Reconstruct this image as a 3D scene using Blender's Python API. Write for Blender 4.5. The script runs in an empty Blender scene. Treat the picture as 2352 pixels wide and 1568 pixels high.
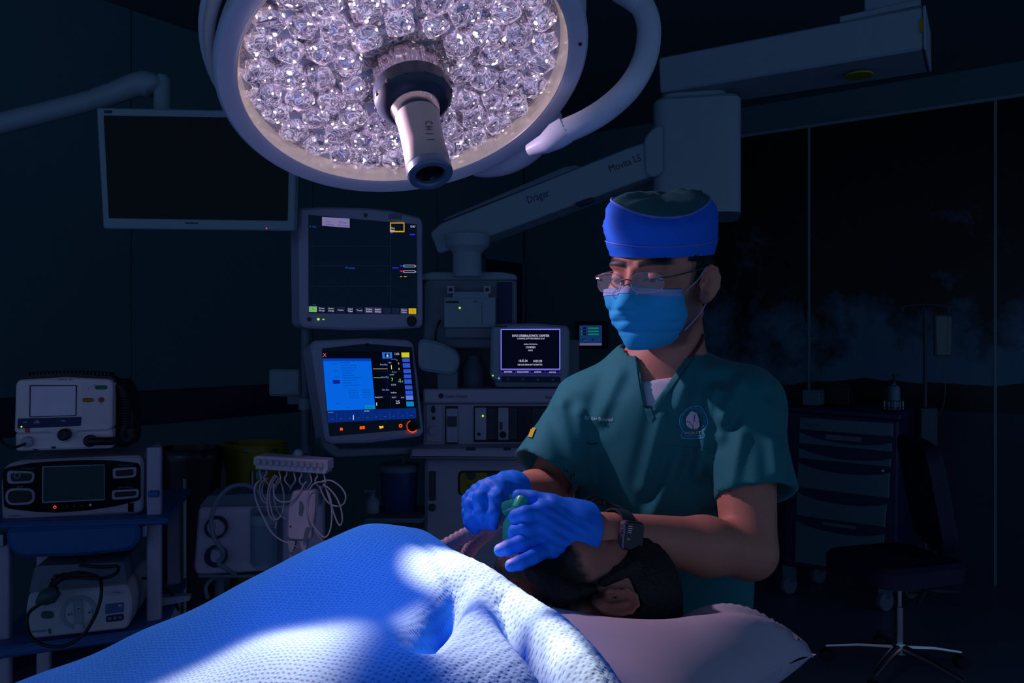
import bpy, bmesh, math, random
import numpy as np
from mathutils import Vector, Matrix
from mathutils.bvhtree import BVHTree
random.seed(7)
RNG = np.random.default_rng(7)
SC = bpy.context.scene
COL = SC.collection
rad = math.radians

# ---------------------------------------------------------------- camera
F = 1900.0                                   # focal length in pixels of the 2352x1568 frame
CAM = Vector((0, 0, 1.5))
cd = bpy.data.cameras.new('camera'); cam = bpy.data.objects.new('camera', cd)
cd.sensor_width = 36.0; cd.lens = F / 2352 * 36.0; cd.clip_start = 0.05; cd.clip_end = 60
cam.location = CAM; cam.rotation_euler = (rad(90), 0, 0)
COL.objects.link(cam); SC.camera = cam

# ---------------------------------------------------------------- world, exposure
w = bpy.data.worlds.new('dim_room'); SC.world = w; w.use_nodes = True
bg = w.node_tree.nodes['Background']
bg.inputs[0].default_value = (0.26, 0.46, 0.85, 1); bg.inputs[1].default_value = 0.42
SC.view_settings.view_transform = 'Standard'; SC.view_settings.look = 'None'
SC.view_settings.exposure = 0.0; SC.view_settings.gamma = 1.0
SC.view_settings.use_curve_mapping = False
cy = SC.cycles
cy.max_bounces = 5; cy.diffuse_bounces = 3; cy.glossy_bounces = 2; cy.transmission_bounces = 3; cy.transparent_max_bounces = 8
cy.caustics_reflective = False; cy.caustics_refractive = False; cy.sample_clamp_indirect = 2.0; cy.use_denoising = True

# ---------------------------------------------------------------- surgical lamp beam
def P(px, py, D):
    """pixel of the photograph at depth D (metres in front of the camera) -> world point"""
    return Vector(((px - 1176.0) / F * D, D, 1.5 + (784.0 - py) / F * D))
LC = P(939, 178, 1.5)                        # centre of the lamp's lens plate
LN = Vector((0.217, -0.407, -0.883)).normalized()   # where it points
_u = LN.cross(Vector((0, 0, 1))).normalized(); _v = LN.cross(_u).normalized()
LAMPM = Matrix(((_u.x, _v.x, LN.x, LC.x), (_u.y, _v.y, LN.y, LC.y), (_u.z, _v.z, LN.z, LC.z), (0, 0, 0, 1))) @ Matrix.Diagonal((0.962, 0.962, 0.962, 1))
def lamp_spot(name, r, ang, target, power, cone, blend, col, size):
    ld = bpy.data.lights.new(name, 'SPOT'); o = bpy.data.objects.new(name, ld)
    ld.energy = power; ld.spot_size = rad(cone); ld.spot_blend = blend; ld.color = col; ld.shadow_soft_size = size
    p = LAMPM @ Vector((r * math.cos(rad(ang)), r * math.sin(rad(ang)), 0.004))
    o.location = p
    o.rotation_euler = (Vector(target) - p).to_track_quat('-Z', 'Y').to_euler()
    COL.objects.link(o); return o
WARM = (1.0, 0.19, 0.065)
BLUE = (0.03, 0.25, 1.0)
lamp_spot('lamp_beam_one', 0.24, 20, (-0.074, 1.105, 1.19), 900, 8.6, 0.35, WARM, 0.02)
lamp_spot('lamp_beam_two', 0.24, 60, P(1072, 1512, 0.905), 760, 7.8, 0.6, WARM, 0.02)
lamp_spot('lamp_beam_three', 0.24, 330, P(1192, 1378, 1.035), 950, 4.5, 0.5, WARM, 0.012)
lamp_spot('lamp_beam_four', 0.24, 350, P(1262, 1462, 0.955), 950, 4.1, 0.5, WARM, 0.012)
lamp_spot('lamp_beam_five', 0.24, 10, P(1322, 1545, 0.895), 950, 4.0, 0.5, WARM, 0.012)
lamp_spot('lamp_beam_side', 0.24, 200, (-0.290, 0.800, 1.15), 1300, 13.5, 0.85, WARM, 0.02)
lamp_spot('lamp_beam_field', 0.24, 290, (-0.16, 0.96, 1.16), 15, 35, 0.95, BLUE, 0.05)
lamp_spot('lamp_beam_wide', 0.25, 40, (0.05, 1.0, 1.16), 17, 168, 0.6, (0.95, 0.66, 0.92), 0.015)
# ================================================================ helpers: materials
MATS = {}
def M(name, col, rough=0.5, metal=0.0, var=0.10, scale=25.0, emis=0.0, ecol=None, bump=0.0, bscale=200.0, alpha=1.0,
      trans=0.0, ior=1.45, spec=0.5, sheen=0.0, vcol=None):
    if name in MATS: return MATS[name]
    m = bpy.data.materials.new(name); m.use_nodes = True; MATS[name] = m
    nt = m.node_tree; N = nt.nodes; L = nt.links; b = N['Principled BSDF']
    b.inputs['Roughness'].default_value = rough; b.inputs['Metallic'].default_value = metal
    b.inputs['IOR'].default_value = ior; b.inputs['Specular IOR Level'].default_value = spec
    b.inputs['Alpha'].default_value = alpha; b.inputs['Transmission Weight'].default_value = trans
    b.inputs['Sheen Weight'].default_value = sheen
    tc = N.new('ShaderNodeTexCoord')
    if var > 0:
        nz = N.new('ShaderNodeTexNoise'); nz.inputs['Scale'].default_value = scale; nz.inputs['Detail'].default_value = 3
        L.new(tc.outputs['Object'], nz.inputs['Vector'])
        rp = N.new('ShaderNodeMapRange'); rp.inputs['To Min'].default_value = 1 - var; rp.inputs['To Max'].default_value = 1 + var
        L.new(nz.outputs['Fac'], rp.inputs['Value'])
        mx = N.new('ShaderNodeVectorMath'); mx.operation = 'SCALE'
        if vcol:
            at = N.new('ShaderNodeAttribute'); at.attribute_name = vcol; L.new(at.outputs['Color'], mx.inputs[0])
        else:
            mx.inputs[0].default_value = col[:3]
        L.new(rp.outputs[0], mx.inputs['Scale'])
        L.new(mx.outputs[0], b.inputs['Base Color'])
    else:
        b.inputs['Base Color'].default_value = (*col[:3], 1)
    if emis > 0:
        b.inputs['Emission Color'].default_value = (*(ecol or col)[:3], 1); b.inputs['Emission Strength'].default_value = emis
    if bump > 0:
        n2 = N.new('ShaderNodeTexNoise'); n2.inputs['Scale'].default_value = bscale; n2.inputs['Detail'].default_value = 4
        L.new(tc.outputs['Object'], n2.inputs['Vector'])
        bp = N.new('ShaderNodeBump'); bp.inputs['Strength'].default_value = bump; bp.inputs['Distance'].default_value = 0.004
        L.new(n2.outputs['Fac'], bp.inputs['Height']); L.new(bp.outputs[0], b.inputs['Normal'])
    if emis > 0: m.cycles.emission_sampling = 'NONE'
    return m
def srgb(r, g, b):
    f = lambda c: (c / 255 / 12.92) if c / 255 <= 0.04045 else ((c / 255 + 0.055) / 1.055) ** 2.4
    return (f(r), f(g), f(b))
def glow(name, rgb, k=1.0):
    c = srgb(*rgb)
    return M(name, (0.01, 0.01, 0.012), 0.35, var=0, emis=k, ecol=c, spec=0.1)

# ================================================================ helpers: meshes
class MB:
    def __init__(s): s.v = []; s.f = []
    def add(s, vs, fs):
        n = len(s.v); s.v += [tuple(v) for v in vs]; s.f += [tuple(i + n for i in f) for f in fs]; return s
    def box(s, a, b):
        (x0, y0, z0), (x1, y1, z1) = a, b
        return s.add([(x0,y0,z0),(x1,y0,z0),(x1,y1,z0),(x0,y1,z0),(x0,y0,z1),(x1,y0,z1),(x1,y1,z1),(x0,y1,z1)],
                     [(0,3,2,1),(4,5,6,7),(0,1,5,4),(1,2,6,5),(2,3,7,6),(3,0,4,7)])
    def slab(s, poly, y0, y1, ch=0.0):
        """prism from an (x,z) outline, counter-clockwise seen from the front (-y), front at y0, back at y1, chamfered front edge"""
        A = sum(poly[i][0]*poly[(i+1)%len(poly)][1]-poly[(i+1)%len(poly)][0]*poly[i][1] for i in range(len(poly)))
        if A < 0: poly = poly[::-1]
        n = len(poly); vs = []; fs = []
        if ch > 0:
            ins = inset(poly, ch)
            vs += [(x, y0, z) for x, z in ins] + [(x, y0 + ch, z) for x, z in poly] + [(x, y1, z) for x, z in poly]
            fs.append(tuple(range(n)))
            for k in (0, n):
                fs += [(k+i, k+n+i, k+n+(i+1)%n, k+(i+1)%n) for i in range(n)]
            fs.append(tuple(reversed(range(2*n, 3*n))))
        else:
            vs += [(x, y0, z) for x, z in poly] + [(x, y1, z) for x, z in poly]
            fs.append(tuple(range(n))); fs += [(i, n+i, n+(i+1)%n, (i+1)%n) for i in range(n)]
            fs.append(tuple(reversed(range(n, 2*n))))
        return s.add(vs, fs)
    def lathe(s, prof, n=48, mat=None, a0=0.0, a1=2*math.pi):
        full = abs(a1 - a0 - 2*math.pi) < 1e-6; k = n if full else n + 1
        vs = []; fs = []
        for i in range(k):
            a = a0 + (a1 - a0) * i / n; c, d = math.cos(a), math.sin(a)
            vs += [(r * c, r * d, z) for r, z in prof]
        m = len(prof)
        for i in range(n):
            j = (i + 1) % k
            for q in range(m - 1): fs.append((i*m+q, j*m+q, j*m+q+1, i*m+q+1))
        if mat is not None: vs = [tuple(mat @ Vector(v)) for v in vs]
        return s.add(vs, fs)
    def tube(s, pts, r, n=8, closed=False, caps=True):
        pts = [Vector(p) for p in pts]; m = len(pts); rs = r if isinstance(r, (list, tuple)) else [r] * m
        vs = []; fs = []; up = None
        for i in range(m):
            if closed: t = pts[(i+1) % m] - pts[i-1]
            else: t = pts[min(i+1, m-1)] - pts[max(i-1, 0)]
            t.normalize()
            if up is None:
                up = Vector((0, 0, 1)) if abs(t.z) < 0.9 else Vector((1, 0, 0))
            a = t.cross(up)
            if a.length < 1e-6: a = t.orthogonal()
            a.normalize(); b = a.cross(t); up = b
            for k in range(n):
                th = 2 * math.pi * k / n
                vs.append(pts[i] + a * (rs[i] * math.cos(th)) + b * (rs[i] * math.sin(th)))
        for i in range(m if closed else m - 1):
            j = (i + 1) % m
            for k in range(n): fs.append((i*n+k, i*n+(k+1) % n, j*n+(k+1) % n, j*n+k))
        if caps and not closed: fs += [tuple(reversed(range(n))), tuple(range((m-1)*n, m*n))]
        return s.add(vs, fs)
    def ball(s, c, r, n=16, m=10):
        r = r if isinstance(r, (tuple, list)) else (r, r, r)
        vs = [(c[0], c[1], c[2] - r[2])]; fs = []
        for j in range(1, m):
            b = -math.pi/2 + math.pi*j/m
            for i in range(n):
                a = 2*math.pi*i/n
                vs.append((c[0]+r[0]*math.cos(b)*math.cos(a), c[1]+r[1]*math.cos(b)*math.sin(a), c[2]+r[2]*math.sin(b)))
        vs.append((c[0], c[1], c[2]+r[2])); T = len(vs) - 1
        for i in range(n): fs.append((0, 1+(i+1) % n, 1+i)); fs.append((T, T-n+i, T-n+(i+1) % n))
        for j in range(m-2):
            for i in range(n):
                a = 1+j*n+i; b = 1+j*n+(i+1) % n; fs.append((a, b, b+n, a+n))
        return s.add(vs, fs)
    def xf(s, mat): s.v = [tuple(mat @ Vector(v)) for v in s.v]; return s
    def mesh(s, name):
        me = bpy.data.meshes.new(name); me.from_pydata(s.v, [], s.f); me.update(); return me
    def obj(s, name, mat, parent=None, smooth=35, **tags):
        me = s.mesh(name)
        return link(name, me, mat, parent, smooth, **tags)
def link(name, me, mat, parent=None, smooth=35, world=False, **tags):
    o = bpy.data.objects.new(name, me); COL.objects.link(o)
    if mat and not me.materials: me.materials.append(MATS[mat] if isinstance(mat, str) else mat)
    if smooth:
        me.shade_smooth(); me.set_sharp_from_angle(angle=rad(smooth))
    if parent:
        o.parent = parent
        if world: o.matrix_parent_inverse = parent.matrix_world.inverted()
    for k, v in tags.items(): o[k] = v
    return o
def empty(name, mtx, label=None, cat=None, group=None, kind=None):
    o = bpy.data.objects.new(name, None); COL.objects.link(o); o.empty_display_size = 0.1
    o.matrix_world = mtx if isinstance(mtx, Matrix) else Matrix.Translation(Vector(mtx))
    o.matrix_basis = o.matrix_world.copy()
    tag(o, label, cat, group, kind); return o
def tag(o, label=None, cat=None, group=None, kind=None):
    if label: o['label'] = label
    if cat: o['category'] = cat
    if group: o['group'] = group
    if kind: o['kind'] = kind
    return o
def fixw(o, parent):
    """parent an object whose mesh is in world coordinates"""
    o.parent = parent; o.matrix_parent_inverse = parent.matrix_basis.inverted(); return o
def inset(poly, d):
    n = len(poly); out = []
    for i in range(n):
        p0, p1, p2 = poly[i-1], poly[i], poly[(i+1) % n]
        a = (p1[0]-p0[0], p1[1]-p0[1]); b = (p2[0]-p1[0], p2[1]-p1[1])
        la = math.hypot(*a) or 1e-9; lb = math.hypot(*b) or 1e-9
        na = (-a[1]/la, a[0]/la); nb = (-b[1]/lb, b[0]/lb)
        k = 1 + na[0]*nb[0] + na[1]*nb[1]
        k = max(k, 0.3)
        out.append((p1[0] + d*(na[0]+nb[0])/k, p1[1] + d*(na[1]+nb[1])/k))
    return out
def roundp(poly, r, n=5):
    out = []; m = len(poly)
    for i in range(m):
        p0, p1, p2 = [Vector(q) for q in (poly[i-1], poly[i], poly[(i+1) % m])]
        a = p0 - p1; b = p2 - p1; d = min(r, a.length*0.49, b.length*0.49)
        A = p1 + a.normalized()*d; B = p1 + b.normalized()*d
        for k in range(n + 1):
            t = k / n; q = A*(1-t)**2 + p1*(2*t*(1-t)) + B*t*t; out.append((q.x, q.y))
    return out
def catmull(pts, n=6, closed=False):
    pts = [Vector(p) for p in pts]; m = len(pts); out = []
    for i in range(m if closed else m - 1):
        g = (lambda k: pts[k % m]) if closed else (lambda k: pts[min(max(k, 0), m-1)])
        a, b, c, d = g(i-1), g(i), g(i+1), g(i+2)
        for k in range(n):
            t = k / n
            out.append(0.5*((2*b) + (c-a)*t + (2*a-5*b+4*c-d)*t*t + (3*b-a-3*c+d)*t**3))
    if not closed: out.append(pts[-1])
    return out
_txt = {}
def text2d(body, bold=False):
    """outline of a line of lettering, height of capitals = 1: (verts2d, faces, width)"""
    if body in _txt: return _txt[body]
    cu = bpy.data.curves.new('t', 'FONT'); cu.body = body; cu.resolution_u = 2
    o = bpy.data.objects.new('t', cu); COL.objects.link(o)
    dg = bpy.context.evaluated_depsgraph_get(); dg.update()
    me = o.evaluated_get(dg).to_mesh()
    vs = [(v.co.x / 0.69, v.co.y / 0.69) for v in me.vertices]; fs = [tuple(p.vertices) for p in me.polygons]
    o.evaluated_get(dg).to_mesh_clear()
    bpy.data.objects.remove(o); bpy.data.curves.remove(cu)
    wd = max([v[0] for v in vs] or [0])
    _txt[body] = (vs, fs, wd); return _txt[body]

class Dev:
    """a thing with a flat front: its front plane stands in the world, details are measured on that plane"""
    def __init__(s, name, label, cat, px, py, D, yaw=0, tilt=0, roll=0, group=None):
        s.m = Matrix.Translation(P(px, py, D)) @ Matrix.Rotation(rad(yaw), 4, 'Z') @ Matrix.Rotation(rad(-tilt), 4, 'X') @ Matrix.Rotation(rad(roll), 4, 'Y')
        s.i = s.m.inverted(); s.root = empty(name, s.m, label, cat, group)
        s.o = s.i @ CAM
    def L(s, px, py, y=0.0):
        d = (s.i @ P(px, py, 1.0)) - s.o; t = (y - s.o.y) / d.y; q = s.o + d * t; return (q.x, q.z)
    def poly(s, pts, y=0.0): return [s.L(a, b, y) for a, b in pts]
    def slab(s, name, pts, y0, y1, mat, r=0.0, ch=0.0, parent=None, smooth=35, at=None, **k):
        po = s.poly(pts, y0 if at is None else at)
        if r: po = roundp(po, r)
        return MB().slab(po, y0, y1, ch).obj(name, mat, parent or s.root, smooth, **k)
    def rect(s, name, x0, y0, x1, y1, f, b, mat, r=0.0, ch=0.0, parent=None, **k):
        return s.slab(name, [(x0,y0),(x0,y1),(x1,y1),(x1,y0)], f, b, mat, r, ch, parent, **k)
    def disc(s, name, px, py, rpx, f, b, mat, parent=None, n=24, ry=None, ch=0.0, **k):
        cx, cz = s.L(px, py, f); ex, _ = s.L(px + rpx, py, f); r = abs(ex - cx)
        rz = r if ry is None else abs(s.L(px, py + ry, f)[1] - cz)
        po = [(cx + r*math.cos(2*math.pi*i/n), cz + rz*math.sin(2*math.pi*i/n)) for i in range(n)]
        return MB().slab(po, f, b, ch).obj(name, mat, parent or s.root, **k)
    def ring(s, name, px, py, r0, r1, f, b, mat, parent=None, n=28, a0=0, a1=360, **k):
        cx, cz = s.L(px, py, f); q = abs(s.L(px + 100, py, f)[0] - cx) / 100
        mt = Matrix.Translation((cx, 0, cz)) @ Matrix.Rotation(rad(90), 4, 'X')
        full = a1 - a0 >= 360
        pr = [(r0*q, -b), (r0*q, -f), (r1*q, -f), (r1*q, -b), (r0*q, -b)]
        return MB().lathe(pr, n, mt, rad(a0), rad(a1)).obj(name, mat, parent or s.root, **k)
    def text(s, name, items, y, mat, parent=None, th=0.0, **k):
        """items: (string, px, py baseline, cap height px, align 'l'/'c', squeeze)"""
        mb = MB()
        for it in items:
            body, px, py, hp = it[:4]; al = it[4] if len(it) > 4 else 'l'; wpx = it[5] if len(it) > 5 else None
            vs, fs, wd = text2d(body)
            if not vs: continue
            x0, z0 = s.L(px, py, y); hh = abs(s.L(px, py - hp, y)[1] - z0); sx = hh
            if wpx: sx = abs(s.L(px + wpx, py, y)[0] - x0) / wd
            ox = -wd * sx / 2 if al == 'c' else 0
            mb.add([(x0 + ox + vx * sx, y, z0 + vy * hh) for vx, vy in vs], fs)
        return mb.obj(name, mat, parent or s.root, 0, **k)
    def bars(s, name, rects, y, mat, parent=None, d=0.0006, **k):
        mb = MB()
        for x0, y0, x1, y1 in rects: mb.slab(s.poly([(x0,y0),(x0,y1),(x1,y1),(x1,y0)], y), y, y + d)
        return mb.obj(name, mat, parent or s.root, 0, **k)
    def cable(s, name, pts, r, mat, parent=None, **k):
        q = catmull([(*[s.L(a, b, y)[0]], y, s.L(a, b, y)[1]) for a, b, y in pts], 6)
        return MB().tube(q, r, 7).obj(name, mat, parent or s.root, 60, **k)

# ================================================================ helpers: implicit solids -> mesh
def vlen(p): return np.sqrt((p * p).sum(-1))
def s_ball(p, c, r): return vlen(p - np.array(c, np.float32)) - r
def s_ell(p, c, r):
    r = np.array(r, np.float32); q = (p - np.array(c, np.float32)) / r
    k = vlen(q); k2 = vlen(q / r); return k * (k - 1) / np.maximum(k2, 1e-6)
def s_cone(p, a, b, ra, rb):
    a = np.array(a, np.float32); b = np.array(b, np.float32); ab = b - a
    t = np.clip(((p - a) @ ab) / max(float(ab @ ab), 1e-9), 0, 1)
    return vlen(p - a - t[:, None] * ab) - (ra + (rb - ra) * t)
def s_box(p, c, h, r):
    q = np.abs(p - np.array(c, np.float32)) - (np.array(h, np.float32) - r)
    return vlen(np.maximum(q, 0)) + np.minimum(q.max(-1), 0) - r
def smin(a, b, k):
    h = np.clip(0.5 + 0.5 * (b - a) / k, 0, 1); return b + (a - b) * h - k * h * (1 - h)
def smax(a, b, k): return -smin(-a, -b, k)
def nets(f, lo, hi, h):
    """naive surface nets over a grid, returns (verts, quads)"""
    lo = np.array(lo, np.float32); n = np.ceil((np.array(hi) - lo) / h).astype(int) + 1
    ax = [lo[i] + h * np.arange(n[i], dtype=np.float32) for i in range(3)]
    V = np.empty(n, np.float32)
    yz = np.stack(np.meshgrid(ax[1], ax[2], indexing='ij'), -1).reshape(-1, 2)
    st = max(1, 400000 // len(yz))
    for i in range(0, n[0], st):
        xs = ax[0][i:i+st]
        pts = np.empty((len(xs), len(yz), 3), np.float32); pts[..., 0] = xs[:, None]; pts[..., 1:] = yz[None]
        V[i:i+st] = f(pts.reshape(-1, 3)).reshape(len(xs), n[1], n[2])
    m = n - 1; S = V < 0
    acc = np.zeros((*m, 3), np.float32); cnt = np.zeros(m, np.float32)
    cor = [(i, j, k) for i in (0, 1) for j in (0, 1) for k in (0, 1)]
    sl = lambda A, c: A[c[0]:c[0]+m[0], c[1]:c[1]+m[1], c[2]:c[2]+m[2]]
    for a in cor:
        for d in range(3):
            if a[d]: continue
            b = list(a); b[d] = 1
            va, vb = sl(V, a), sl(V, b); cr = sl(S, a) != sl(S, b)
            t = np.where(cr, va / np.where(cr, va - vb, 1), 0)
            for e in range(3): acc[..., e] += np.where(cr, a[e] + (t if e == d else 0), 0)
            cnt += cr
    on = cnt > 0; idx = -np.ones(m, np.int64); idx[on] = np.arange(on.sum())
    ijk = np.argwhere(on).astype(np.float32)
    vs = lo + h * (ijk + acc[on] / cnt[on][:, None])
    qs = []
    for d in range(3):
        e, g = (d + 1) % 3, (d + 2) % 3
        s0 = [slice(1, -1)] * 3; s1 = [slice(1, -1)] * 3
        s0[d] = slice(0, -1); s1[d] = slice(1, None)
        A = S[tuple(s0)]; B = S[tuple(s1)]
        c = np.argwhere(A != B); fl = A[A != B]
        c[:, e] += 1; c[:, g] += 1
        def cell(de, dg):
            q = c.copy(); q[:, e] -= de; q[:, g] -= dg; return idx[q[:, 0], q[:, 1], q[:, 2]]
        Q = np.stack([cell(1, 1), cell(0, 1), cell(0, 0), cell(1, 0)], 1)
        Q[~fl] = Q[~fl][:, ::-1]; qs.append(Q)
    Q = np.concatenate(qs); Q = Q[(Q >= 0).all(1)]
    return vs, Q
def npmesh(name, vs, Q, cols=None):
    me = bpy.data.meshes.new(name); k = Q.shape[1]
    me.vertices.add(len(vs)); me.vertices.foreach_set('co', np.ascontiguousarray(vs, np.float32).ravel())
    me.loops.add(Q.size); me.loops.foreach_set('vertex_index', Q.astype(np.int32).ravel())
    me.polygons.add(len(Q)); me.polygons.foreach_set('loop_start', np.arange(0, Q.size, k, dtype=np.int32))
    me.polygons.foreach_set('loop_total', np.full(len(Q), k, np.int32))
    me.update(calc_edges=True); me.validate()
    if cols is not None:
        a = me.color_attributes.new('Col', 'FLOAT_COLOR', 'POINT')
        a.data.foreach_set('color', np.concatenate([cols, np.ones((len(cols), 1))], 1).astype(np.float32).ravel())
    return me
def relax(vs, Q, it=2, k=0.5):
    n = len(vs)
    e = np.concatenate([Q[:, [0, 1]], Q[:, [1, 2]], Q[:, [2, 3]], Q[:, [3, 0]]]); e = np.concatenate([e, e[:, ::-1]])
    dg = np.bincount(e[:, 0], minlength=n).astype(np.float32)
    for _ in range(it):
        s = np.stack([np.bincount(e[:, 0], weights=vs[e[:, 1], d], minlength=n) for d in range(3)], 1) / np.maximum(dg, 1)[:, None]
        vs = vs + k * (s.astype(np.float32) - vs)
    return vs
def xfm(vs, m):
    A = np.array(m, np.float64); return vs @ A[:3, :3].T + A[:3, 3]
def fbm(p, s, seed=0, o=3):
    """cheap smooth pseudo-noise on points"""
    r = np.random.default_rng(seed); out = 0; a = 1.0
    for k in range(o):
        for q in range(3):
            d = r.normal(size=3); d /= np.linalg.norm(d); ph = r.uniform(0, 6.28)
            out = out + a * np.sin((p @ d) * s * (1 + 0.37 * q) + ph)
        s *= 2.1; a *= 0.5
    return out / 3
class Surf:
    """drop marks measured in the photograph onto a built surface"""
    def __init__(s, vs, Q): s.b = BVHTree.FromPolygons([tuple(map(float, v)) for v in vs], [tuple(map(int, q)) for q in Q])
    def hit(s, px, py, off=0.0):
        d = (P(px, py, 1.0) - CAM).normalized(); h = s.b.ray_cast(CAM, d)
        if h[0] is None: return None
        n = h[1] if h[1].dot(d) < 0 else -h[1]
        return h[0] + n * off
    def grid(s, quad, nu, nv, off):
        """patch filling a pixel quad (4 corners), as mesh on the surface"""
        mb = MB(); (a, b, c, d) = [Vector(q) for q in quad]; ids = {}
        for i in range(nu + 1):
            for j in range(nv + 1):
                u, v = i / nu, j / nv; q = (a*(1-u)+b*u)*(1-v) + (d*(1-u)+c*u)*v
                h = s.hit(q.x, q.y, off)
                if h is not None: ids[i, j] = len(mb.v); mb.v.append(tuple(h))
        for i in range(nu):
            for j in range(nv):
                k = [(i, j), (i+1, j), (i+1, j+1), (i, j+1)]
                if all(q in ids for q in k): mb.f.append(tuple(ids[q] for q in reversed(k)))
        return mb
    def ribbon(s, pts, wpx, off, mb=None, n=8, closed=False):
        mb = mb or MB(); q = catmull([(a, b, 0) for a, b in pts], n, closed); m = len(q); row = []
        for i in range(m):
            t = (q[(i+1) % m] - q[i-1]) if closed else (q[min(i+1, m-1)] - q[max(i-1, 0)])
            t.normalize(); nn = Vector((-t.y, t.x, 0)) * wpx / 2
            A = s.hit(q[i].x + nn.x, q[i].y + nn.y, off); B = s.hit(q[i].x - nn.x, q[i].y - nn.y, off)
            if A is None or B is None: row.append(None); continue
            row.append(len(mb.v)); mb.v += [tuple(A), tuple(B)]
        for i in range(m if closed else m - 1):
            a, b = row[i], row[(i+1) % m]
            if a is not None and b is not None: mb.f.append((a, a+1, b+1, b))
        return mb
    def letters(s, body, px, py, h, wpx, off, rot=0.0, mb=None):
        mb = mb or MB(); vs, fs, wd = text2d(body); c, d = math.cos(rad(rot)), math.sin(rad(rot)); out = []
        for vx, vy in vs:
            X = vx / wd * wpx; Y = -vy * h; hh = s.hit(px + X*c - Y*d, py + X*d + Y*c, off)
            if hh is None: return mb
            out.append(tuple(hh))
        return mb.add(out, fs)
# ================================================================ materials of the room
M('wall_paint', (0.060, 0.155, 0.19), 0.55, var=0.06, scale=6)
M('ceiling_paint', (0.07, 0.14, 0.18), 0.7, var=0.06, scale=5)
M('vinyl_floor', (0.10, 0.14, 0.22), 0.35, var=0.14, scale=9)
M('navy_band', (0.012, 0.014, 0.05), 0.5, var=0.1)
M('pale_grey', (0.46, 0.42, 0.56), 0.5, var=0.05)
M('cool_grey', (0.26, 0.36, 0.44), 0.5, var=0.05)
M('slate_grey', (0.15, 0.20, 0.27), 0.5, var=0.06)
M('dark_grey', (0.05, 0.06, 0.085), 0.5, var=0.08)
M('black', (0.008, 0.009, 0.014), 0.45, var=0.1)
M('gloss_black', (0.003, 0.004, 0.007), 0.25, var=0.0, spec=0.2)
M('steel', (0.5, 0.52, 0.56), 0.28, 1.0, var=0.05)
M('print_navy', (0.02, 0.025, 0.10), 0.6, var=0)
M('print_dark', (0.03, 0.035, 0.05), 0.6, var=0)
M('yellow', (0.62, 0.46, 0.02), 0.5, var=0.08)
M('dull_yellow', (0.30, 0.26, 0.01), 0.6, var=0.15)
M('green_led', (0.2, 0.8, 0.1), var=0, emis=1.2, ecol=srgb(190, 255, 60))
M('red_led', (0.8, 0.1, 0.1), var=0, emis=1.0, ecol=srgb(255, 60, 50))
M('blue_led', (0.1, 0.2, 0.8), var=0, emis=1.2, ecol=srgb(120, 150, 255))

def struct(name, mb, mat, parent=None, smooth=35):
    o = mb.obj(name, mat, parent, smooth)
    if parent is None: o['kind'] = 'structure'
    return o
A35 = rad(35.5); E1 = Vector((math.cos(A35), -math.sin(A35), 0)); E2 = Vector((math.sin(A35), math.cos(A35), 0))
K = Vector((0.11, 7.13, 0))
WL = Matrix(((E2.x, -E1.x, 0, K.x), (E2.y, -E1.y, 0, K.y), (0, 0, 1, 0), (0, 0, 0, 1)))     # left wall: x runs towards the corner, y into the wall
WR = Matrix(((E1.x, E2.x, 0, K.x), (E1.y, E2.y, 0, K.y), (0, 0, 1, 0), (0, 0, 0, 1)))      # right wall: x runs away from the corner, y into the wall
CEIL = 3.2
struct('floor', MB().box((-6, -2.5, -0.1), (7, 8.5, 0)), 'vinyl_floor', smooth=0)
struct('ceiling', MB().box((-6, -2.5, CEIL), (7, 8.5, CEIL + 0.1)), 'ceiling_paint', smooth=0)
wl = empty('wall_left', WL, kind='structure')
MB().box((-8, 0.012, 0), (0.2, 0.12, CEIL)).obj('wall_core', 'dark_grey', wl, 0)
x = -3.55 + 1.2 * 2
edges = [-3.55 - 1.2 * 3 + 1.2 * i for i in range(6)] + [-0.62]
for a, b in zip(edges[:-1], edges[1:]):
    MB().box((a + 0.003, 0, 0), (b - 0.003, 0.014, CEIL - 0.002)).obj('wall_panel', 'wall_paint', wl, 0)
MB().box((-0.62, 0, 2.2), (-0.03, 0.014, CEIL - 0.002)).obj('wall_panel', 'wall_paint', wl, 0)
tr = empty('trim_1', WL, 'dark navy bumper rail along the left wall panels', kind='structure')
MB().slab(roundp([(0, 1.065), (0.012, 1.065), (0.012, 1.245), (0, 1.245)][::-1], 0.008), -7.5, -0.8).xf(Matrix(((0, 1, 0, 0), (-1, 0, 0, -0.0005), (0, 0, 1, 0), (0, 0, 0, 1)))).obj('bumper_rail', 'navy_band', tr)
dr = empty('door_1', WL, 'dark sliding door in the far corner behind the anaesthesia machine', kind='structure')
MB().box((-0.58, -0.012, 0.005), (-0.06, 0.012, 2.16)).obj('door_leaf', 'navy_band', dr, 0)
fr = MB(); fr.box((-0.62, -0.02, 0), (-0.585, 0.012, 2.2)); fr.box((-0.055, -0.02, 0), (-0.03, 0.012, 2.2)); fr.box((-0.62, -0.02, 2.165), (-0.03, 0.012, 2.2))
fr.obj('door_frame', 'wall_paint', dr, 0)
MB().box((-0.53, -0.03, 0.95), (-0.515, -0.012, 1.25)).obj('door_handle', 'steel', dr, 0)
bb = empty('baseboard_left', WL, kind='structure')
MB().box((-8, -0.012, 0), (-0.63, 0, 0.1)).obj('skirting', 'navy_band', bb, 0)

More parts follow.
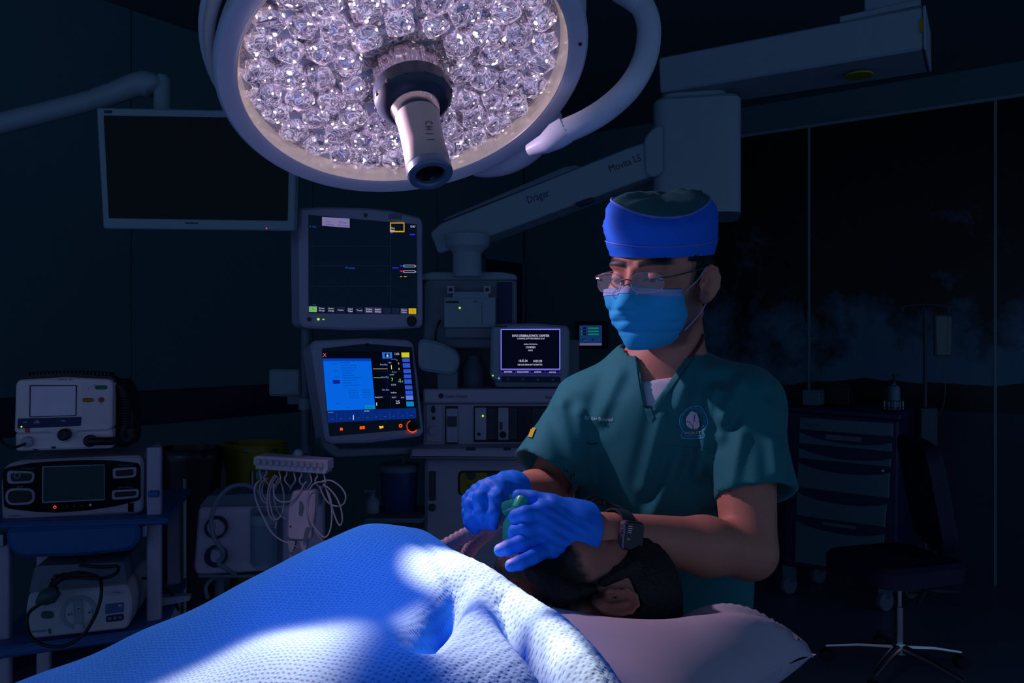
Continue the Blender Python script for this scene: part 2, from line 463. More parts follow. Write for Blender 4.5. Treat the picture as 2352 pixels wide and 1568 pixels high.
# right wall: back-printed glass panels with a night tree picture, metal joint strips
mm = bpy.data.materials.new('mural_print'); mm.use_nodes = True; MATS['mural_print'] = mm
nt = mm.node_tree; N = nt.nodes; L = nt.links; b = N['Principled BSDF']; b.inputs['Roughness'].default_value = 0.32
b.inputs['Specular IOR Level'].default_value = 0.25
tc = N.new('ShaderNodeTexCoord'); sx = N.new('ShaderNodeSeparateXYZ'); L.new(tc.outputs['Object'], sx.inputs[0])
n1 = N.new('ShaderNodeTexNoise'); n1.inputs['Scale'].default_value = 1.9; n1.inputs['Detail'].default_value = 9; n1.inputs['Roughness'].default_value = 0.66
L.new(tc.outputs['Object'], n1.inputs['Vector'])
# crown mass: denser upwards
mz = N.new('ShaderNodeMapRange'); mz.inputs['From Min'].default_value = 1.15; mz.inputs['From Max'].default_value = 2.35
mz.inputs['To Min'].default_value = -0.16; mz.inputs['To Max'].default_value = 0.17; L.new(sx.outputs['Z'], mz.inputs['Value'])
ad = N.new('ShaderNodeMath'); ad.operation = 'ADD'; L.new(n1.outputs['Fac'], ad.inputs[0]); L.new(mz.outputs[0], ad.inputs[1])
rp = N.new('ShaderNodeValToRGB'); rp.color_ramp.elements[0].position = 0.40; rp.color_ramp.elements[0].color = (0.075, 0.19, 0.30, 1)
rp.color_ramp.elements[1].position = 0.56; rp.color_ramp.elements[1].color = (0.004, 0.007, 0.010, 1)
L.new(ad.outputs[0], rp.inputs[0])
n2 = N.new('ShaderNodeTexNoise'); n2.inputs['Scale'].default_value = 1.2; n2.inputs['Detail'].default_value = 4; L.new(tc.outputs['Object'], n2.inputs['Vector'])
hz = N.new('ShaderNodeMath'); hz.operation = 'MULTIPLY_ADD'; hz.inputs[1].default_value = 0.22; hz.inputs[2].default_value = 1.12; L.new(n2.outputs['Fac'], hz.inputs[0])
lt = N.new('ShaderNodeMath'); lt.operation = 'LESS_THAN'; L.new(sx.outputs['Z'], lt.inputs[0]); L.new(hz.outputs[0], lt.inputs[1])
lk = N.new('ShaderNodeMath'); lk.operation = 'LESS_THAN'; L.new(sx.outputs['Z'], lk.inputs[0]); lk.inputs[1].default_value = 1.06
mxa = N.new('ShaderNodeMix'); mxa.data_type = 'RGBA'; L.new(lt.outputs[0], mxa.inputs[0]); L.new(rp.outputs[0], mxa.inputs[6]); mxa.inputs[7].default_value = (0.006, 0.012, 0.020, 1)
mxb = N.new('ShaderNodeMix'); mxb.data_type = 'RGBA'; L.new(lk.outputs[0], mxb.inputs[0]); L.new(mxa.outputs[2], mxb.inputs[6]); mxb.inputs[7].default_value = (0.02, 0.05, 0.085, 1)
L.new(mxb.outputs[2], b.inputs['Base Color'])
wr = empty('wall_right', WR, kind='structure')
MB().box((-0.2, 0.02, 0), (7, 0.14, CEIL)).obj('wall_core', 'dark_grey', wr, 0)
MB().box((0.0, 0, 0), (1.277, 0.02, CEIL - 0.002)).obj('wall_panel', 'wall_paint', wr, 0)
MB().box((1.277, 0.0, 3.0), (7, 0.02, CEIL - 0.002)).obj('wall_panel', 'wall_paint', wr, 0)
J = [1.277 + 1.12 * i for i in range(6)]
for a, b_ in zip(J[:-1], J[1:]):
    MB().box((a + 0.009, 0.002, 0.0), (b_ - 0.009, 0.02, 2.98)).obj('glass_panel', 'mural_print', wr, 0)
M('joint_strip', (0.16, 0.28, 0.34), 0.4, var=0.05)
t2 = empty('trim_2', WR, kind='structure')
for a in J[:-1]: MB().box((a - 0.008, -0.004, 0), (a + 0.008, 0.004, 2.98)).obj('joint_strip', 'joint_strip', t2, 0)
MB().box((1.265, -0.012, 2.98), (7, 0.006, 3.0)).obj('top_strip', 'joint_strip', t2, 0)
# printed branches of the picture (flat print on the panels)
def on_wr(px, py):
    o = WR.inverted() @ CAM; d = WR.inverted() @ P(px, py, 1.0) - o; t = (0.0008 - o.y) / d.y; q = o + d * t; return (q.x, q.z)
M('mural_bark', (0.003, 0.005, 0.006), 0.5, var=0)
for pts, w0, w1 in (([(1880, 690), (1840, 640), (1815, 615), (1780, 565), (1735, 505)], 0.045, 0.03), ([(1815, 615), (1760, 575), (1700, 535)], 0.04, 0.025),
                    ([(1835, 640), (1845, 690), (1852, 740)], 0.03, 0.012)):
    q = [on_wr(*p) for p in pts]; mb = MB(); n = len(q)
    for i in range(n):
        a = Vector(q[max(i-1, 0)]); c = Vector(q[min(i+1, n-1)]); t = (c - a).normalized(); wd = (w0 + (w1 - w0) * i / (n - 1)) / 2
        mb.v += [(q[i][0] - t.y * wd, 0.0012, q[i][1] + t.x * wd), (q[i][0] + t.y * wd, 0.0012, q[i][1] - t.x * wd)]
    mb.f = [(2*i, 2*i+1, 2*i+3, 2*i+2) for i in range(n - 1)]
    mb.obj('printed_branch', 'mural_bark', wr, 0)

# small wall touch panel beyond the doctor
M('panel_screen', (0.01, 0.02, 0.05), var=0, emis=0.9, ecol=srgb(14, 52, 98))
d = Dev('wall_touch_panel', 'small lit blue touch panel with three green bars on the far wall', 'touch panel', 1356, 795, 6.745, -35.5)
d.rect('bezel', 1322, 738, 1392, 801, -0.03, 0.0, 'black', 0.006, 0.004)
sc = d.rect('screen', 1331, 747, 1382, 793, -0.033, -0.029, 'panel_screen')
d.bars('green_bar', [(1351, 752, 1375, 755)], -0.0345, glow('bar_green', (16, 120, 88)), sc)
d.bars('green_bar', [(1351, 759, 1375, 762)], -0.0345, 'bar_green', sc)
d.bars('green_bar', [(1351, 766, 1375, 769)], -0.0345, 'bar_green', sc)
d.bars('dark_field', [(1339, 751, 1346, 756), (1339, 758, 1346, 763), (1339, 765, 1346, 770), (1337, 778, 1346, 784), (1360, 778, 1363, 783)], -0.0345, glow('field_navy', (4, 16, 40)), sc)
d.bars('pale_footer', [(1331, 788, 1382, 793)], -0.0345, glow('footer_pink', (92, 86, 130)), sc)
d.text('screen_text', [('PC-1', 1340, 783, 3), ('1', 1335, 755, 3), ('2', 1335, 762, 3), ('3', 1335, 769, 3)], -0.035, glow('txt_pale', (120, 140, 170)), sc)

# ================================================================ surgical lamp
M('lamp_white', (0.62, 0.66, 0.80), 0.38, var=0.05)
M('lamp_pink', (0.78, 0.62, 0.62), 0.4, var=0.05)
M('collar_dark', (0.035, 0.045, 0.075), 0.35, var=0.08)
M('handle_beige', (0.55, 0.44, 0.44), 0.38, var=0.05)
M('tip_blue', (0.10, 0.17, 0.28), 0.3, 0.3, var=0.05)
def lens_mat(name, base, seed, gain, dark):
    """lamp lenses: bright LED light broken up by moulded clear plastic"""
    m = bpy.data.materials.new(name); m.use_nodes = True; MATS[name] = m
    nt = m.node_tree; N = nt.nodes; L = nt.links; b = N['Principled BSDF']
    b.inputs['Base Color'].default_value = (*base, 1); b.inputs['Metallic'].default_value = 0.45; b.inputs['Roughness'].default_value = 0.15
    geo = N.new('ShaderNodeNewGeometry'); oi = N.new('ShaderNodeObjectInfo')
    n1 = N.new('ShaderNodeTexNoise'); n1.noise_dimensions = '4D'; n1.inputs['W'].default_value = seed; n1.inputs['Scale'].default_value = 30; n1.inputs['Detail'].default_value = 2.0; n1.inputs['Distortion'].default_value = 2.2
    L.new(geo.outputs['Position'], n1.inputs['Vector'])
    r1 = N.new('ShaderNodeValToRGB'); e = r1.color_ramp.elements
    e[0].position = 0.30; e[0].color = (*dark, 1)
    e[1].position = 0.70; e[1].color = (0.55, 0.47, 0.66, 1)
    for p, c in ((0.38, (0.03, 0.02, 0.035)), (0.42, (0.34, 0.25, 0.38)), (0.455, (0.05, 0.03, 0.05)), (0.51, (0.22, 0.16, 0.26)), (0.55, (0.62, 0.52, 0.74)), (0.585, (0.05, 0.03, 0.055)), (0.63, (0.20, 0.15, 0.24))):
        q = e.new(p); q.color = (*c, 1)
    L.new(n1.outputs['Fac'], r1.inputs[0])
    vo = N.new('ShaderNodeTexVoronoi'); vo.inputs['Scale'].default_value = 85; vo.inputs['Randomness'].default_value = 1.0
    L.new(geo.outputs['Position'], vo.inputs['Vector'])
    n3 = N.new('ShaderNodeTexNoise'); n3.inputs['Scale'].default_value = 60; L.new(geo.outputs['Position'], n3.inputs['Vector'])
    th = N.new('ShaderNodeMapRange'); th.inputs['From Min'].default_value = 0.45; th.inputs['From Max'].default_value = 0.72; th.inputs['To Min'].default_value = 0.05; th.inputs['To Max'].default_value = 0.44
    L.new(n3.outputs['Fac'], th.inputs['Value'])
    ls = N.new('ShaderNodeMath'); ls.operation = 'LESS_THAN'; L.new(vo.outputs['Distance'], ls.inputs[0]); L.new(th.outputs[0], ls.inputs[1])
    mx = N.new('ShaderNodeMix'); mx.data_type = 'RGBA'; L.new(ls.outputs[0], mx.inputs[0]); L.new(r1.outputs[0], mx.inputs[6]); mx.inputs[7].default_value = (1.7, 1.55, 1.5, 1)
    L.new(mx.outputs[2], b.inputs['Emission Color']); b.inputs['Emission Strength'].default_value = gain; m.cycles.emission_sampling = 'NONE'
    return m
lens_mat('lens_clear', (0.75, 0.68, 0.8), 1.0, 0.80, (0.006, 0.004, 0.008))
lens_mat('lens_field', (0.35, 0.29, 0.36), 5.0, 0.2, (0.004, 0.003, 0.006))
lamp = empty('surgical_lamp', LAMPM, 'large round lit surgical lamp with clear lenses and central handle above the patient', 'surgical lamp')
R0 = 0.306
# shell behind, rim and the bright inner bevel
MB().lathe([(0.0, -0.12), (0.10, -0.118), (0.20, -0.105), (0.29, -0.082), (0.325, -0.062), (0.342, -0.038), (0.349, -0.010), (0.3475, 0.003), (0.342, 0.0085), (0.316, 0.0085), (0.309, 0.004), (0.3085, -0.03), (0.0, -0.035)], 96).obj('housing', 'lamp_white', lamp, 40)
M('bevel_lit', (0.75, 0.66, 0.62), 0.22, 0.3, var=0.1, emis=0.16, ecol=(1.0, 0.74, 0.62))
MB().lathe([(0.3080, 0.0045), (0.3068, 0.001), (0.3035, -0.026), (0.300, -0.034)], 96).obj('bevel_ring', 'bevel_lit', lamp, 40)
MB().lathe([(0.350 + 0.010 * math.cos(a), -0.066 + 0.016 * math.sin(a)) for a in [2*math.pi*i/10 for i in range(11)]], 96).obj('grip_ring', 'lamp_pink', lamp, 60)
MB().lathe([(0.360 + 0.007 * math.cos(a), -0.088 + 0.014 * math.sin(a)) for a in [2*math.pi*i/10 for i in range(11)]], 96).obj('outer_ring', 'lamp_white', lamp, 60)
# wavy field behind the lenses
mb = MB(); nr, na = 40, 150
for i in range(nr + 1):
    r = 0.055 + (0.302 - 0.055) * i / nr
    for j in range(na):
        a = 2*math.pi*j/na; X, Y = r*math.cos(a), r*math.sin(a)
        z = -0.030 + 0.008 * math.sin(X*95 + 2*math.sin(Y*60)) * math.cos(Y*88 + 1.5*math.sin(X*52)) - 0.006 * (r > 0.296)
        mb.v.append((X, Y, z))
for i in range(nr):
    for j in range(na):
        k = (j + 1) % na; mb.f.append((i*na+j, (i+1)*na+j, (i+1)*na+k, i*na+k))
mb.obj('reflector_field', 'lens_field', lamp, 180)
# lenses: six moulded shapes, shared
def lens_mesh(seed):
    r = random.Random(seed); mb = MB(); n, m = 18, 8; mb.v.append((0, 0, 0.017))
    k1, k2, p1, p2 = r.choice([4, 5, 6, 7]), r.choice([3, 5, 8]), r.uniform(0, 6), r.uniform(0, 6)
    for j in range(1, m + 1):
        t = j / m
        for i in range(n):
            a = 2*math.pi*i/n
            q = 1 + 0.10*math.sin(k1*a + p1)*t + 0.05*math.sin(k2*a + p2)
            rr = 0.0262*math.sin(t*math.pi/2)**0.8*q
            z = 0.017*math.cos(t*math.pi/2)**0.7 - 0.004*math.sin(t*math.pi*2.2 + k1) * (0.6 + 0.4*math.sin(k2*a)) - (0.012 if j == m else 0)
            mb.v.append((rr*math.cos(a), rr*math.sin(a), z))
    for i in range(n): mb.f.append((0, 1+i, 1+(i+1) % n))
    for j in range(m - 1):
        for i in range(n):
            a = 1+j*n+i; b = 1+j*n+(i+1) % n; mb.f.append((a, a+n, b+n, b))
    me = mb.mesh('lens'); me.materials.append(MATS['lens_clear']); me.shade_smooth(); me.set_sharp_from_angle(angle=rad(50)); return me
LM = [lens_mesh(i) for i in range(7)]
rl = random.Random(3)
for rr, n, off, lo in ((0.110, 10, 0.2, 0), (0.163, 16, 0.0, 0), (0.216, 22, 0.15, 0), (0.270, 28, 0.05, 0)):
    for i in range(n):
        a = 2*math.pi*(i + off)/n + rl.uniform(-0.02, 0.02)
        X, Y = rr*math.cos(a), rr*math.sin(a)
        wpos = LAMPM @ Vector((X, Y, 0)); 
        if rr < 0.12 and (Vector((X, Y)).normalized().dot(Vector((LAMPM.inverted().to_3x3() @ Vector((-0.25, 0.55, 0.8))).to_2d().normalized())) > 0.78): continue
        o = bpy.data.objects.new('lens', rl.choice(LM)); COL.objects.link(o); o.parent = lamp
        s = rl.uniform(0.98, 1.2); o.location = (X, Y, -0.028 + rl.uniform(-0.002, 0.002)); o.rotation_euler = (rl.uniform(-0.15, 0.15), rl.uniform(-0.15, 0.15), rl.uniform(0, 6.28)); o.scale = (s, s, s)
# hub, handle
M('hub_chrome', (0.6, 0.52, 0.55), 0.14, 1.0, var=0.05)
mb = MB(); n = 64
for r, z, wv in ((0.066, -0.020, 0.5), (0.066, 0.0, 1.0), (0.062, 0.020, 1.0), (0.058, 0.034, 0.6)):
    for i in range(n):
        a = 2*math.pi*i/n; q = r + 0.003*wv*math.sin(14*a); mb.v.append((q*math.cos(a), q*math.sin(a), z))
for k in range(3):
    for i in range(n): j = (i+1) % n; mb.f.append((k*n+i, k*n+j, (k+1)*n+j, (k+1)*n+i))
mb.obj('hub', 'hub_chrome', lamp, 60)
co = MB().lathe([(0.0, 0.026), (0.064, 0.026), (0.0715, 0.030), (0.0725, 0.046), (0.0725, 0.060), (0.066, 0.071), (0.052, 0.080), (0.0, 0.082)], 64).xf(Matrix.Diagonal((1, 1, 0.925, 1))).obj('collar', 'collar_dark', lamp, 30)
for i in range(12):
    a = 2*math.pi*i/12; mt = Matrix.Translation((0.0715*math.cos(a), 0.0715*math.sin(a), 0.053)) @ Matrix.Rotation(a, 4, 'Z') @ Matrix.Rotation(rad(90), 4, 'Y')
    MB().lathe([(0, 0.003), (0.0045, 0.002), (0.005, -0.002)], 10, mt).obj('collar_dimple', 'dark_grey', co)
MB().lathe([(0.0, 0.076), (0.047, 0.078), (0.047, 0.082), (0.0415, 0.102), (0.0, 0.103)], 48).xf(Matrix.Diagonal((1, 1, 0.925, 1))).obj('handle_neck', 'hub_chrome', lamp, 30)
ha = MB().lathe([(0.0, 0.100), (0.0405, 0.101), (0.0412, 0.106), (0.0395, 0.112), (0.0385, 0.18), (0.0405, 0.226), (0.0395, 0.2285), (0.0, 0.2285)], 48).xf(Matrix.Diagonal((1, 1, 0.925, 1))).obj('handle', 'handle_beige', lamp, 30)
MB().lathe([(0.0398, 0.2285), (0.0408, 0.231), (0.0408, 0.246), (0.0385, 0.250), (0.029, 0.250), (0.026, 0.246), (0.0255, 0.236), (0.0, 0.2345)], 48).xf(Matrix.Diagonal((1, 1, 0.925, 1))).obj('tip_ring', 'tip_blue', lamp, 30)
MB().lathe([(0.0255, 0.240), (0.020, 0.2365), (0.012, 0.238), (0.0, 0.2395)], 32).xf(Matrix.Diagonal((1, 1, 0.925, 1))).obj('tip_glass', 'gloss_black', lamp, 40)
# stamped letters on the handle, reading along it
li = LAMPM.inverted(); o_ = li @ CAM
def on_handle(px, py):
    d_ = li @ P(px, py, 1.0) - o_; a = d_.x**2 + d_.y**2; b = 2*(o_.x*d_.x + o_.y*d_.y); c = o_.x**2 + o_.y**2 - 0.0402**2
    t = (-b - math.sqrt(max(b*b - 4*a*c, 0))) / (2*a); return o_ + d_*t
mb = MB()
for ch, (cx, cy) in zip('CHII', ((985, 281), (985, 293), (986, 306), (989, 320))):
    vs, fs, wd = text2d(ch); hh, ww = 17.0, (9.0 if ch in 'CH' else 2.5)
    mb.add([tuple(on_handle(cx - 8 + vy*hh, cy - ww/2 + vx/wd*ww)) for vx, vy in vs], fs)
mb.obj('stamped_letters', 'print_dark', ha, 0)
# small sensor window in the dark centre, screw on the rim
s0 = li @ P(905, 54, 1.55)
MB().ball((s0.x, s0.y, -0.012), (0.016, 0.008, 0.006)).obj('sensor_window', 'gloss_black', lamp)
MB().lathe([(0, 0.0125), (0.003, 0.012), (0.0035, 0.009)], 12, Matrix.Translation((li @ P(1195, 343, 1.42)).xy.to_3d().normalized() * 0.330)).obj('rim_screw', 'black', lamp)
# yoke: curved tube on the right with its socket
def on_lamp(px, py, z):
    d_ = li @ P(px, py, 1.0) - o_; t = (z - o_.z) / d_.z; return LAMPM @ (o_ + d_ * t)
fixw(MB().tube(catmull([on_lamp(1085, 392, -0.03), on_lamp(1140, 375, -0.03), on_lamp(1195, 344, -0.03), on_lamp(1245, 305, -0.03), on_lamp(1280, 262, -0.03)], 5), [0.012 + 0.026 * math.sin(math.pi * i / 20) for i in range(21)], 14).obj('yoke_lug', 'lamp_white', None, 60), lamp)
yk = [P(1250, 331, 1.60), P(1290, 304, 1.59), P(1345, 280, 1.58), P(1400, 245, 1.575), P(1450, 195, 1.56), P(1483, 130, 1.58), P(1490, 60, 1.60), P(1470, 5, 1.62), P(1430, -30, 1.65), P(1380, -60, 1.70)]
fixw(MB().tube(catmull(yk[1:], 6), 0.0235, 16).obj('yoke_arm', 'lamp_white', None, 60), lamp)
fixw(MB().tube([P(1215, 345, 1.62), yk[0], P(1278, 312, 1.595), P(1300, 299, 1.59)], [0.012, 0.019, 0.026, 0.026], 16).obj('yoke_socket', 'lamp_white', None, 60), lamp)
fixw(MB().tube([P(1380, -60, 1.70), P(1300, -150, 1.75), P(1250, -330, 1.75)], [0.03, 0.035, 0.035], 16).obj('suspension_arm', 'lamp_white', None, 60), lamp)
fixw(MB().tube([P(1425, -25, 1.64), P(1455, -8, 1.625), P(1478, 10, 1.612)], 0.0265, 16).obj('yoke_joint', 'lamp_white', None, 60), lamp)
# ================================================================ ceiling pendant with spring arm
def vprism(poly, z0, z1, ch=0.0):
    """prism standing upright from an (x, y) outline"""
    mb = MB().slab([(x, y) for x, y in poly], -z1, -z0, ch)
    mb.v = [(x, z, -y) for x, y, z in mb.v]; return mb
pd = Dev('ceiling_pendant', 'pale ceiling pendant beam with column and slanted spring arm behind the doctor', 'pendant arm', 1512, 212, 2.9, -30)
pd.slab('beam', [(1512, 132), (1515, 213), (2120, 113), (2118, 14)], 0.0, 0.24, 'cool_grey', 0.012, 0.006)
pd.slab('beam_end_cap', [(2119, 13), (2121, 114), (2128, 112), (2126, 11)], -0.002, 0.242, 'cool_grey', 0.004, 0.002)
pd.slab('cover_plate', [(1928, 37), (1928, 52), (2118, 14), (2105, -2)], 0.02, 0.22, 'cool_grey', 0.004, 0.003)
pd.slab('ceiling_mount', [(1985, -150), (1985, 30), (2106, 4), (2106, -170)], 0.04, 0.22, 'cool_grey', 0.01, 0.004)
pd.rect('yellow_tag', 2111, 44, 2120, 74, -0.003, 0.0, 'dull_yellow')
bx0, bz0 = pd.L(1960, 140)
MB().lathe([(0, 0), (0.042, 0), (0.044, 0.006)], 24, Matrix.Translation((bx0, 0.13, bz0 - 0.012))).obj('yellow_disc', 'dull_yellow', pd.root)
# swivel and drop column
c0 = P(1600, 240, 2.98); ci = pd.i
mb = vprism(roundp([(-0.12, -0.10), (0.10, -0.10), (0.10, 0.12), (-0.12, 0.12)], 0.05), c0.z - 0.005, c0.z + 0.075); mb.xf(Matrix.Translation((c0.x, c0.y, 0)) @ Matrix.Rotation(rad(-12), 4, 'Z'))
fixw(mb.obj('swivel', 'cool_grey', None), pd.root)
mb = vprism(roundp([(-0.15, -0.13), (0.15, -0.13), (0.15, 0.14), (-0.15, 0.14)], 0.06, 8), P(1600, 500, 2.98).z, c0.z, 0.012); mb.xf(Matrix.Translation((c0.x, c0.y, 0)) @ Matrix.Rotation(rad(-12), 4, 'Z'))
fixw(mb.obj('column', 'cool_grey', None), pd.root)
ar = Dev('tmp', None, None, 1500, 400, 2.88, -12)
bpy.data.objects.remove(ar.root)
def arm(name, pts, y0, y1, mat, r=0.0, ch=0.0, parent=None):
    o = ar.slab(name, pts, y0, y1, mat, r, ch, parent=pd.root); o.parent = None
    o.data.transform(ar.m); return fixw(o, parent or pd.root)
ab = arm('spring_arm', [(988, 535), (1006, 582), (1060, 566), (1512, 398), (1506, 318), (1440, 340), (1330, 384), (1012, 512)], 0.0, 0.13, 'cool_grey', 0.01, 0.005)
arm('arm_top_cover', [(1012, 512), (1022, 500), (1295, 383), (1322, 378), (1336, 384)], 0.01, 0.12, 'slate_grey', 0.006, 0.003)
arm('pivot_knuckle', [(1478, 318), (1482, 408), (1522, 400), (1522, 285), (1500, 292)], -0.01, 0.12, 'cool_grey', 0.03, 0.006)
arm('cable_slot', [(1318, 466), (1330, 474), (1365, 461), (1360, 452)], -0.0015, 0.02, 'navy_band', 0.01)
for nm, body, p0, p1, h, mt in (('arm_lettering', 'Dräger', (1213, 468), (1263, 449), 17, 'print_navy'), ('arm_lettering', 'Movita LS', (1401, 396), (1474, 368), 16, 'print_dark')):
    vs, fs, wd = text2d(body); mb = MB(); a = Vector(p0); b = Vector(p1); t = (b - a) / wd; n = Vector((t.y, -t.x)).normalized() * h
    out = []
    for vx, vy in vs:
        q = a + t * vx + n * vy; X, Z = ar.L(q.x, q.y, -0.001); out.append(tuple(ar.m @ Vector((X, -0.001, Z))))
    fixw(mb.add(out, fs).obj(nm, mt, None, 0), ab)
X, Z = ar.L(1076, 541)
fixw(MB().lathe([(0.007, 0.0), (0.007, 0.002), (0.010, 0.002), (0.010, 0.0)], 20, ar.m @ Matrix.Translation((X, 0, Z)) @ Matrix.Rotation(rad(90), 4, 'X')).obj('arm_bolt', 'print_dark', None), ab)
dc = P(1073, 560, 3.02)
fixw(MB().lathe([(0, 0.03), (0.085, 0.03), (0.078, -0.01), (0.055, -0.03), (0.052, -0.035), (0.052, -0.12)], 32, Matrix.Translation(dc)).obj('drop_tube', 'cool_grey', None), pd.root)

# ================================================================ monitor on wall arm, upper left
tv = Dev('wall_display', 'switched-off flat display with pale frame hanging at upper left', 'display', 237, 525, 2.62, 4, -6)
tv.slab('frame', [(221, 247), (237, 525), (676, 530), (681, 256)], 0.0, 0.05, 'cool_grey', 0.008, 0.004)
tv.slab('screen', [(238, 265), (250, 501), (660, 507), (665, 272)], -0.003, 0.003, 'gloss_black', 0.002)
tv.bars('maker_mark', [(425, 511, 455, 514)], -0.0012, 'print_dark', d=0.0005)
tv.bars('corner_mark', [(239, 253, 257, 260)], -0.0012, 'print_navy', d=0.0005)
tv.disc('power_light', 612, 524, 1.6, -0.0015, 0.0, 'red_led', n=10)
ta = empty('display_arm', P(0, 280, 2.75), 'long pale support arm with rounded elbow above the switched-off display', 'support arm')
def ell_tube(pts, ra, rb): 
    return MB().tube([P(*p) for p in pts], [(ra + (rb - ra) * i / (len(pts) - 1)) for i in range(len(pts))], 20)
fixw(ell_tube([(-800, 430, 2.56), (-160, 322, 2.68), (0, 284, 2.70), (120, 254, 2.72), (228, 226, 2.74)], 0.036, 0.033).obj('boom', 'cool_grey', None, 60), ta)
fixw(MB().tube(catmull([P(*p) for p in [(222, 228, 2.74), (262, 214, 2.745), (300, 199, 2.75), (330, 192, 2.75), (352, 199, 2.75), (360, 207, 2.75)]], 4), [0.036, 0.036, 0.036, 0.036, 0.036, 0.037, 0.037, 0.038, 0.038, 0.039, 0.04, 0.041, 0.042, 0.042, 0.042, 0.042, 0.04, 0.037, 0.033, 0.026, 0.014], 20).obj('elbow', 'cool_grey', None, 60), ta)
fixw(MB().lathe([(0, 0.05), (0.018, 0.046), (0.026, 0.03), (0.026, -0.10), (0, -0.10)], 24, Matrix.Translation(P(372, 205, 2.76))).obj('swivel_post', 'cool_grey', None), ta)

# ================================================================ anaesthesia machine
am = Dev('anaesthesia_machine', 'grey anaesthesia machine with module bays and yellow bay behind the doctor', 'anaesthesia machine', 1110, 1390, 3.1, 0)
base = am.i @ Vector((P(1110, 1390, 3.1).x, 3.1, 0.0)); z0 = base.z
am.rect('head_box', 972, 640, 1187, 800, 0.0, 0.30, 'slate_grey', 0.03, 0.006)
am.slab('head_lid', [(955, 632), (955, 642), (1190, 642), (1184, 630), (1150, 624), (990, 624)], -0.02, 0.32, 'cool_grey', 0.01, 0.004)
am.rect('head_side_panel', 1142, 648, 1176, 742, -0.006, 0.0, 'print_navy', 0.004)
am.rect('back_panel', 950, 780, 1330, 905, 0.16, 0.30, 'slate_grey', 0.01)
# power module on the head box
pm = am.rect('supply_module', 1020, 682, 1138, 752, -0.05, 0.0, 'cool_grey', 0.004, 0.003)
am.rect('module_lower', 1022, 752, 1136, 776, -0.04, 0.0, 'slate_grey', 0.006, 0.003)
am.rect('module_bracket', 1040, 670, 1122, 684, -0.055, -0.002, 'cool_grey', 0.003)
for a in (1035, 1119):
    c = am.rect('bracket_clamp', a - 8, 656, a + 8, 674, -0.06, -0.002, 'pale_grey', 0.003, 0.002); am.disc('clamp_screw', a, 665, 4.5, -0.062, -0.058, 'black', c)
am.disc('status_light', 1056, 707, 2.0, -0.052, -0.049, 'green_led', pm, n=10)
am.bars('module_print', [(1024, 691, 1054, 696), (1088, 691, 1096, 693)] + [(1106, 696 + 4*i, 1108, 698 + 4*i) for i in range(12)], -0.0508, 'print_dark', pm)
# arm holding the screens, pale rounded casting, and clear bag bottle
for nm, pts, y, r, mt in (('casting', [(960, 775), (960, 850), (1040, 862), (1054, 838), (1050, 808), (1010, 785)], -0.14, 0.03, 'cool_grey'),):
    am.slab(nm, pts, y, y + 0.12, mt, r, 0.01)
am.rect('casting_stem', 1004, 850, 1050, 895, -0.10, -0.02, 'slate_grey', 0.01, 0.004)
mb = MB().lathe([(0.0, 0.0), (0.045, 0.0), (0.048, 0.01), (0.046, 0.07), (0.03, 0.10), (0.028, 0.12), (0.0, 0.122)], 20, Matrix.Translation((am.L(1085, 890)[0], 0.06, am.L(1085, 890)[1])))
mb.obj('absorber_jar', 'slate_grey', am.root)
am.cable('supply_cable', [(1012, 735, -0.02), (1004, 752, -0.03), (1000, 775, -0.02), (1004, 800, 0.02)], 0.004, 'black')
# upper shelf with rail lettering, module row
am.rect('shelf_rail', 972, 893, 1330, 926, -0.12, 0.25, 'pale_grey', 0.008, 0.006)
am.disc('maker_badge', 1013, 909, 6, -0.1215, -0.12, 'print_dark')
am.text('maker_lettering', [('Datex-Ohmeda', 1022, 913, 7, 'l', 51), ('Aisys', 1252, 915, 7, 'l', 26)], -0.1212, 'print_dark')
cab = am.rect('module_cabinet', 972, 926, 1330, 1022, -0.08, 0.28, 'pale_grey', 0.006, 0.004)
lp = am.rect('socket_plate', 978, 928, 1016, 1016, -0.086, -0.07, 'pale_grey', 0.006, 0.003)
am.disc('socket', 995, 940, 5, -0.088, -0.084, 'black', lp, ry=9); am.disc('socket', 996, 960, 4, -0.088, -0.084, 'black', lp); am.disc('selector_dial', 995, 989, 11, -0.094, -0.085, 'pale_grey', lp, ch=0.002)
am.rect('bay_recess', 1022, 932, 1052, 1019, -0.0815, -0.07, 'black', 0.003)
g = am.rect('gas_module', 1025, 938, 1051, 1016, -0.092, -0.07, 'pale_grey', 0.003, 0.002)
am.rect('gas_module_window', 1027, 956, 1049, 980, -0.0945, -0.09, 'dark_grey', 0.003, parent=g)
am.rect('bay_recess', 1088, 932, 1300, 1015, -0.0815, -0.07, 'black', 0.003)
m1 = am.rect('measuring_module', 1091, 936, 1117, 1010, -0.092, -0.07, 'pale_grey', 0.003, 0.002)
am.disc('status_light', 1109, 955, 2.0, -0.094, -0.091, 'green_led', m1, n=10); am.disc('port', 1100, 997, 4, -0.094, -0.091, 'black', m1)
m2 = am.rect('measuring_module', 1144, 936, 1168, 1010, -0.092, -0.07, 'pale_grey', 0.003, 0.002)
am.rect('red_connector', 1148, 969, 1154, 987, -0.095, -0.09, M('dark_red', (0.14, 0.03, 0.05), 0.5), parent=m2); am.disc('port', 1155, 998, 8, -0.094, -0.091, 'black', m2)
for a, b_, mt in ((1119, 1142, 'dark_grey'), (1170, 1188, 'dark_grey'), (1190, 1222, 'navy_band'), (1224, 1262, 'dark_grey')):
    s_ = am.rect('blank_module', a, 938, b_, 1009, -0.083, -0.07, mt, 0.002, 0.001)
    for q in range(3): am.bars('vent_slot', [(a + 5 + 6*q, 944, a + 6.5 + 6*q, 1000)], -0.0838, 'black', s_)
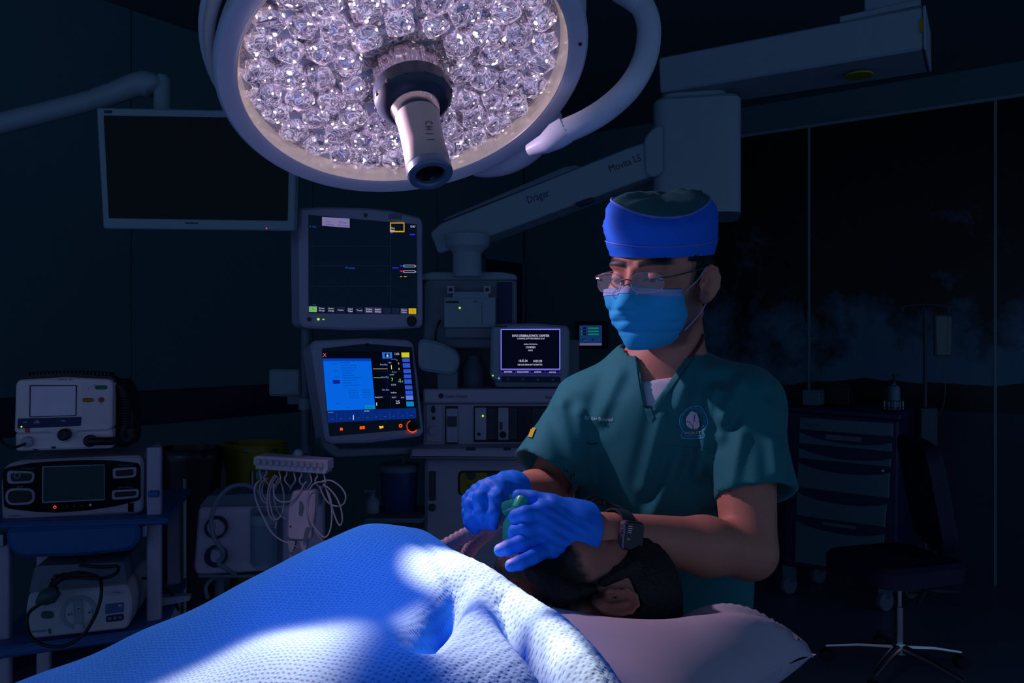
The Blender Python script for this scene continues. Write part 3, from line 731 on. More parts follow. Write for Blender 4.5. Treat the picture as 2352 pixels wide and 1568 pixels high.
# worktop ledge
am.slab('worktop', [(955, 1022), (950, 1042), (1330, 1044), (1330, 1018)], -0.22, 0.26, 'pale_grey', 0.008, 0.008, at=-0.1)
am.rect('ledge_label', 1071, 1027, 1092, 1034, -0.2215, -0.2195, 'print_dark'); am.rect('ledge_label', 1157, 1027, 1173, 1034, -0.2215, -0.2195, 'print_dark')
# lower cabinet with yellow bay
am.slab('lower_cabinet', [(975, 1050), (975, 1330), (1330, 1330), (1330, 1050)], -0.06, 0.28, 'pale_grey', 0.03, 0.012)
am.rect('base_plinth', 975, 1330, 1330, 1600, -0.05, 0.26, 'slate_grey', 0.02, 0.01)
sl = am.rect('flow_tube', 985, 1082, 1001, 1150, -0.066, -0.05, 'dark_grey', 0.006, 0.002); am.disc('flow_knob', 992, 1167, 8, -0.085, -0.055, 'dark_grey', ch=0.004)
am.rect('bay_frame', 1052, 1081, 1154, 1138, -0.0635, -0.05, 'black', 0.02, 0.002)
yb = am.rect('yellow_bay', 1056, 1085, 1150, 1136, -0.066, -0.055, 'dull_yellow', 0.016, 0.002)
am.slab('vaporiser_notch', [(1071, 1085), (1071, 1096), (1077, 1102), (1086, 1102), (1092, 1096), (1092, 1085)], -0.068, -0.06, 'dark_grey', 0.003, parent=yb)
am.slab('vaporiser_notch', [(1119, 1085), (1119, 1100), (1141, 1100), (1141, 1085)], -0.068, -0.06, 'dark_grey', 0.003, parent=yb)
am.text('bay_lettering', [('SEV A', 1070, 1118, 6, 'l', 26)], -0.0665, 'print_dark', yb)
am.disc('hose_port', 1194, 1094, 10, -0.085, -0.055, 'dark_grey', ch=0.004)
for a in (985, 1300):
    MB().lathe([(0, -0.02), (0.05, -0.02), (0.055, -0.012), (0.055, 0.012), (0.05, 0.02), (0, 0.02)], 20, Matrix.Translation((am.L(a, 1500)[0], 0.1, z0 + 0.056)) @ Matrix.Rotation(rad(90), 4, 'Y')).obj('castor', 'black', am.root)
# column that carries the two screens
sp = empty('screen_post', (P(702, 1045, 2.9).x, 2.95, 0), 'grey round post carrying the two lit screens beside the machine', 'screen post')
pz = P(702, 900, 2.95); pb = P(702, 1045, 2.95)
fixw(MB().tube([(pz.x, 2.95, 0.05), (pz.x, 2.95, 1.68)], 0.017, 14).obj('post', 'slate_grey', None), sp)
fixw(MB().tube([(pz.x, 2.95, P(702, 940, 2.95).z), (pz.x, 2.95, P(702, 915, 2.95).z)], 0.025, 14).obj('collar', 'cool_grey', None), sp)
fixw(MB().tube([(pz.x, 2.95, 0.0), (pz.x, 2.95, 0.06)], [0.24, 0.05], 24).obj('foot', 'slate_grey', None), sp)
for z_, y_ in ((620, 0.08), (900, 0.08)):
    q = P(800, z_, 3.0); fixw(MB().tube([(pz.x, 2.95, q.z), (q.x, 3.05, q.z)], 0.02, 12).obj('bracket', 'slate_grey', None), sp)
hk = Dev('hand_controller', 'small grey box with rounded corners clamped left of the lower screen', 'control box', 655, 905, 2.92, 12)
hk.rect('case', 618, 848, 690, 910, 0.0, 0.06, 'cool_grey', 0.012, 0.008); hk.rect('back_cover', 622, 852, 694, 906, 0.055, 0.075, 'slate_grey', 0.01)
hk.rect('clamp', 660, 905, 700, 928, 0.02, 0.06, 'slate_grey', 0.006)

# ================================================================ upper patient monitor
M('monitor_plastic', (0.44, 0.42, 0.60), 0.5, var=0.04)
um = Dev('patient_monitor', 'upper square monitor with dark screen and row of small grey buttons', 'monitor', 690, 752, 2.8, 33, 0)
case = um.slab('case', [(687, 490), (690, 478), (740, 475), (840, 477), (900, 483), (968, 499), (973, 515), (973, 745), (966, 752), (880, 757), (800, 758), (702, 753), (690, 742)], 0.0, 0.09, 'monitor_plastic', 0.012, 0.008)
us = um.slab('screen', [(709, 493), (709, 719), (959, 722), (957, 515)], -0.002, 0.002, glow('screen_dark', (2, 12, 28), 1.0))
um.slab('grey_window', [(740, 498), (740, 518), (803, 523), (803, 502)], -0.0032, -0.002, glow('win_grey', (120, 112, 158)), parent=us)
um.text('window_text', [('Patient', 748, 510, 4, 'l', 13), ('Disconnected', 748, 516, 4, 'l', 18), ('SPO2 probe', 778, 512, 4, 'l', 20), ('Disconnected', 775, 518.5, 4, 'l', 24)], -0.0036, glow('txt_dim', (60, 55, 90)), us)
um.bars('yellow_frame', [(896, 511, 929, 513), (896, 530, 929, 533), (896, 511, 898, 533), (927, 512, 929, 533)], -0.003, glow('ui_yellow', (214, 160, 10)), us)
um.text('white_text', [('13:47', 942, 522, 5, 'l', 12), ('Wired', 898, 525, 4, 'l', 8), ('Network', 897, 530, 4, 'l', 10)], -0.003, glow('txt_white', (205, 205, 235)), us)
um.text('blue_text', [('II  Filt.', 711, 522, 4, 'l', 16), ('No sensor', 793, 616.5, 5, 'l', 23), ('Filt.', 718, 701, 3, 'l', 9)], -0.003, glow('txt_blue', (30, 80, 170)), us)
um.bars('blue_mark', [(901, 614, 916, 616), (919, 609, 925, 612), (941, 537, 953, 540), (897, 533, 902, 536)], -0.003, glow('ui_blue', (40, 40, 230)), us)
um.bars('red_mark', [(919, 621, 926, 624)], -0.003, glow('ui_red', (220, 20, 40)), us)
um.bars('yellow_mark', [(919, 634, 923, 636), (928, 634, 934, 636)], -0.003, 'ui_yellow', us)
for yy in (611, 624):
    um.bars('pill_outline', [(928, yy - 3, 953, yy - 2), (928, yy + 1.5, 953, yy + 2.5), (927, yy - 3, 928, yy + 2), (953, yy - 2, 954, yy + 2), (954, yy - 0.5, 956, yy + 0.5)], -0.003, 'txt_white', us)
um.bars('grid_line', [(712, 564.5, 897, 565.3), (712, 609.5, 897, 610.3), (712, 657, 897, 657.8), (897, 536, 898, 703)], -0.003, glow('ui_line', (10, 30, 55)), us)
bt = [(710, 728, 'ui_green', None), (730, 748, 'b_dark', ('Monitor', 'Setup')), (752, 769, 'b_dark', ('Monitor', 'Setup')), (773, 792, 'b_dark', ('Procedures',)), (797, 812, 'b_dark', ('Data &', 'Pages')), (817, 834, 'b_dark', ('Trends',)),
      (838, 857, 'b_grey', ('Print', 'Waveforms')), (859, 877, 'b_grey', ('Admit/', 'Discharge')), (880, 898, 'b_dark', None), (901, 917, 'b_dark', None), (920, 936, 'b_grey', ('Alarms', 'Volume')), (939, 956, 'ui_gold', None)]
glow('ui_green', (110, 172, 100)); glow('b_dark', (16, 26, 50)); glow('b_grey', (52, 52, 84)); glow('ui_gold', (200, 160, 12))
for x0, x1, mt, tx in bt:
    q = (x0 - 709) / 250 * 5
    bo = um.slab('soft_key', [(x0, 703 + q), (x0, 716 + q), (x1, 716.4 + q), (x1, 703.4 + q)], -0.0034, -0.002, mt, parent=us)
    if tx: um.text('key_text', [(t, (x0 + x1) / 2, (709 if len(tx) == 2 else 712) + 5 * i + q, 3.4, 'c', min(x1 - x0 - 4, 13)) for i, t in enumerate(tx)], -0.004, 'txt_white', us)
um.text('key_symbol', [('X', 716.5, 711, 5, 'l', 4), ('!', 946.5, 716.5, 5, 'l', 1.5)], -0.004, 'txt_dim', us)
um.disc('bezel_eye', 840, 494, 4.5, -0.0015, 0.001, 'dark_grey'); um.bars('bezel_label', [(893, 491, 923, 503)], -0.0008, 'slate_grey')
um.disc('power_button', 711, 733, 5, -0.002, 0.001, 'dark_grey'); um.disc('speaker_dial', 947, 737, 11, -0.006, 0.001, 'black', ch=0.002)
um.disc('status_light', 731.5, 733, 2.4, -0.002, 0.001, 'green_led', n=10); um.bars('status_light', [(741, 732.5, 745, 734)], -0.001, 'green_led')

# ================================================================ lower ventilator screen
lm = Dev('ventilator_screen', 'lower tilted touch screen showing bright blue window and orange keys', 'monitor', 748, 1038, 2.72, 33, 14)
lm.slab('case', [(715, 792), (722, 781), (840, 775), (940, 779), (952, 788), (975, 990), (968, 1000), (850, 1015), (762, 1017), (748, 1008)], 0.0, 0.09, 'monitor_plastic', 0.012, 0.008)
face = lm.slab('front_glass', [(740, 800), (757, 1002), (966, 984), (946, 797), (840, 789)], -0.002, 0.002, M('panel_teal', (0.03, 0.05, 0.075), 0.3, var=0.05), 0.004)
ls = lm.slab('screen', [(741, 806), (753, 971), (957, 961), (944, 808)], -0.0035, -0.0015, glow('screen_black', (1, 4, 14), 1.0))
Y = -0.0045
lm.slab('blue_window', [(742, 823), (751.5, 943), (862, 939), (852, 823)], Y, -0.003, glow('ui_bright_blue', (2, 98, 222)), parent=ls)
lm.slab('window_title', [(742, 823), (742.5, 829), (852.5, 829), (852, 823)], Y - 0.0004, Y, glow('ui_title', (2, 62, 178)), parent=ls)
lm.text('window_text', [('Pre-use check', 781, 834, 3.2, 'l', 23)] + [(t, 784 + i*0.5, 840 + 5.8*i, 3, 'l', wv) for i, (t, wv) in enumerate((('Check vaporizers and gas supply', 35), ('Check breathing circuit', 34), ('Suction and hoses ok', 28), ('Open patient valve', 24), ('Leak and compliance', 28), ('Manual ventilation bag and adapter', 44), ('Calibrate flow sensor ok', 33), ('Alarm limits ok', 21), ('Oxygen sensor calibration', 40)))]
        + [('Leak test', 765, 836, 3, 'l', 10), ('Machine', 766, 853, 3, 'l', 11), ('Circuit', 766, 866.5, 3, 'l', 13)]
        + [(t, 800 + i, 897.5 + 5.8*i, 3, 'l', 22) for i, t in enumerate(('Low P Leak test', 'Flow calib. test', 'Compliance test', 'Vent leak test'))] + [('18-Mar-24 07:13', 832 + i*0.5, 897 + 5.7*i, 3, 'l', 20) for i in range(4)]
        + [('Start', 797, 937, 3, 'l', 7), ('Check', 771, 928, 3, 'l', 12)], Y - 0.001, glow('txt_navy', (2, 40, 120)), ls)
lm.slab('check_button', [(764, 872), (764.8, 881), (781, 880.6), (780.4, 872)], Y - 0.0006, Y, glow('ui_deep_blue', (10, 30, 140)), parent=ls)
lm.slab('check_button', [(838, 930.5), (838.8, 940), (862.4, 939), (861.6, 929.5)], Y - 0.0006, Y, glow('ui_cyan', (10, 130, 190)), parent=ls)
lm.text('button_text', [('Start Case', 843, 937, 3, 'l', 13), ('Low P', 767, 877, 3, 'l', 10)], Y - 0.0012, 'txt_navy', ls)
lm.text('red_cross', [('X', 742, 819, 8, 'l', 8)], Y, glow('ui_redcross', (255, 96, 84)), ls)
lm.slab('lock_icon', [(878, 809), (879, 823), (901, 822.6), (900, 809)], Y, -0.003, glow('ui_iconblue', (30, 110, 220)), parent=ls)
lm.bars('lock_plate', [(884, 811, 895, 820)], Y - 0.0006, 'screen_black', ls); lm.bars('lock_body', [(888, 815, 892, 819), (888.6, 812, 889.3, 815), (890.8, 812, 891.5, 815)], Y - 0.0012, 'txt_white', ls)
lm.text('white_text', [('13:33', 906, 815, 5, 'l', 11), ('25', 909, 927, 7.5, 'l', 9.5), ('Paw', 893, 834, 3, 'l', 6), ('%', 910, 828, 2, 'l', 3), ('Standby', 753, 948, 3, 'l', 13), ('Standby', 836, 945, 3, 'l', 13), ('FiO2 %', 900, 914, 3, 'l', 10), ('mL', 921, 914, 3, 'l', 8), ('Respiration', 861.5, 913.6, 3, 'l', 18), ('CO2', 898, 885, 3, 'l', 12), ('Sevoflurane', 898, 903, 3, 'l', 13)], Y, 'txt_white', ls)
lm.text('grey_blue_text', [('Standby', 873, 839, 4.5, 'l', 17), ('Standby', 876, 868, 4.5, 'l', 17), ('No data', 878, 897, 4.5, 'l', 16), ('cmH2O', 898, 826, 2.4, 'l', 12), ('Resp', 900, 855.5, 3, 'l', 11)], Y, glow('ui_lightblue', (120, 140, 220)), ls)
lm.text('yellow_text', [('1', 895.5, 848, 10, 'l', 5), ('5', 914, 836.5, 4.5, 'l', 3), ('0', 915, 849, 4.5, 'l', 3)], Y, glow('ui_paleyellow', (235, 220, 130)), ls)
lm.text('green_text', [('7', 898.5, 875.5, 8, 'l', 5), ('<0.1', 914, 878, 4.5, 'l', 11), ('etCO2', 895, 861.5, 3, 'l', 10), ('AA', 917, 872, 2.5, 'l', 4)], Y, glow('ui_palegreen', (150, 235, 150)), ls)
lm.bars('trace', [(857, 846.4, 890, 847.3)], Y, 'ui_paleyellow', ls); lm.bars('trace', [(858, 866.6, 876, 867.5)], Y, glow('ui_tracegreen', (90, 190, 110)), ls)
lm.bars('scale_bar', [(864.5, 924, 866, 931), (810.8, 953, 812.6, 964)], Y - 0.0008, 'txt_white', ls)
lm.bars('divider', [(856, 852, 926, 852.7), (893, 880.5, 927, 881.1), (862, 909, 929, 909.6), (890, 824, 890.7, 909), (897, 909, 897.7, 936)], Y, glow('ui_navyline', (8, 22, 90)), ls)
lm.slab('yellow_key', [(922, 809.5), (923, 820.5), (940.5, 820.3), (939.8, 809.3)], Y, -0.003, glow('ui_yellowgreen', (205, 196, 22)), parent=ls)
for i, (a, b_, mt) in enumerate(((823, 831, 'k'), (834, 844, 'k'), (848, 857, 'k'), (860, 868, 'k'), (871, 881, 'k'), (885, 894, 'k'), (897, 906, 'k'), (908, 918, 'ui_keylight'), (922, 933, 'ui_cyan'))):
    q = (a - 823) * 0.095; glow('ui_keylight', (90, 120, 220))
    lm.slab('side_key', [(924 + q, a), (925 + q, b_), (941.5 + q, b_ - 0.3), (940.6 + q, a - 0.3)], Y, -0.003, glow('ui_key', (42, 82, 205)) if mt == 'k' else mt, parent=ls)
lm.slab('lower_bar', [(751.8, 944.5), (753, 970.5), (956.6, 960.5), (955, 936)], Y, -0.003, glow('ui_bar', (4, 38, 116)), parent=ls)
for i in range(10):
    xa = 754 + i * 20.2; lm.text('bar_text', [('----', xa + 6, 963 - i * 0.9, 2.4, 'l', 6)], Y - 0.0008, 'ui_lightblue', ls)
    if i: lm.bars('bar_split', [(xa - 1, 949 - i * 0.75, xa - 0.4, 969 - i * 1.0)], Y - 0.0006, glow('ui_barline', (14, 60, 150)), ls)
OR = glow('key_orange', (255, 84, 14), 1.1)
for pts in ([(781, 988), (788, 987.5), (786.5, 982), (782.5, 982)], [(827, 985.5), (831.5, 985.2), (831.2, 978.5), (827, 978.8)], [(833, 985), (838, 984.8), (837.8, 978), (833, 978.3)]): lm.slab('lit_symbol', pts, -0.004, -0.002, OR, parent=face)
lm.ring('lit_symbol', 920.5, 977.5, 2.0, 3.8, -0.004, -0.002, OR, face, 14)
lm.slab('lit_symbol', [(871, 978), (873, 984), (877, 983), (881, 982), (880, 977), (876, 979)], -0.004, -0.002, glow('key_yellow', (255, 190, 60)), parent=face)
lm.disc('rotary_knob', 948, 978, 11, -0.012, 0.0, 'gloss_black', face, ch=0.003)
lm.ring('knob_arc', 948, 978.5, 10.5, 12.5, -0.006, -0.002, OR, face, 22, 110, 310)
lm.disc('bezel_eye', 845, 793, 5, -0.003, 0.001, 'black')
lm.slab('stand', [(735, 1000), (745, 1030), (770, 1050), (975, 1040), (975, 1025), (780, 1030), (752, 1006)], 0.03, 0.08, 'slate_grey', 0.01, 0.004)

# ================================================================ oximeter
ox = Dev('oximeter', 'small grey oximeter with white text on black screen and violet border', 'oximeter', 1130, 882, 3.0, 4)
ox.slab('case', [(1128, 760), (1132, 746), (1220, 742), (1304, 748), (1309, 762), (1307, 860), (1300, 878), (1140, 877), (1127, 866)], 0.0, 0.12, 'cool_grey', 0.012, 0.008)
ox.slab('foot_tray', [(1136, 876), (1140, 889), (1304, 889), (1304, 877)], 0.004, 0.14, 'slate_grey', 0.006, 0.003)
os_ = ox.slab('screen', [(1150, 754), (1148, 858), (1287, 859), (1288, 757)], -0.002, 0.002, glow('ox_black', (1, 3, 18)))
VB = glow('ui_violet', (130, 130, 255), 1.1)
ox.bars('screen_border', [(1151, 755, 1287, 757.3), (1150, 846.5, 1286, 848.6), (1150, 756, 1152, 848), (1285, 758, 1287, 848)], -0.003, VB, os_)
ox.bars('menu_border', [(1150, 850, 1286, 851), (1150, 856, 1286, 857), (1150, 850, 1150.8, 857), (1183.6, 850, 1184.4, 857), (1218, 850, 1218.8, 857), (1251.6, 850, 1252.4, 857), (1285.4, 850, 1286.2, 857)], -0.003, glow('ui_purple', (90, 60, 220)), os_)
ox.text('screen_text', [('INVOS CEREBRAL/SOMATIC OXIMETER', 1219, 773.5, 5.5, 'c', 85), ('4 CHANNEL SOFTWARE VERSION 7.2.4.8', 1219, 779, 3.4, 'c', 63), ('GENERAL M MULTILINGUAL', 1219, 791.5, 2.6, 'c', 32), ('COVIDIEN', 1218.5, 799.5, 4.6, 'c', 22), ('INVOS', 1218.5, 806, 3.4, 'c', 10), ('18.03.24', 1190.5, 831, 5.2, 'l', 21), ('14:01:20', 1223.5, 831.5, 5.2, 'l', 21.5), ('USB FLASH DRIVE NOT CONNECTED.', 1217.5, 839, 3.4, 'c', 57),
     ('NEW PATIENT', 1167, 855.2, 2.8, 'c', 19), ('PREVIOUS PATIENT', 1201, 855.4, 2.8, 'c', 27), ('DATE/TIME', 1235, 855.6, 2.8, 'c', 16), ('NEXT MENU', 1269, 856, 2.8, 'c', 16)], -0.0032, glow('txt_ox', (215, 215, 245), 1.1), os_)
bp_ = ox.slab('key_panel', [(1151, 864), (1152, 876), (1284, 878), (1288, 874), (1286, 865)], -0.002, 0.002, 'print_navy', 0.004)
for i in range(4): ox.disc('key', 1166.5 + 34.5 * i, 870.5 + 0.5 * i, 3.2, -0.004, -0.001, 'slate_grey', bp_, n=14)
ox.disc('power_light', 1132, 862.5, 1.5, -0.002, 0.001, 'green_led', n=10); ox.disc('status_light', 1146, 868.5, 1.8, -0.002, 0.001, 'blue_led', n=10)
ox.bars('maker_mark', [(1136, 748, 1165, 751)], -0.0008, 'print_dark')
# ================================================================ equipment trolley, lower left
M('trolley_blue', (0.03, 0.13, 0.36), 0.45, var=0.08)
M('bin_blue', (0.02, 0.12, 0.34), 0.5, var=0.08)
M('warm_white', (0.80, 0.66, 0.72), 0.45, var=0.05)
M('generator_grey', (0.42, 0.37, 0.45), 0.4, var=0.05)
M('device_white', (0.50, 0.53, 0.60), 0.42, var=0.05)
tr_ = Dev('equipment_trolley', 'pale-framed equipment trolley with blue shelves holding three devices', 'trolley', 180, 1200, 2.15, 14)
zf = (tr_.i @ Vector((P(180, 1200, 2.15).x, 2.15, 0))).z
pl = tr_.L(12, 1400)[0] - 0.01; pr_ = tr_.L(352, 1300)[0]
for xp in (pl, pr_):
    for yy in (0.02, 0.36):
        po = roundp([(-0.018, -0.014), (0.018, -0.014), (0.018, 0.014), (-0.018, 0.014)], 0.006, 3)
        vprism(po, zf + 0.06, (tr_.L(350, 1028)[1] if xp == pr_ else tr_.L(20, 1240)[1]) if yy < 0.1 else tr_.L(350, 1215)[1]).xf(Matrix.Translation((xp, yy, 0))).obj('upright', 'pale_grey', tr_.root)
        MB().lathe([(0, -0.012), (0.028, -0.012), (0.03, -0.008), (0.03, 0.008), (0.028, 0.012), (0, 0.012)], 18, Matrix.Translation((xp, yy, zf + 0.031)) @ Matrix.Rotation(rad(90), 4, 'Y')).obj('castor', 'black', tr_.root)
tr_.slab('shelf', [(-40, 1203), (-40, 1217), (385, 1205), (385, 1190)], -0.05, 0.40, 'trolley_blue', 0.006, 0.006)
tr_.slab('shelf', [(-40, 1492), (-40, 1520), (372, 1462), (372, 1440)], -0.06, 0.40, 'trolley_blue', 0.006, 0.006)
MB().box((pl, -0.0, zf + 0.15), (pr_, 0.38, zf + 0.17)).obj('shelf', 'trolley_blue', tr_.root)
mb = MB()
tr_.slab('drawer_bin', [(10, 1216), (18, 1262), (45, 1282), (200, 1277), (300, 1265), (318, 1245), (320, 1203), (180, 1206)], -0.055, 0.30, 'bin_blue', 0.02, 0.01)
for a in (331, 4):
    c = tr_.rect('bin_latch', a - 6, 1206 if a > 100 else 1226, a + 5, 1234 if a > 100 else 1256, -0.02, 0.0, 'steel', 0.003, 0.002)
tr_.rect('side_clamp', 340, 1128, 364, 1142, -0.012, 0.02, 'trolley_blue', 0.003, 0.002)
tr_.slab('cross_rail', [(368, 1372), (368, 1392), (436, 1379), (436, 1368)], 0.10, 0.13, 'pale_grey', 0.004)
tr_.rect('yellow_strip', 222, 1274, 300, 1284, 0.12, 0.2, 'dull_yellow')

# ---------------------------------------------------------------- defibrillator
df = Dev('defibrillator', 'cream defibrillator with small grey screen and black dial on top of the trolley', 'defibrillator', 38, 1036, 2.1, 14)
df.slab('lower_body', [(34, 995), (36, 1036), (258, 1029), (258, 985)], 0.006, 0.20, 'warm_white', 0.008, 0.005)
df.slab('front_case', [(36, 885), (33, 992), (42, 996), (115, 993), (124, 997), (132, 1012), (146, 1019), (160, 1012), (170, 996), (180, 991), (250, 988), (257, 980), (258, 880), (252, 871), (150, 866), (46, 872), (38, 878)], 0.0, 0.05, 'warm_white', 0.008, 0.004)
df.slab('rear_case', [(40, 880), (40, 1025), (262, 1018), (262, 874)], 0.05, 0.22, 'dark_grey', 0.01)
sc_ = df.slab('screen_frame', [(68, 884), (67, 958), (175, 955), (177, 884)], -0.0015, 0.003, 'black', 0.003)
df.slab('screen', [(71, 887), (70, 956), (173, 953), (174, 886)], -0.004, 0.0, M('mirror_screen', (0.30, 0.25, 0.33), 0.10, 0.9, var=0.1), 0.002, parent=sc_)
kp = df.slab('key_strip', [(41, 961), (40, 984), (185, 978), (187, 957)], -0.002, 0.003, 'print_navy', 0.002)
df.text('key_text', [('START', 52, 971, 3, 'l', 10), ('CODE', 80, 968, 3, 'l', 9), ('SUMMARY', 77, 972, 3, 'l', 15), ('PRINT', 141, 968, 3, 'l', 10)], -0.0026, glow('txt_strip', (48, 66, 90)), kp)
df.disc('power_light', 49, 980, 1.8, -0.004, -0.001, 'green_led', kp, n=10)
df.rect('red_label', 57, 983, 69, 993, -0.001, 0.002, M('label_red', (0.5, 0.06, 0.09), 0.5))
df.text('maker_lettering', [('LIFEPAK 20e', 132, 873.5, 4, 'l', 34)], -0.001, 'print_dark')
rp_ = df.slab('panel_outline', [(187, 877), (187, 976), (253, 976), (252, 874)], -0.0008, 0.002, M('warm_white_b', (0.74, 0.60, 0.66), 0.5, var=0.05), 0.006)
df.rect('on_key', 218, 885, 245, 894, -0.005, 0.0, M('key_green', (0.01, 0.13, 0.05), 0.5), 0.005, 0.001, rp_)
df.rect('charge_key', 189, 914, 214, 923, -0.005, 0.0, M('key_amber', (0.42, 0.14, 0.01), 0.5), 0.005, 0.001, rp_)
sk = df.disc('shock_key', 232, 918, 6.5, -0.005, 0.0, M('key_rust', (0.36, 0.08, 0.03), 0.5), rp_, ch=0.001)
df.text('panel_print', [('2', 200, 929, 5, 'l', 3), ('3', 231, 930, 5, 'l', 3), ('1', 216, 889, 4, 'l', 1.5)], -0.0014, 'print_dark', rp_)
df.ring('arrow_arc', 222, 902, 20, 21.5, -0.0014, 0.0, M('arc_grey', (0.40, 0.34, 0.40), 0.5), rp_, 16, 95, 160)
df.disc('dial', 145, 999, 15, -0.025, 0.0, 'black', ch=0.004)
df.disc('cable_socket', 61, 1015, 14, -0.008, 0.008, 'generator_grey', ch=0.003)
df.disc('paddle_socket', 205, 1013, 15, -0.012, 0.008, 'black', ch=0.004)
pp = [(205, 1013, -0.03), (225, 1013, -0.035), (250, 1013, -0.02), (270, 1012, 0.0)]
df.cable('paddle_plug', pp, 0.011, 'black')
df.bars('port_mark', [(118, 1025, 128, 1030), (76, 1031, 86, 1034)], 0.005, 'black')
df.cable('ecg_lead', [(58, 1019, -0.012), (30, 1027, -0.03), (8, 1018, -0.02), (0, 1000, 0.02), (14, 993, 0.04), (30, 998, 0.05)], 0.0035, 'black')
# ribbed handle along the top, coiled lead on the right
hd = df.slab('carry_handle', [(40, 872), (150, 866), (255, 872), (262, 880), (266, 874), (258, 864), (150, 857), (80, 859), (40, 869)], 0.03, 0.09, 'black', 0.006)
for i in range(22):
    xx = 62 + i * 8.8; yy = 860 - 4 * math.sin((i + 2) / 25 * math.pi) 
    df.rect('grip_rib', xx, yy - 3, xx + 4.5, yy + 3, 0.028, 0.092, 'black', 0.002, parent=hd)
coil = []
base_ = [(272, 885), (282, 905), (288, 940), (285, 975), (280, 1000), (290, 1012), (300, 1000), (298, 985)]
cp = catmull([(*df.L(a, b, 0.05)[:1], 0.05, df.L(a, b, 0.05)[1]) for a, b in base_], 40)
for i, q in enumerate(cp):
    a = i * 0.9; coil.append((q.x + 0.011*math.cos(a), q.y + 0.011*math.sin(a), q.z))
MB().tube(coil, 0.0048, 6).obj('coiled_lead', 'black', df.root, 60)
df.slab('paddle_holder', [(258, 875), (258, 1028), (300, 1028), (306, 960), (290, 890), (275, 872)], 0.07, 0.20, 'black', 0.02, 0.01)

# ---------------------------------------------------------------- electrosurgical generator
eg = Dev('electrosurgical_generator', 'grey electrosurgical generator with wide black front and dark display on the blue shelf', 'generator', 5, 1197, 2.12, 14)
eg.slab('body', [(2, 1110), (4, 1190), (12, 1197), (318, 1179), (328, 1172), (330, 1060), (322, 1045), (200, 1050), (40, 1058), (10, 1070)], 0.0, 0.30, 'generator_grey', 0.014, 0.006)
fr_ = eg.slab('front_panel', [(6, 1085), (10, 1077), (20, 1072), (70, 1063), (140, 1058), (200, 1056), (260, 1057), (316, 1063), (323, 1072), (323, 1143), (316, 1150), (260, 1163), (200, 1172), (130, 1177), (80, 1175), (20, 1168), (9, 1162)], -0.002, 0.003, 'gloss_black', 0.004)
dp = eg.slab('display_rim', [(97, 1071), (96, 1155), (241, 1148), (240, 1066)], -0.0035, 0.0, 'cool_grey', 0.004, parent=fr_)
eg.slab('display', [(100, 1073), (99, 1152), (239, 1145.5), (238, 1068)], -0.005, -0.002, glow('display_dim', (3, 12, 24)), 0.003, parent=fr_)
for nm, o4, i4, rr in (('outlet_one', [(15, 1080), (16, 1112), (77, 1109), (80, 1083)], [(24, 1086), (25, 1106), (72, 1104), (74, 1087)], 0.012), ('foot_outlet', [(11, 1121), (12, 1162), (80, 1158), (80, 1121)], [(18, 1126), (18, 1156), (74, 1152), (74, 1126)], 0.024),
                    ('outlet_two', [(258, 1075), (259, 1100), (312, 1096), (314, 1072)], [(265, 1080), (265, 1094), (306, 1091), (307, 1077)], 0.008), ('outlet_three', [(256, 1126), (257, 1149), (319, 1143), (319, 1122)], [(263, 1130), (263, 1142), (312, 1138), (313, 1127)], 0.008)):
    rim = eg.slab('outlet_rim', o4, -0.005, 0.0, 'generator_grey', rr, 0.002, parent=fr_); eg.slab('outlet', i4, -0.0062, -0.003, 'black', rr * 0.7, parent=fr_)
eg.ring('outlet_ring', 39.5, 1092, 5, 8, -0.009, -0.005, 'slate_grey', fr_, 20)
eg.text('panel_lettering', [('Monopolar 1', 49, 1078, 4, 'l', 32), ('Bipolar', 39, 1119, 4, 'l', 16), ('Monopolar 2', 273, 1070, 4, 'l', 32), ('LigaSure/Bipolar', 271, 1121, 4, 'l', 34)], -0.0025, 'slate_grey', fr_)
eg.ring('standby_symbol', 125.7, 1164.5, 2.4, 3.8, -0.004, -0.002, 'red_led', fr_, 16, 115, 425); eg.bars('standby_symbol', [(125.2, 1159.5, 126.4, 1164)], -0.0035, 'red_led', fr_)
for a, mt in ((154, 'print_dark'), (170, 'print_dark'), (188, 'print_dark'), (207, 'txt_dim')):
    eg.disc('touch_symbol', a, 1163 - (a - 154) * 0.07, 3, -0.003, -0.0015, mt, fr_, n=12)
eg.text('maker_lettering', [('Covidien', 19, 1187, 5, 'l', 27)], -0.001, 'dark_grey')
eg.rect('pad_socket', 294, 1155, 307, 1175, -0.001, 0.003, 'gloss_black', 0.001); eg.rect('label', 254, 1168, 272, 1176, -0.0008, 0.003, 'pale_grey', 0.003); eg.rect('label', 274, 1166, 290, 1174, -0.0008, 0.003, 'pale_grey', 0.003)

# ---------------------------------------------------------------- pump unit on the lower shelf
iu = Dev('pump_unit', 'small pale unit with round four-hole face and tiny display on lower shelf', 'pump unit', 72, 1466, 2.06, 14)
iu.slab('body', [(66, 1362), (59, 1400), (60, 1430), (72, 1462), (80, 1466), (288, 1444), (296, 1436), (303, 1400), (302, 1372), (292, 1342), (220, 1350), (130, 1357)], 0.0, 0.26, 'device_white', 0.012, 0.005)
iu.slab('sloped_top', [(66, 1362), (80, 1300), (285, 1290), (292, 1342), (130, 1357)], 0.03, 0.25, 'slate_grey', 0.01)
iu.ring('face_ring', 180, 1406, 32, 41, -0.004, 0.002, 'cool_grey', None, 40)
fc = iu.disc('face', 180, 1406, 33, -0.002, 0.002, 'device_white')
iu.slab('face_bridge', [(167, 1376), (171, 1440), (190, 1440), (189, 1376)], -0.006, 0.0, 'cool_grey', 0.004, 0.001, parent=fc)
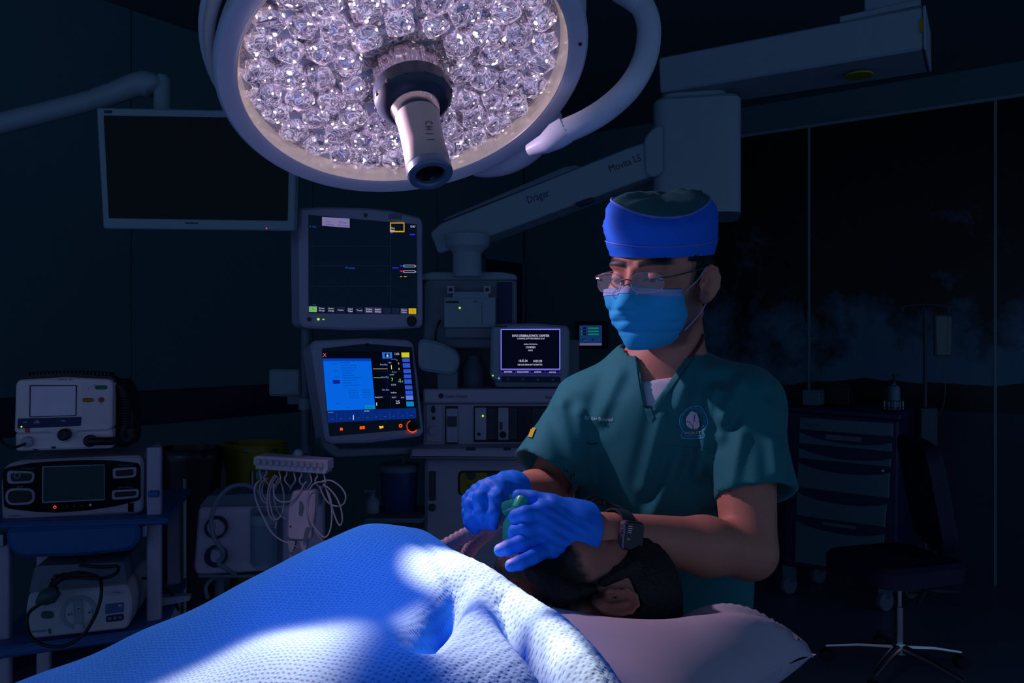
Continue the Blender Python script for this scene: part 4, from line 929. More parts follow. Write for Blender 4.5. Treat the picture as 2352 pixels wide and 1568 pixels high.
for a, b_ in ((180, 1398), (158, 1411), (205, 1406), (180, 1441)): iu.ring('pin_hole', a, b_, 2.6, 5, -0.0085, -0.001, 'device_white', fc, 16); iu.disc('pin', a, b_, 3, -0.0065, -0.001, 'black', fc, n=14)
iu.slab('foot_tab', [(171, 1434), (170, 1449), (190, 1447), (188, 1434)], -0.007, 0.0, 'device_white', 0.004, parent=fc)
iu.disc('maker_oval', 264, 1359, 24, -0.0012, 0.001, 'pale_grey', ry=8); iu.text('maker_lettering', [('Codman', 257, 1362, 4, 'l', 20)], -0.002, 'dark_grey')
dsp = iu.slab('display', [(242, 1387), (242, 1410), (284, 1405), (284, 1383)], -0.002, 0.002, glow('unit_display', (6, 18, 48)), 0.002)
iu.text('display_text', [('85', 272, 1393, 5, 'l', 8)], -0.003, 'txt_dim', dsp)
kp2 = iu.slab('key_row', [(243, 1414), (243, 1429), (284, 1424), (284, 1409)], -0.002, 0.002, 'print_navy', 0.006)
for i in range(3): iu.disc('key', 252 + 12 * i, 1420.5 - 1.5 * i, 4, -0.004, -0.001, 'slate_grey', kp2, n=14)
iu.slab('oval_vent', [(94, 1403), (94, 1420), (124, 1420), (124, 1403)], -0.001, 0.002, M('vent_green', (0.03, 0.12, 0.12), 0.5), 0.009)
iu.text('side_lettering', [('INTEGRA', 72, 1453, 5, 'l', 36)], -0.001, 'dark_grey'); iu.slab('green_mark', [(110, 1444), (112, 1456), (118, 1455), (117, 1443)], -0.001, 0.001, 'vent_green', 0.002)
# power lead looping over the unit
pc = empty('power_lead', P(230, 1345, 2.02), 'black power lead with plug coiled over the pump unit', 'cable')
path = [(118, 1368, 2.03), (95, 1385, 2.02), (68, 1405, 2.02), (62, 1430, 2.02), (72, 1462, 2.0), (105, 1482, 1.99), (150, 1482, 1.985), (190, 1458, 1.99), (215, 1420, 2.0), (230, 1380, 2.01), (233, 1345, 2.02), (225, 1325, 2.06), (180, 1315, 2.09), (130, 1322, 2.1), (115, 1310, 2.12), (170, 1298, 2.12), (235, 1302, 2.1), (270, 1300, 2.1), (265, 1318, 2.08), (230, 1328, 2.06), (170, 1325, 2.08), (120, 1330, 2.1), (150, 1305, 2.13), (200, 1300, 2.13), (180, 1285, 2.14), (160, 1270, 2.15)]
fixw(MB().tube(catmull([P(*p) for p in path], 6), 0.0042, 8).obj('lead', 'black', None, 60), pc)
fixw(MB().tube([P(84, 1385, 2.02), P(100, 1374, 2.025), P(118, 1366, 2.03), P(132, 1356, 2.035)], [0.006, 0.019, 0.021, 0.013], 10).obj('plug', M('plug_green', (0.03, 0.09, 0.10), 0.5), None, 40), pc)
fixw(MB().tube(catmull([P(150, 1320, 2.06), P(135, 1330, 2.05), P(120, 1345, 2.04), P(128, 1355, 2.035)], 5), 0.009, 8).obj('strain_relief', 'black', None, 60), pc)
fl = empty('floor_lead', P(420, 1360, 2.4), 'thin black cable hanging to the right of the trolley', 'cable')
fixw(MB().tube(catmull([P(*p) for p in [(318, 1327, 2.3), (345, 1330, 2.25), (372, 1345, 2.25), (395, 1365, 2.3), (410, 1400, 2.4)]], 6), 0.004, 8).obj('lead', 'black', None, 60), fl)

# ================================================================ waste bins behind
def bag_bin(name, label, x0, x1, ytop, D, mat, bagm, depth):
    c = P((x0 + x1) / 2, ytop, D); r = (x1 - x0) / 2 / F * D
    e = empty(name, (c.x, c.y, 0), label, 'bin'); zt = c.z; mb = MB(); n = 40
    prof = [(0.72, 0.0), (0.74, 0.25), (0.86, 0.7), (0.92, 0.9), (1.0, 0.96), (1.03, 1.0), (0.97, 1.005), (0.9, 0.97)]
    for k, h in prof:
        for i in range(n):
            a = 2*math.pi*i/n; q = r*k*(1 + 0.025*math.sin(7*a + 9*h) + 0.015*math.sin(13*a - 5*h)); mb.v.append((q*math.cos(a), q*math.sin(a)*depth, 0.06 + (zt - 0.06)*h))
    for k in range(len(prof) - 1):
        for i in range(n): j = (i+1) % n; mb.f.append((k*n+i, k*n+j, (k+1)*n+j, (k+1)*n+i))
    mb.f.append(tuple(reversed(range(n)))); mb.obj('liner_bag', mat, e, 60)
    MB().lathe([(r*0.98, zt - 0.03), (r*1.01, zt - 0.02), (r*0.98, zt - 0.012), (r*0.95, zt - 0.02), (r*0.98, zt - 0.03)], 40).xf(Matrix.Diagonal((1, depth, 1, 1))).obj('hoop', 'steel', e)
    MB().lathe([(0, 0), (r*0.9, 0), (r*0.9, 0.03), (r*0.6, 0.06), (0, 0.06)], 32).xf(Matrix.Diagonal((1, depth, 1, 1))).obj('base', 'dark_grey', e)
    MB().tube([(r*0.15, -r*depth*0.97, 0.03), (r*0.15, -r*depth*0.97, zt - 0.1)], 0.009, 8).obj('stand_rod', 'steel', e)
M('bag_black', (0.006, 0.008, 0.022), 0.4, var=0.15); M('bag_yellow', (0.30, 0.24, 0.01), 0.5, var=0.15)
bag_bin('waste_bin', 'tall waste stand with black bag behind the trolley', 362, 512, 1030, 3.25, 'bag_black', 'bag_black', 0.8)
bag_bin('waste_bin', 'tall waste stand with dull yellow bag beside the black one', 515, 657, 1018, 3.45, 'bag_yellow', 'bag_yellow', 0.8)

# ================================================================ suction unit on its stand
M('suction_white', (0.62, 0.52, 0.66), 0.45, var=0.05)
su = Dev('suction_unit', 'pale suction unit with round gauge, knob and clear jar in front of bins', 'suction unit', 448, 1321, 2.35, 10)
su.slab('body', [(456, 1166), (445, 1306), (452, 1321), (740, 1304), (740, 1160), (575, 1164)], 0.0, 0.16, 'suction_white', 0.012, 0.006)
su.slab('top_slope', [(456, 1166), (478, 1138), (600, 1133), (730, 1136), (740, 1160), (575, 1164)], 0.03, 0.155, 'slate_grey', 0.008)
su.rect('jar_bay', 575, 1166, 650, 1298, -0.002, 0.02, 'slate_grey', 0.01)
ga = su.ring('gauge_rim', 495, 1212, 21, 26, -0.02, 0.0, 'print_navy', None, 32); su.disc('gauge_face', 495, 1212, 22, -0.012, 0.0, 'suction_white', n=28)
su.bars('gauge_needle', [(494, 1200, 495.5, 1214)], -0.0135, 'label_red')
su.ring('knob_rim', 495, 1278, 14, 26, -0.012, 0.0, 'print_navy', None, 32); su.slab('knob', [(484, 1264), (482, 1286), (492, 1294), (505, 1290), (508, 1272), (500, 1262)], -0.04, 0.0, 'pale_grey', 0.008, 0.003)
jx, jz = su.L(611, 1293); jt = su.L(611, 1190)[1]; jr = 0.035
M('clear_jar', (0.30, 0.42, 0.60), 0.08, var=0, alpha=0.45)
MB().lathe([(0, jz), (jr*0.9, jz), (jr, jz + 0.006), (jr, jt), (jr*0.95, jt), (jr*0.95, jz + 0.01), (0, jz + 0.008)], 32, Matrix.Translation((jx, -0.036, 0))).obj('jar', 'clear_jar', su.root)
MB().lathe([(0, jt + 0.022), (jr*0.9, jt + 0.02), (jr*1.06, jt + 0.012), (jr*1.06, jt - 0.006), (0, jt - 0.006)], 32, Matrix.Translation((jx, -0.036, 0))).obj('jar_lid', 'cool_grey', su.root)
M('clear_hose', (0.20, 0.27, 0.36), 0.2, var=0.05, alpha=0.8)
su.cable('hose', [(600, 1140, -0.03), (585, 1122, -0.045), (560, 1113, -0.05), (530, 1118, -0.05), (505, 1140, -0.05), (490, 1170, -0.05), (485, 1200, -0.05), (492, 1235, -0.055), (510, 1262, -0.06), (512, 1280, -0.055), (502, 1292, -0.05), (520, 1306, -0.045), (540, 1318, -0.02)], 0.0068, 'clear_hose')
zf2 = (su.i @ Vector((0, 2.35, 0))).z
su.rect('stand_plate', 455, 1320, 735, 1326, 0.0, 0.2, 'slate_grey', 0.004)
for a in (490, 700):
    X = su.L(a, 1310)[0]; MB().tube([(X, 0.1, su.L(a, 1325)[1] - 0.002), (X, 0.1, zf2 + 0.0)], 0.014, 10).obj('stand_leg', 'slate_grey', su.root)
su.cable('floor_hose', [(500, 1322, 0.03), (480, 1335, 0.0), (472, 1352, -0.01), (478, 1375, -0.02)], 0.006, 'clear_hose')

# ================================================================ lead block with hanging cables
lb = Dev('lead_block', 'pale connector block with a row of plugs and hanging white leads', 'lead block', 583, 1075, 2.1, -5)
lb.slab('block', [(582, 1050), (581, 1067), (586, 1068), (586, 1077), (748, 1089), (750, 1081), (753, 1080), (752, 1057), (590, 1046)], 0.0, 0.05, 'suction_white', 0.003, 0.002)
for i in range(11):
    a = 587 + i * 14.4; b_ = 1054 + i * 0.85
    lb.slab('plug', [(a, b_), (a, b_ + 13), (a + 9.5, b_ + 13.6), (a + 9.5, b_ + 0.6)], -0.009, 0.004, 'pale_grey', 0.003, 0.002)
M('lead_white', (0.52, 0.46, 0.58), 0.45, var=0.05)
HK = [596, 611, 641, 658, 675, 692, 712, 728, 744]
for i, a in enumerate(HK):
    b_ = 1078 + (a - 583) * 0.066; dx = 6 if i % 2 else -5
    lb.cable('hook_lead', [(a, b_, 0.01), (a + 1, b_ + 6, 0.008), (a - dx * 0.6, b_ + 14, 0.0), (a - dx * 0.5, b_ + 22, 0.0), (a + dx, b_ + 32, 0.01), (a + dx * 1.6, b_ + 40, 0.02)], 0.0022, 'lead_white')
for pts in ([(594, 1104, 0), (586, 1115, -0.01), (585, 1135, -0.01), (592, 1160, -0.01), (606, 1190, -0.01), (622, 1220, -0.01), (645, 1240, 0), (675, 1252, 0.01), (692, 1262, 0.02), (702, 1278, 0.03)],
            [(612, 1100, 0), (600, 1108, 0.005), (596, 1125, 0.005), (602, 1148, 0.005), (612, 1156, 0.01)], [(614, 1098, 0.005), (604, 1112, 0.012), (603, 1135, 0.012), (614, 1152, 0.015)],
            [(632, 1090, 0), (620, 1110, -0.008), (614, 1140, -0.008), (616, 1175, -0.008), (626, 1192, 0), (640, 1190, 0.01), (650, 1170, 0.02), (652, 1140, 0.02), (646, 1110, 0.02), (636, 1095, 0.01)],
            [(636, 1092, 0.004), (624, 1112, 0), (619, 1142, 0), (624, 1176, 0), (634, 1196, 0.008), (632, 1212, 0.01)], [(640, 1098, 0.01), (630, 1120, 0.01), (630, 1150, 0.012), (640, 1178, 0.015), (656, 1192, 0.02)],
            [(628, 1110, 0), (630, 1138, -0.006), (645, 1152, -0.008), (668, 1150, -0.008), (686, 1134, -0.004), (698, 1112, 0), (704, 1106, 0.004)],
            [(744, 1106, 0), (722, 1110, -0.012), (708, 1132, -0.015), (706, 1165, -0.015), (716, 1200, -0.012), (736, 1228, -0.008), (750, 1232, -0.004), (760, 1210, 0), (762, 1170, 0), (756, 1135, 0), (742, 1112, -0.004)],
            [(740, 1104, 0), (762, 1104, 0.0), (784, 1120, 0.004), (794, 1140, 0.006), (788, 1158, 0.008), (770, 1162, 0.006), (752, 1152, 0.004), (740, 1132, 0.002), (734, 1115, 0)],
            [(742, 1112, -0.006), (758, 1124, -0.006), (774, 1145, -0.004), (784, 1172, 0), (786, 1196, 0.004), (780, 1206, 0.006), (770, 1188, 0.004), (758, 1150, 0), (748, 1120, -0.002)],
            [(722, 1215, -0.01), (735, 1235, -0.006), (744, 1246, 0), (747, 1256, 0.006), (752, 1268, 0.01)]):
    lb.cable('coiled_lead', pts, 0.0022, 'lead_white')
tb = lb.slab('junction_box', [(671, 1128), (660, 1170), (658, 1232), (663, 1240), (706, 1243), (712, 1238), (721, 1180), (723, 1132), (718, 1127)], 0.0, 0.03, 'suction_white', 0.006, 0.005)
lb.slab('box_mark', [(688, 1150), (686, 1182), (694, 1186), (699, 1165), (694, 1152)], -0.0008, 0.001, 'slate_grey', 0.002, parent=tb); lb.disc('box_screw', 667, 1209, 2.2, -0.001, 0.001, 'dark_grey', tb, n=10); lb.disc('box_screw', 707, 1212, 2.2, -0.001, 0.001, 'dark_grey', tb, n=10)
lb.slab('box_clip', [(702, 1212), (695, 1242), (704, 1243), (711, 1212)], -0.003, 0.004, 'slate_grey', 0.002, parent=tb)
for a in (669, 697):
    lb.slab('strain_relief', [(a - 9, 1241), (a - 6, 1258), (a - 3, 1268), (a + 2, 1268), (a + 6, 1258), (a + 9, 1242)], 0.004, 0.02, 'lead_white', 0.003)
    lb.cable('box_lead', [(a, 1262, 0.012), (a + (-2 if a < 680 else 4), 1285, 0.012), (a + 2, 1310, 0.02), (a + 4, 1340, 0.05)], 0.003, 'lead_white')
gp = lb.slab('green_plug', [(588, 1082), (588, 1100), (603, 1101), (608, 1083)], 0.012, 0.03, M('plug_teal', (0.03, 0.20, 0.20), 0.5), 0.004)
X, Z = lb.L(672, 1054)
lb.cable('holder_arm', [(672, 1052, 0.03), (690, 1054, 0.15), (705, 1052, 0.45), (704, 1046, 0.82)], 0.010, 'slate_grey')
MB().ball((lb.L(675, 1047)[0], 0.03, lb.L(675, 1047)[1] + 0.002), 0.012).obj('holder_knob', 'cool_grey', lb.root)

# ================================================================ drug trolley, right
M('cart_navy', (0.012, 0.018, 0.09), 0.45, var=0.08)
M('drawer_grey', (0.10, 0.20, 0.26), 0.5, var=0.05)
dcx = Dev('drawer_trolley', 'dark navy drawer trolley with pale grey drawer fronts on castors at right', 'drawer trolley', 1835, 1320, 4.85, -35.5)
zf3 = (dcx.i @ Vector((0, 0, 0))).z
dcx.slab('body', [(1805, 942), (1800, 1300), (2058, 1330), (2064, 965)], 0.0, 0.42, 'cart_navy', 0.02, 0.01)
dcx.slab('worktop', [(1800, 932), (1800, 944), (2068, 966), (2068, 950)], -0.02, 0.44, 'cart_navy', 0.01, 0.008)
dr_ = [((1836, 958), (1836, 986), (2050, 1003), (2050, 972)), ((1835, 992), (1834, 1018), (2047, 1038), (2047, 1016)), ((1834, 1028), (1833, 1052), (2045, 1073), (2046, 1052)), ((1832, 1062), (1830, 1119), (2041, 1144), (2043, 1084)), ((1829, 1130), (1828, 1183), (2032, 1211), (2036, 1157)), ((1827, 1196), (1825, 1290), (2028, 1322), (2030, 1226))]
for i, q in enumerate(dr_):
    top = [(q[0][0] + (q[3][0] - q[0][0]) * t, q[0][1] + (q[3][1] - q[0][1]) * t + (0 if i == 0 else 15 * math.sin(math.pi * t) ** 0.7)) for t in [k / 10 for k in range(11)]]
    f_ = dcx.slab('drawer', [q[1], q[2]] + top[::-1], -0.02, 0.01, 'drawer_grey', 0.0, 0.004)
    if i:
        ln = [(q[0][0] + (q[3][0] - q[0][0]) * t, q[0][1] + (q[3][1] - q[0][1]) * t) for t in (0.02, 0.98)]
        dcx.slab('drawer_recess', [(ln[0][0], ln[0][1] - 4), (ln[0][0], ln[0][1] + 8), (ln[1][0], ln[1][1] + 8), (ln[1][0], ln[1][1] - 4)], -0.006, 0.004, 'print_navy', parent=f_)
dcx.slab('label_strip', [(1896, 997), (1896, 1008), (1978, 1015), (1978, 1004)], -0.022, -0.014, 'slate_grey')
dcx.text('drawer_label', [('Drugs trolley', 1848, 977, 6, 'l', 36)], -0.021, 'print_dark')
dcx.slab('label_strip', [(1890, 1198), (1890, 1205), (1965, 1215), (1965, 1208)], -0.012, -0.004, 'slate_grey')
dcx.disc('lock', 2028, 1081, 3, -0.012, 0.0, 'steel', n=12)
for a, b_, yy in ((1808, 1328, 0.03), (2030, 1372, 0.03), (1840, 1310, 0.36), (2062, 1356, 0.36)):
    X = dcx.L(a, b_)[0]; zc = (dcx.i @ Vector((0, 0, 0.055))).z
    fk = MB().box((X - 0.03, yy - 0.02, zc + 0.02), (X + 0.03, yy + 0.05, zc + 0.12)).obj('castor_fork', 'drawer_grey', dcx.root)
    MB().lathe([(0, -0.018), (0.048, -0.018), (0.054, -0.012), (0.054, 0.012), (0.048, 0.018), (0, 0.018)], 20, Matrix.Translation((X, yy, zc)) @ Matrix.Rotation(rad(60), 4, 'Z') @ Matrix.Rotation(rad(90), 4, 'X')).obj('castor', 'slate_grey', dcx.root)
# things standing on the drug trolley
bo = P(2056, 948, 4.55); tz = None
top_z = (dcx.m @ Vector((0, 0, dcx.L(1930, 940, 0.0)[1]))).z + 0.006
def on_cart(px, yl): 
    X = dcx.L(px, 960, yl)[0]; q = dcx.m @ Vector((X, yl, 0)); return Vector((q.x, q.y, top_z))
pb_ = empty('pump_bottle', on_cart(2053, 0.10), 'pale pump bottle in a wire basket on drawer trolley', 'bottle')
M('bottle_blue', (0.12, 0.20, 0.30), 0.35, var=0.05)
MB().lathe([(0, 0.002), (0.032, 0.002), (0.034, 0.01), (0.034, 0.11), (0.028, 0.13), (0.012, 0.14), (0.012, 0.15), (0, 0.15)], 24).obj('bottle', 'bottle_blue', pb_)
pu = MB().lathe([(0.013, 0.146), (0.014, 0.165), (0.005, 0.168), (0.005, 0.19), (0, 0.19)], 14); pu.box((-0.006, -0.012, 0.187), (0.03, 0.012, 0.197)); pu.obj('pump_head', 'black', pb_)
wb = MB()
for z_ in (0.012, 0.05): wb.tube([(0.05*math.cos(a), 0.05*math.sin(a), z_) for a in [2*math.pi*i/20 for i in range(20)]], 0.0025, 6, True)
for i in range(10): a = 2*math.pi*i/10; wb.tube([(0.05*math.cos(a), 0.05*math.sin(a), 0.002), (0.05*math.cos(a), 0.05*math.sin(a), 0.05)], 0.002, 6)
wb.obj('wire_basket', 'steel', pb_)
for nm, px_, yl, w_, h_, mt, lb_ in (('storage_box', 1868, 0.15, 0.05, 0.08, 'drawer_grey', 'small grey box at the left end of drawer trolley'), ('storage_box', 1915, 0.28, 0.10, 0.11, 'black', 'dark low box in the middle of drawer trolley top'), ('storage_box', 1826, 0.3, 0.05, 0.09, 'black', 'dark box peeping past the shoulder on drawer trolley')):
    e = on_cart(px_, yl); q = empty(nm, Matrix.Translation(e) @ Matrix.Rotation(rad(-35.5), 4, 'Z'), lb_, 'box')
    MB().slab(roundp([(-w_, 0.001), (w_, 0.001), (w_, h_), (-w_, h_)], 0.008), -0.05, 0.05, 0.003).obj('box_body', mt, q)
    MB().box((-w_ * 0.98, -0.049, h_), (w_ * 0.98, 0.049, h_ + 0.012)).obj('box_lid', mt, q)
ivb = on_cart(2105, 0.2)
iv = empty('infusion_stand', (P(2125, 900, 4.78).x, 4.78, 0), 'thin infusion stand with two hanging bags behind drawer trolley', 'infusion stand')
ix = iv.location
tz_ = P(2135, 700, 4.6).z
MB().tube([(0, 0, 0.04), (0, 0, tz_ - 0.02)], 0.011, 10).obj('pole', 'dark_grey', iv)
MB().tube(catmull([(-0.13, 0, tz_ - 0.03), (-0.12, 0, tz_ + 0.0), (0, 0, tz_ + 0.01), (0.12, 0, tz_ + 0.0), (0.13, 0, tz_ - 0.04)], 5), 0.006, 8).obj('hook_bar', 'dark_grey', iv)
for k in range(5):
    a = 2*math.pi*k/5 + 0.3; MB().tube([(0, 0, 0.06), (0.24*math.cos(a), 0.24*math.sin(a), 0.03)], [0.016, 0.01], 8).obj('foot', 'dark_grey', iv)
M('fluid_bag', (0.10, 0.15, 0.16), 0.25, var=0.1, alpha=0.8)
for sx_ in (0.08, 0.13):
    MB().slab(roundp([(-0.035, -0.24), (0.035, -0.24), (0.04, 0), (-0.04, 0)], 0.015), -0.012, 0.012, 0.008).xf(Matrix.Translation((sx_, -0.02 if sx_ < 0.1 else 0.03, tz_ - 0.05))).obj('fluid_bag', 'fluid_bag', iv)
MB().slab(roundp([(-0.05, 0.9), (0.05, 0.9), (0.05, 1.12), (-0.05, 1.12)], 0.01), -0.05, 0.02, 0.006).obj('infusion_pump', 'dark_grey', iv)
MB().tube(catmull([(0.09, -0.02, tz_ - 0.29), (0.1, -0.03, tz_ - 0.5), (0.06, -0.05, tz_ - 0.62), (0.04, -0.05, 1.1)], 6), 0.003, 6).obj('drip_line', 'fluid_bag', iv)

# ================================================================ swivel chair, right
M('chair_navy', (0.008, 0.012, 0.05), 0.6, var=0.15)
hub = P(2065, 1490, 3.75)
ch = empty('swivel_chair', Matrix.Translation((hub.x, hub.y, 0)) @ Matrix.Rotation(rad(18), 4, 'Z'), 'dark navy swivel chair on five-arm metal base in front of drawer trolley', 'chair')
for k in range(5):
    a = 2*math.pi*k/5 + rad(-80); ca, sa = math.cos(a), math.sin(a)
    MB().tube([(0.02*ca, 0.02*sa, 0.115), (0.17*ca, 0.17*sa, 0.10), (0.31*ca, 0.31*sa, 0.072)], [0.02, 0.016, 0.012], 10).obj('base_arm', 'steel', ch)
    MB().lathe([(0, -0.02), (0.024, -0.02), (0.028, -0.014), (0.028, 0.014), (0.024, 0.02), (0, 0.02)], 16, Matrix.Translation((0.31*ca, 0.31*sa, 0.029)) @ Matrix.Rotation(a, 4, 'Z') @ Matrix.Rotation(rad(90), 4, 'X')).obj('castor', 'black', ch)
MB().lathe([(0, 0.14), (0.03, 0.138), (0.034, 0.12), (0.034, 0.09), (0, 0.085)], 20).obj('hub', 'steel', ch)
MB().lathe([(0.02, 0.12), (0.02, 0.30), (0.013, 0.302), (0.013, 0.44)], 16).obj('gas_lift', 'steel', ch)
MB().box((-0.09, -0.07, 0.425), (0.09, 0.07, 0.45)).obj('seat_plate', 'dark_grey', ch)
def pad(w, d, h, r): return vprism(roundp([(-w, -d), (w, -d), (w, d), (-w, d)], r, 8), 0, h, 0.02)
MB().tube([(0.08, 0.0, 0.44), (0.2, -0.05, 0.43)], 0.005, 6).obj('height_lever', 'steel', ch)
q = pad(0.235, 0.22, 0.085, 0.10); q.xf(Matrix.Translation((-0.03, 0, 0.45))); q.obj('seat', 'chair_navy', ch)
q = pad(0.25, 0.27, 0.07, 0.12); q.xf(Matrix.Translation((0.16, 0.05, 0.80)) @ Matrix.Rotation(rad(-30), 4, 'Z') @ Matrix.Rotation(rad(80), 4, 'Y')); q.obj('backrest', 'chair_navy', ch)
MB().tube(catmull([(0.05, 0.02, 0.44), (0.2, 0.05, 0.46), (0.27, 0.06, 0.55), (0.27, 0.06, 0.85)], 6), 0.016, 10).obj('back_stem', 'dark_grey', ch)
# ================================================================ people
M('skin', (0.5, 0.3, 0.25), 0.55, var=0.10, scale=60, vcol='Col', bump=0.12, bscale=500)
M('hair_black', (0.006, 0.005, 0.006), 0.6, var=0.3, scale=200, bump=0.5, bscale=300)
M('scrub_teal', (0.004, 0.16, 0.19), 0.8, var=0.10, scale=30, bump=0.06, bscale=900, sheen=0.1)
M('glove_blue', (0.001, 0.20, 1.0), 0.6, var=0.06, scale=40)
M('cap_blue', (0.004, 0.15, 0.88), 0.75, var=0.08, scale=30, bump=0.05, bscale=700)
M('cap_green', (0.02, 0.12, 0.15), 0.8, var=0.08)
M('cap_piping', (0.16, 0.24, 0.75), 0.7, var=0.05)
M('mask_blue', (0.015, 0.42, 0.85), 0.8, var=0.05, scale=40)
M('mask_pale', (0.34, 0.40, 0.72), 0.8, var=0.05)
M('tee_white', (0.55, 0.55, 0.68), 0.8, var=0.04)
def frame(o, U, Fd):
    """head frame: columns = person's left, face direction, crown direction"""
    U = Vector(U).normalized(); Fd = Vector(Fd); Fd = (Fd - U * Fd.dot(U)).normalized(); Lf = Fd.cross(U)
    return Matrix(((Lf.x, Fd.x, U.x, o[0]), (Lf.y, Fd.y, U.y, o[1]), (Lf.z, Fd.z, U.z, o[2]), (0, 0, 0, 1)))
def ear_sdf(p, s):
    """outer ear at x = s*0.078"""
    q = p * np.array([s, 1, 1], np.float32) - np.array([0.079, -0.012, -0.018], np.float32)
    a = rad(-14); c, d_ = math.cos(a), math.sin(a)
    y = q[:, 1] * c - q[:, 2] * d_; z = q[:, 1] * d_ + q[:, 2] * c; x = q[:, 0] + 0.35 * y
    e = np.stack([x, y, z], 1)
    pin = s_ell(e, (0.004, -0.004, 0.0), (0.0065, 0.0195, 0.031))
    hol = s_ell(e, (0.013, 0.002, 0.001), (0.0125, 0.0125, 0.0205))
    lob = s_ell(e, (0.003, 0.003, -0.026), (0.006, 0.009, 0.011))
    anti = s_cone(e, (0.007, -0.006, 0.014), (0.007, -0.006, -0.012), 0.0035, 0.003)
    trag = s_ball(e, (0.006, 0.0125, -0.004), 0.005)
    f = smax(smin(pin, lob, 0.008), -hol, 0.004)
    hx = [(0.009, 0.012, 0.018), (0.010, 0.002, 0.0285), (0.010, -0.010, 0.0265), (0.010, -0.018, 0.013), (0.009, -0.0185, -0.004), (0.007, -0.012, -0.019)]
    for a_, b_ in zip(hx[:-1], hx[1:]): f = smin(f, s_cone(e, a_, b_, 0.0034, 0.0034), 0.002)
    return smin(smin(f, anti, 0.003), trag, 0.004)
def head_sdf(p):
    ax = np.abs(p[:, 0]); q = np.stack([ax, p[:, 1], p[:, 2]], 1)
    f = s_ell(q, (0, -0.012, 0.036), (0.0775, 0.099, 0.084))
    f = smin(f, s_ell(q, (0, 0.028, -0.030), (0.064, 0.066, 0.082)), 0.03)
    f = smin(f, s_ell(q, (0.0, 0.034, -0.078), (0.053, 0.054, 0.040)), 0.025)
    f = smin(f, s_cone(q, (0.056, -0.008, -0.066), (0.018, 0.072, -0.098), 0.018, 0.016), 0.02)
    f = smin(f, s_ball(q, (0, 0.080, -0.102), 0.017), 0.015)
    f = smin(f, s_ell(q, (0.026, 0.080, 0.021), (0.026, 0.014, 0.010)), 0.016)
    f = smin(f, s_ball(q, (0.046, 0.064, -0.030), 0.019), 0.02)
    f = smax(f, -s_ell(q, (0.032, 0.108, -0.002), (0.021, 0.019, 0.013)), 0.010)
    f = smin(f, s_ell(q, (0.0325, 0.0805, -0.001), (0.0155, 0.0125, 0.0120)), 0.004)
    f = smin(f, s_cone(q, (0, 0.094, 0.006), (0, 0.116, -0.034), 0.0085, 0.0110), 0.010)
    f = smin(f, s_ball(q, (0.0115, 0.104, -0.039), 0.0085), 0.008)
    f = smin(f, s_ell(q, (0, 0.091, -0.066), (0.024, 0.012, 0.0060)), 0.006)
    f = smin(f, s_ell(q, (0, 0.089, -0.077), (0.021, 0.012, 0.0065)), 0.006)
    f = smin(f, s_cone(q, (0, -0.028, -0.06), (0, -0.045, -0.17), 0.056, 0.060), 0.03)
    e = np.where(p[:, 0] > 0, ear_sdf(p, 1), ear_sdf(p, -1))
    return smin(f, e, 0.004)
SKIN = np.array([0.56, 0.215, 0.15]); LIP = np.array([0.36, 0.13, 0.12]); BRW = np.array([0.005, 0.004, 0.005]); STB = np.array([0.10, 0.065, 0.075])
def mixc(c, k, t): return c * (1 - t[:, None]) + k * t[:, None]
def sst(a, b, x): t = np.clip((x - a) / (b - a), 0, 1); return t * t * (3 - 2 * t)
def face_cols(v, beard, bcol):
    x = np.abs(v[:, 0]); y = v[:, 1]; z = v[:, 2]; n = fbm(v, 260, 3)
    c = np.tile(SKIN, (len(v), 1)) * (1 + 0.05 * fbm(v, 45, 5))[:, None]
    brow = sst(0.0078, 0.0045, np.abs(z - (0.0195 + 0.0055 * np.sin((x - 0.008) / 0.05 * 2.4)) + 0.0006 * n)) * sst(0.008, 0.013, x) * sst(0.062, 0.052, x) * (y > 0.05)
    c = mixc(c, BRW, brow)
    lash = sst(0.0022, 0.0010, np.abs(z + 0.0035 + (x - 0.0325) ** 2 * 12)) * sst(0.0185, 0.015, np.abs(x - 0.0325)) * (y > 0.075)
    c = mixc(c, BRW, lash * 0.9)
    lips = sst(0.011, 0.008, np.abs(z + 0.0715)) * sst(0.026, 0.02, x) * (y > 0.085)
    c = mixc(c, LIP, lips * 0.7)
    if beard > 0:
        jaw = sst(-0.030, -0.045, z + 0.0035 * n - 0.35 * np.clip(0.03 - y, 0, 0.06)) * sst(-0.012, 0.004, y - 0.0 + 0.002 * n) * sst(-0.135, -0.118, z)
        burn = sst(0.010, 0.004, np.abs(y - 0.016) + 0.001 * n) * (z > -0.08) * (z < 0.05) * (x > 0.05)
        must = sst(-0.044, -0.05, z) * (y > 0.08)
        b = np.maximum(np.maximum(jaw, burn), must) * (1 - lips)
        c = mixc(c, bcol, np.clip(b, 0, 1) * beard)
    return c
HV, HQ = nets(head_sdf, (-0.10, -0.125, -0.19), (0.10, 0.135, 0.135), 0.0024)
HV = relax(HV, HQ, 1, 0.4)

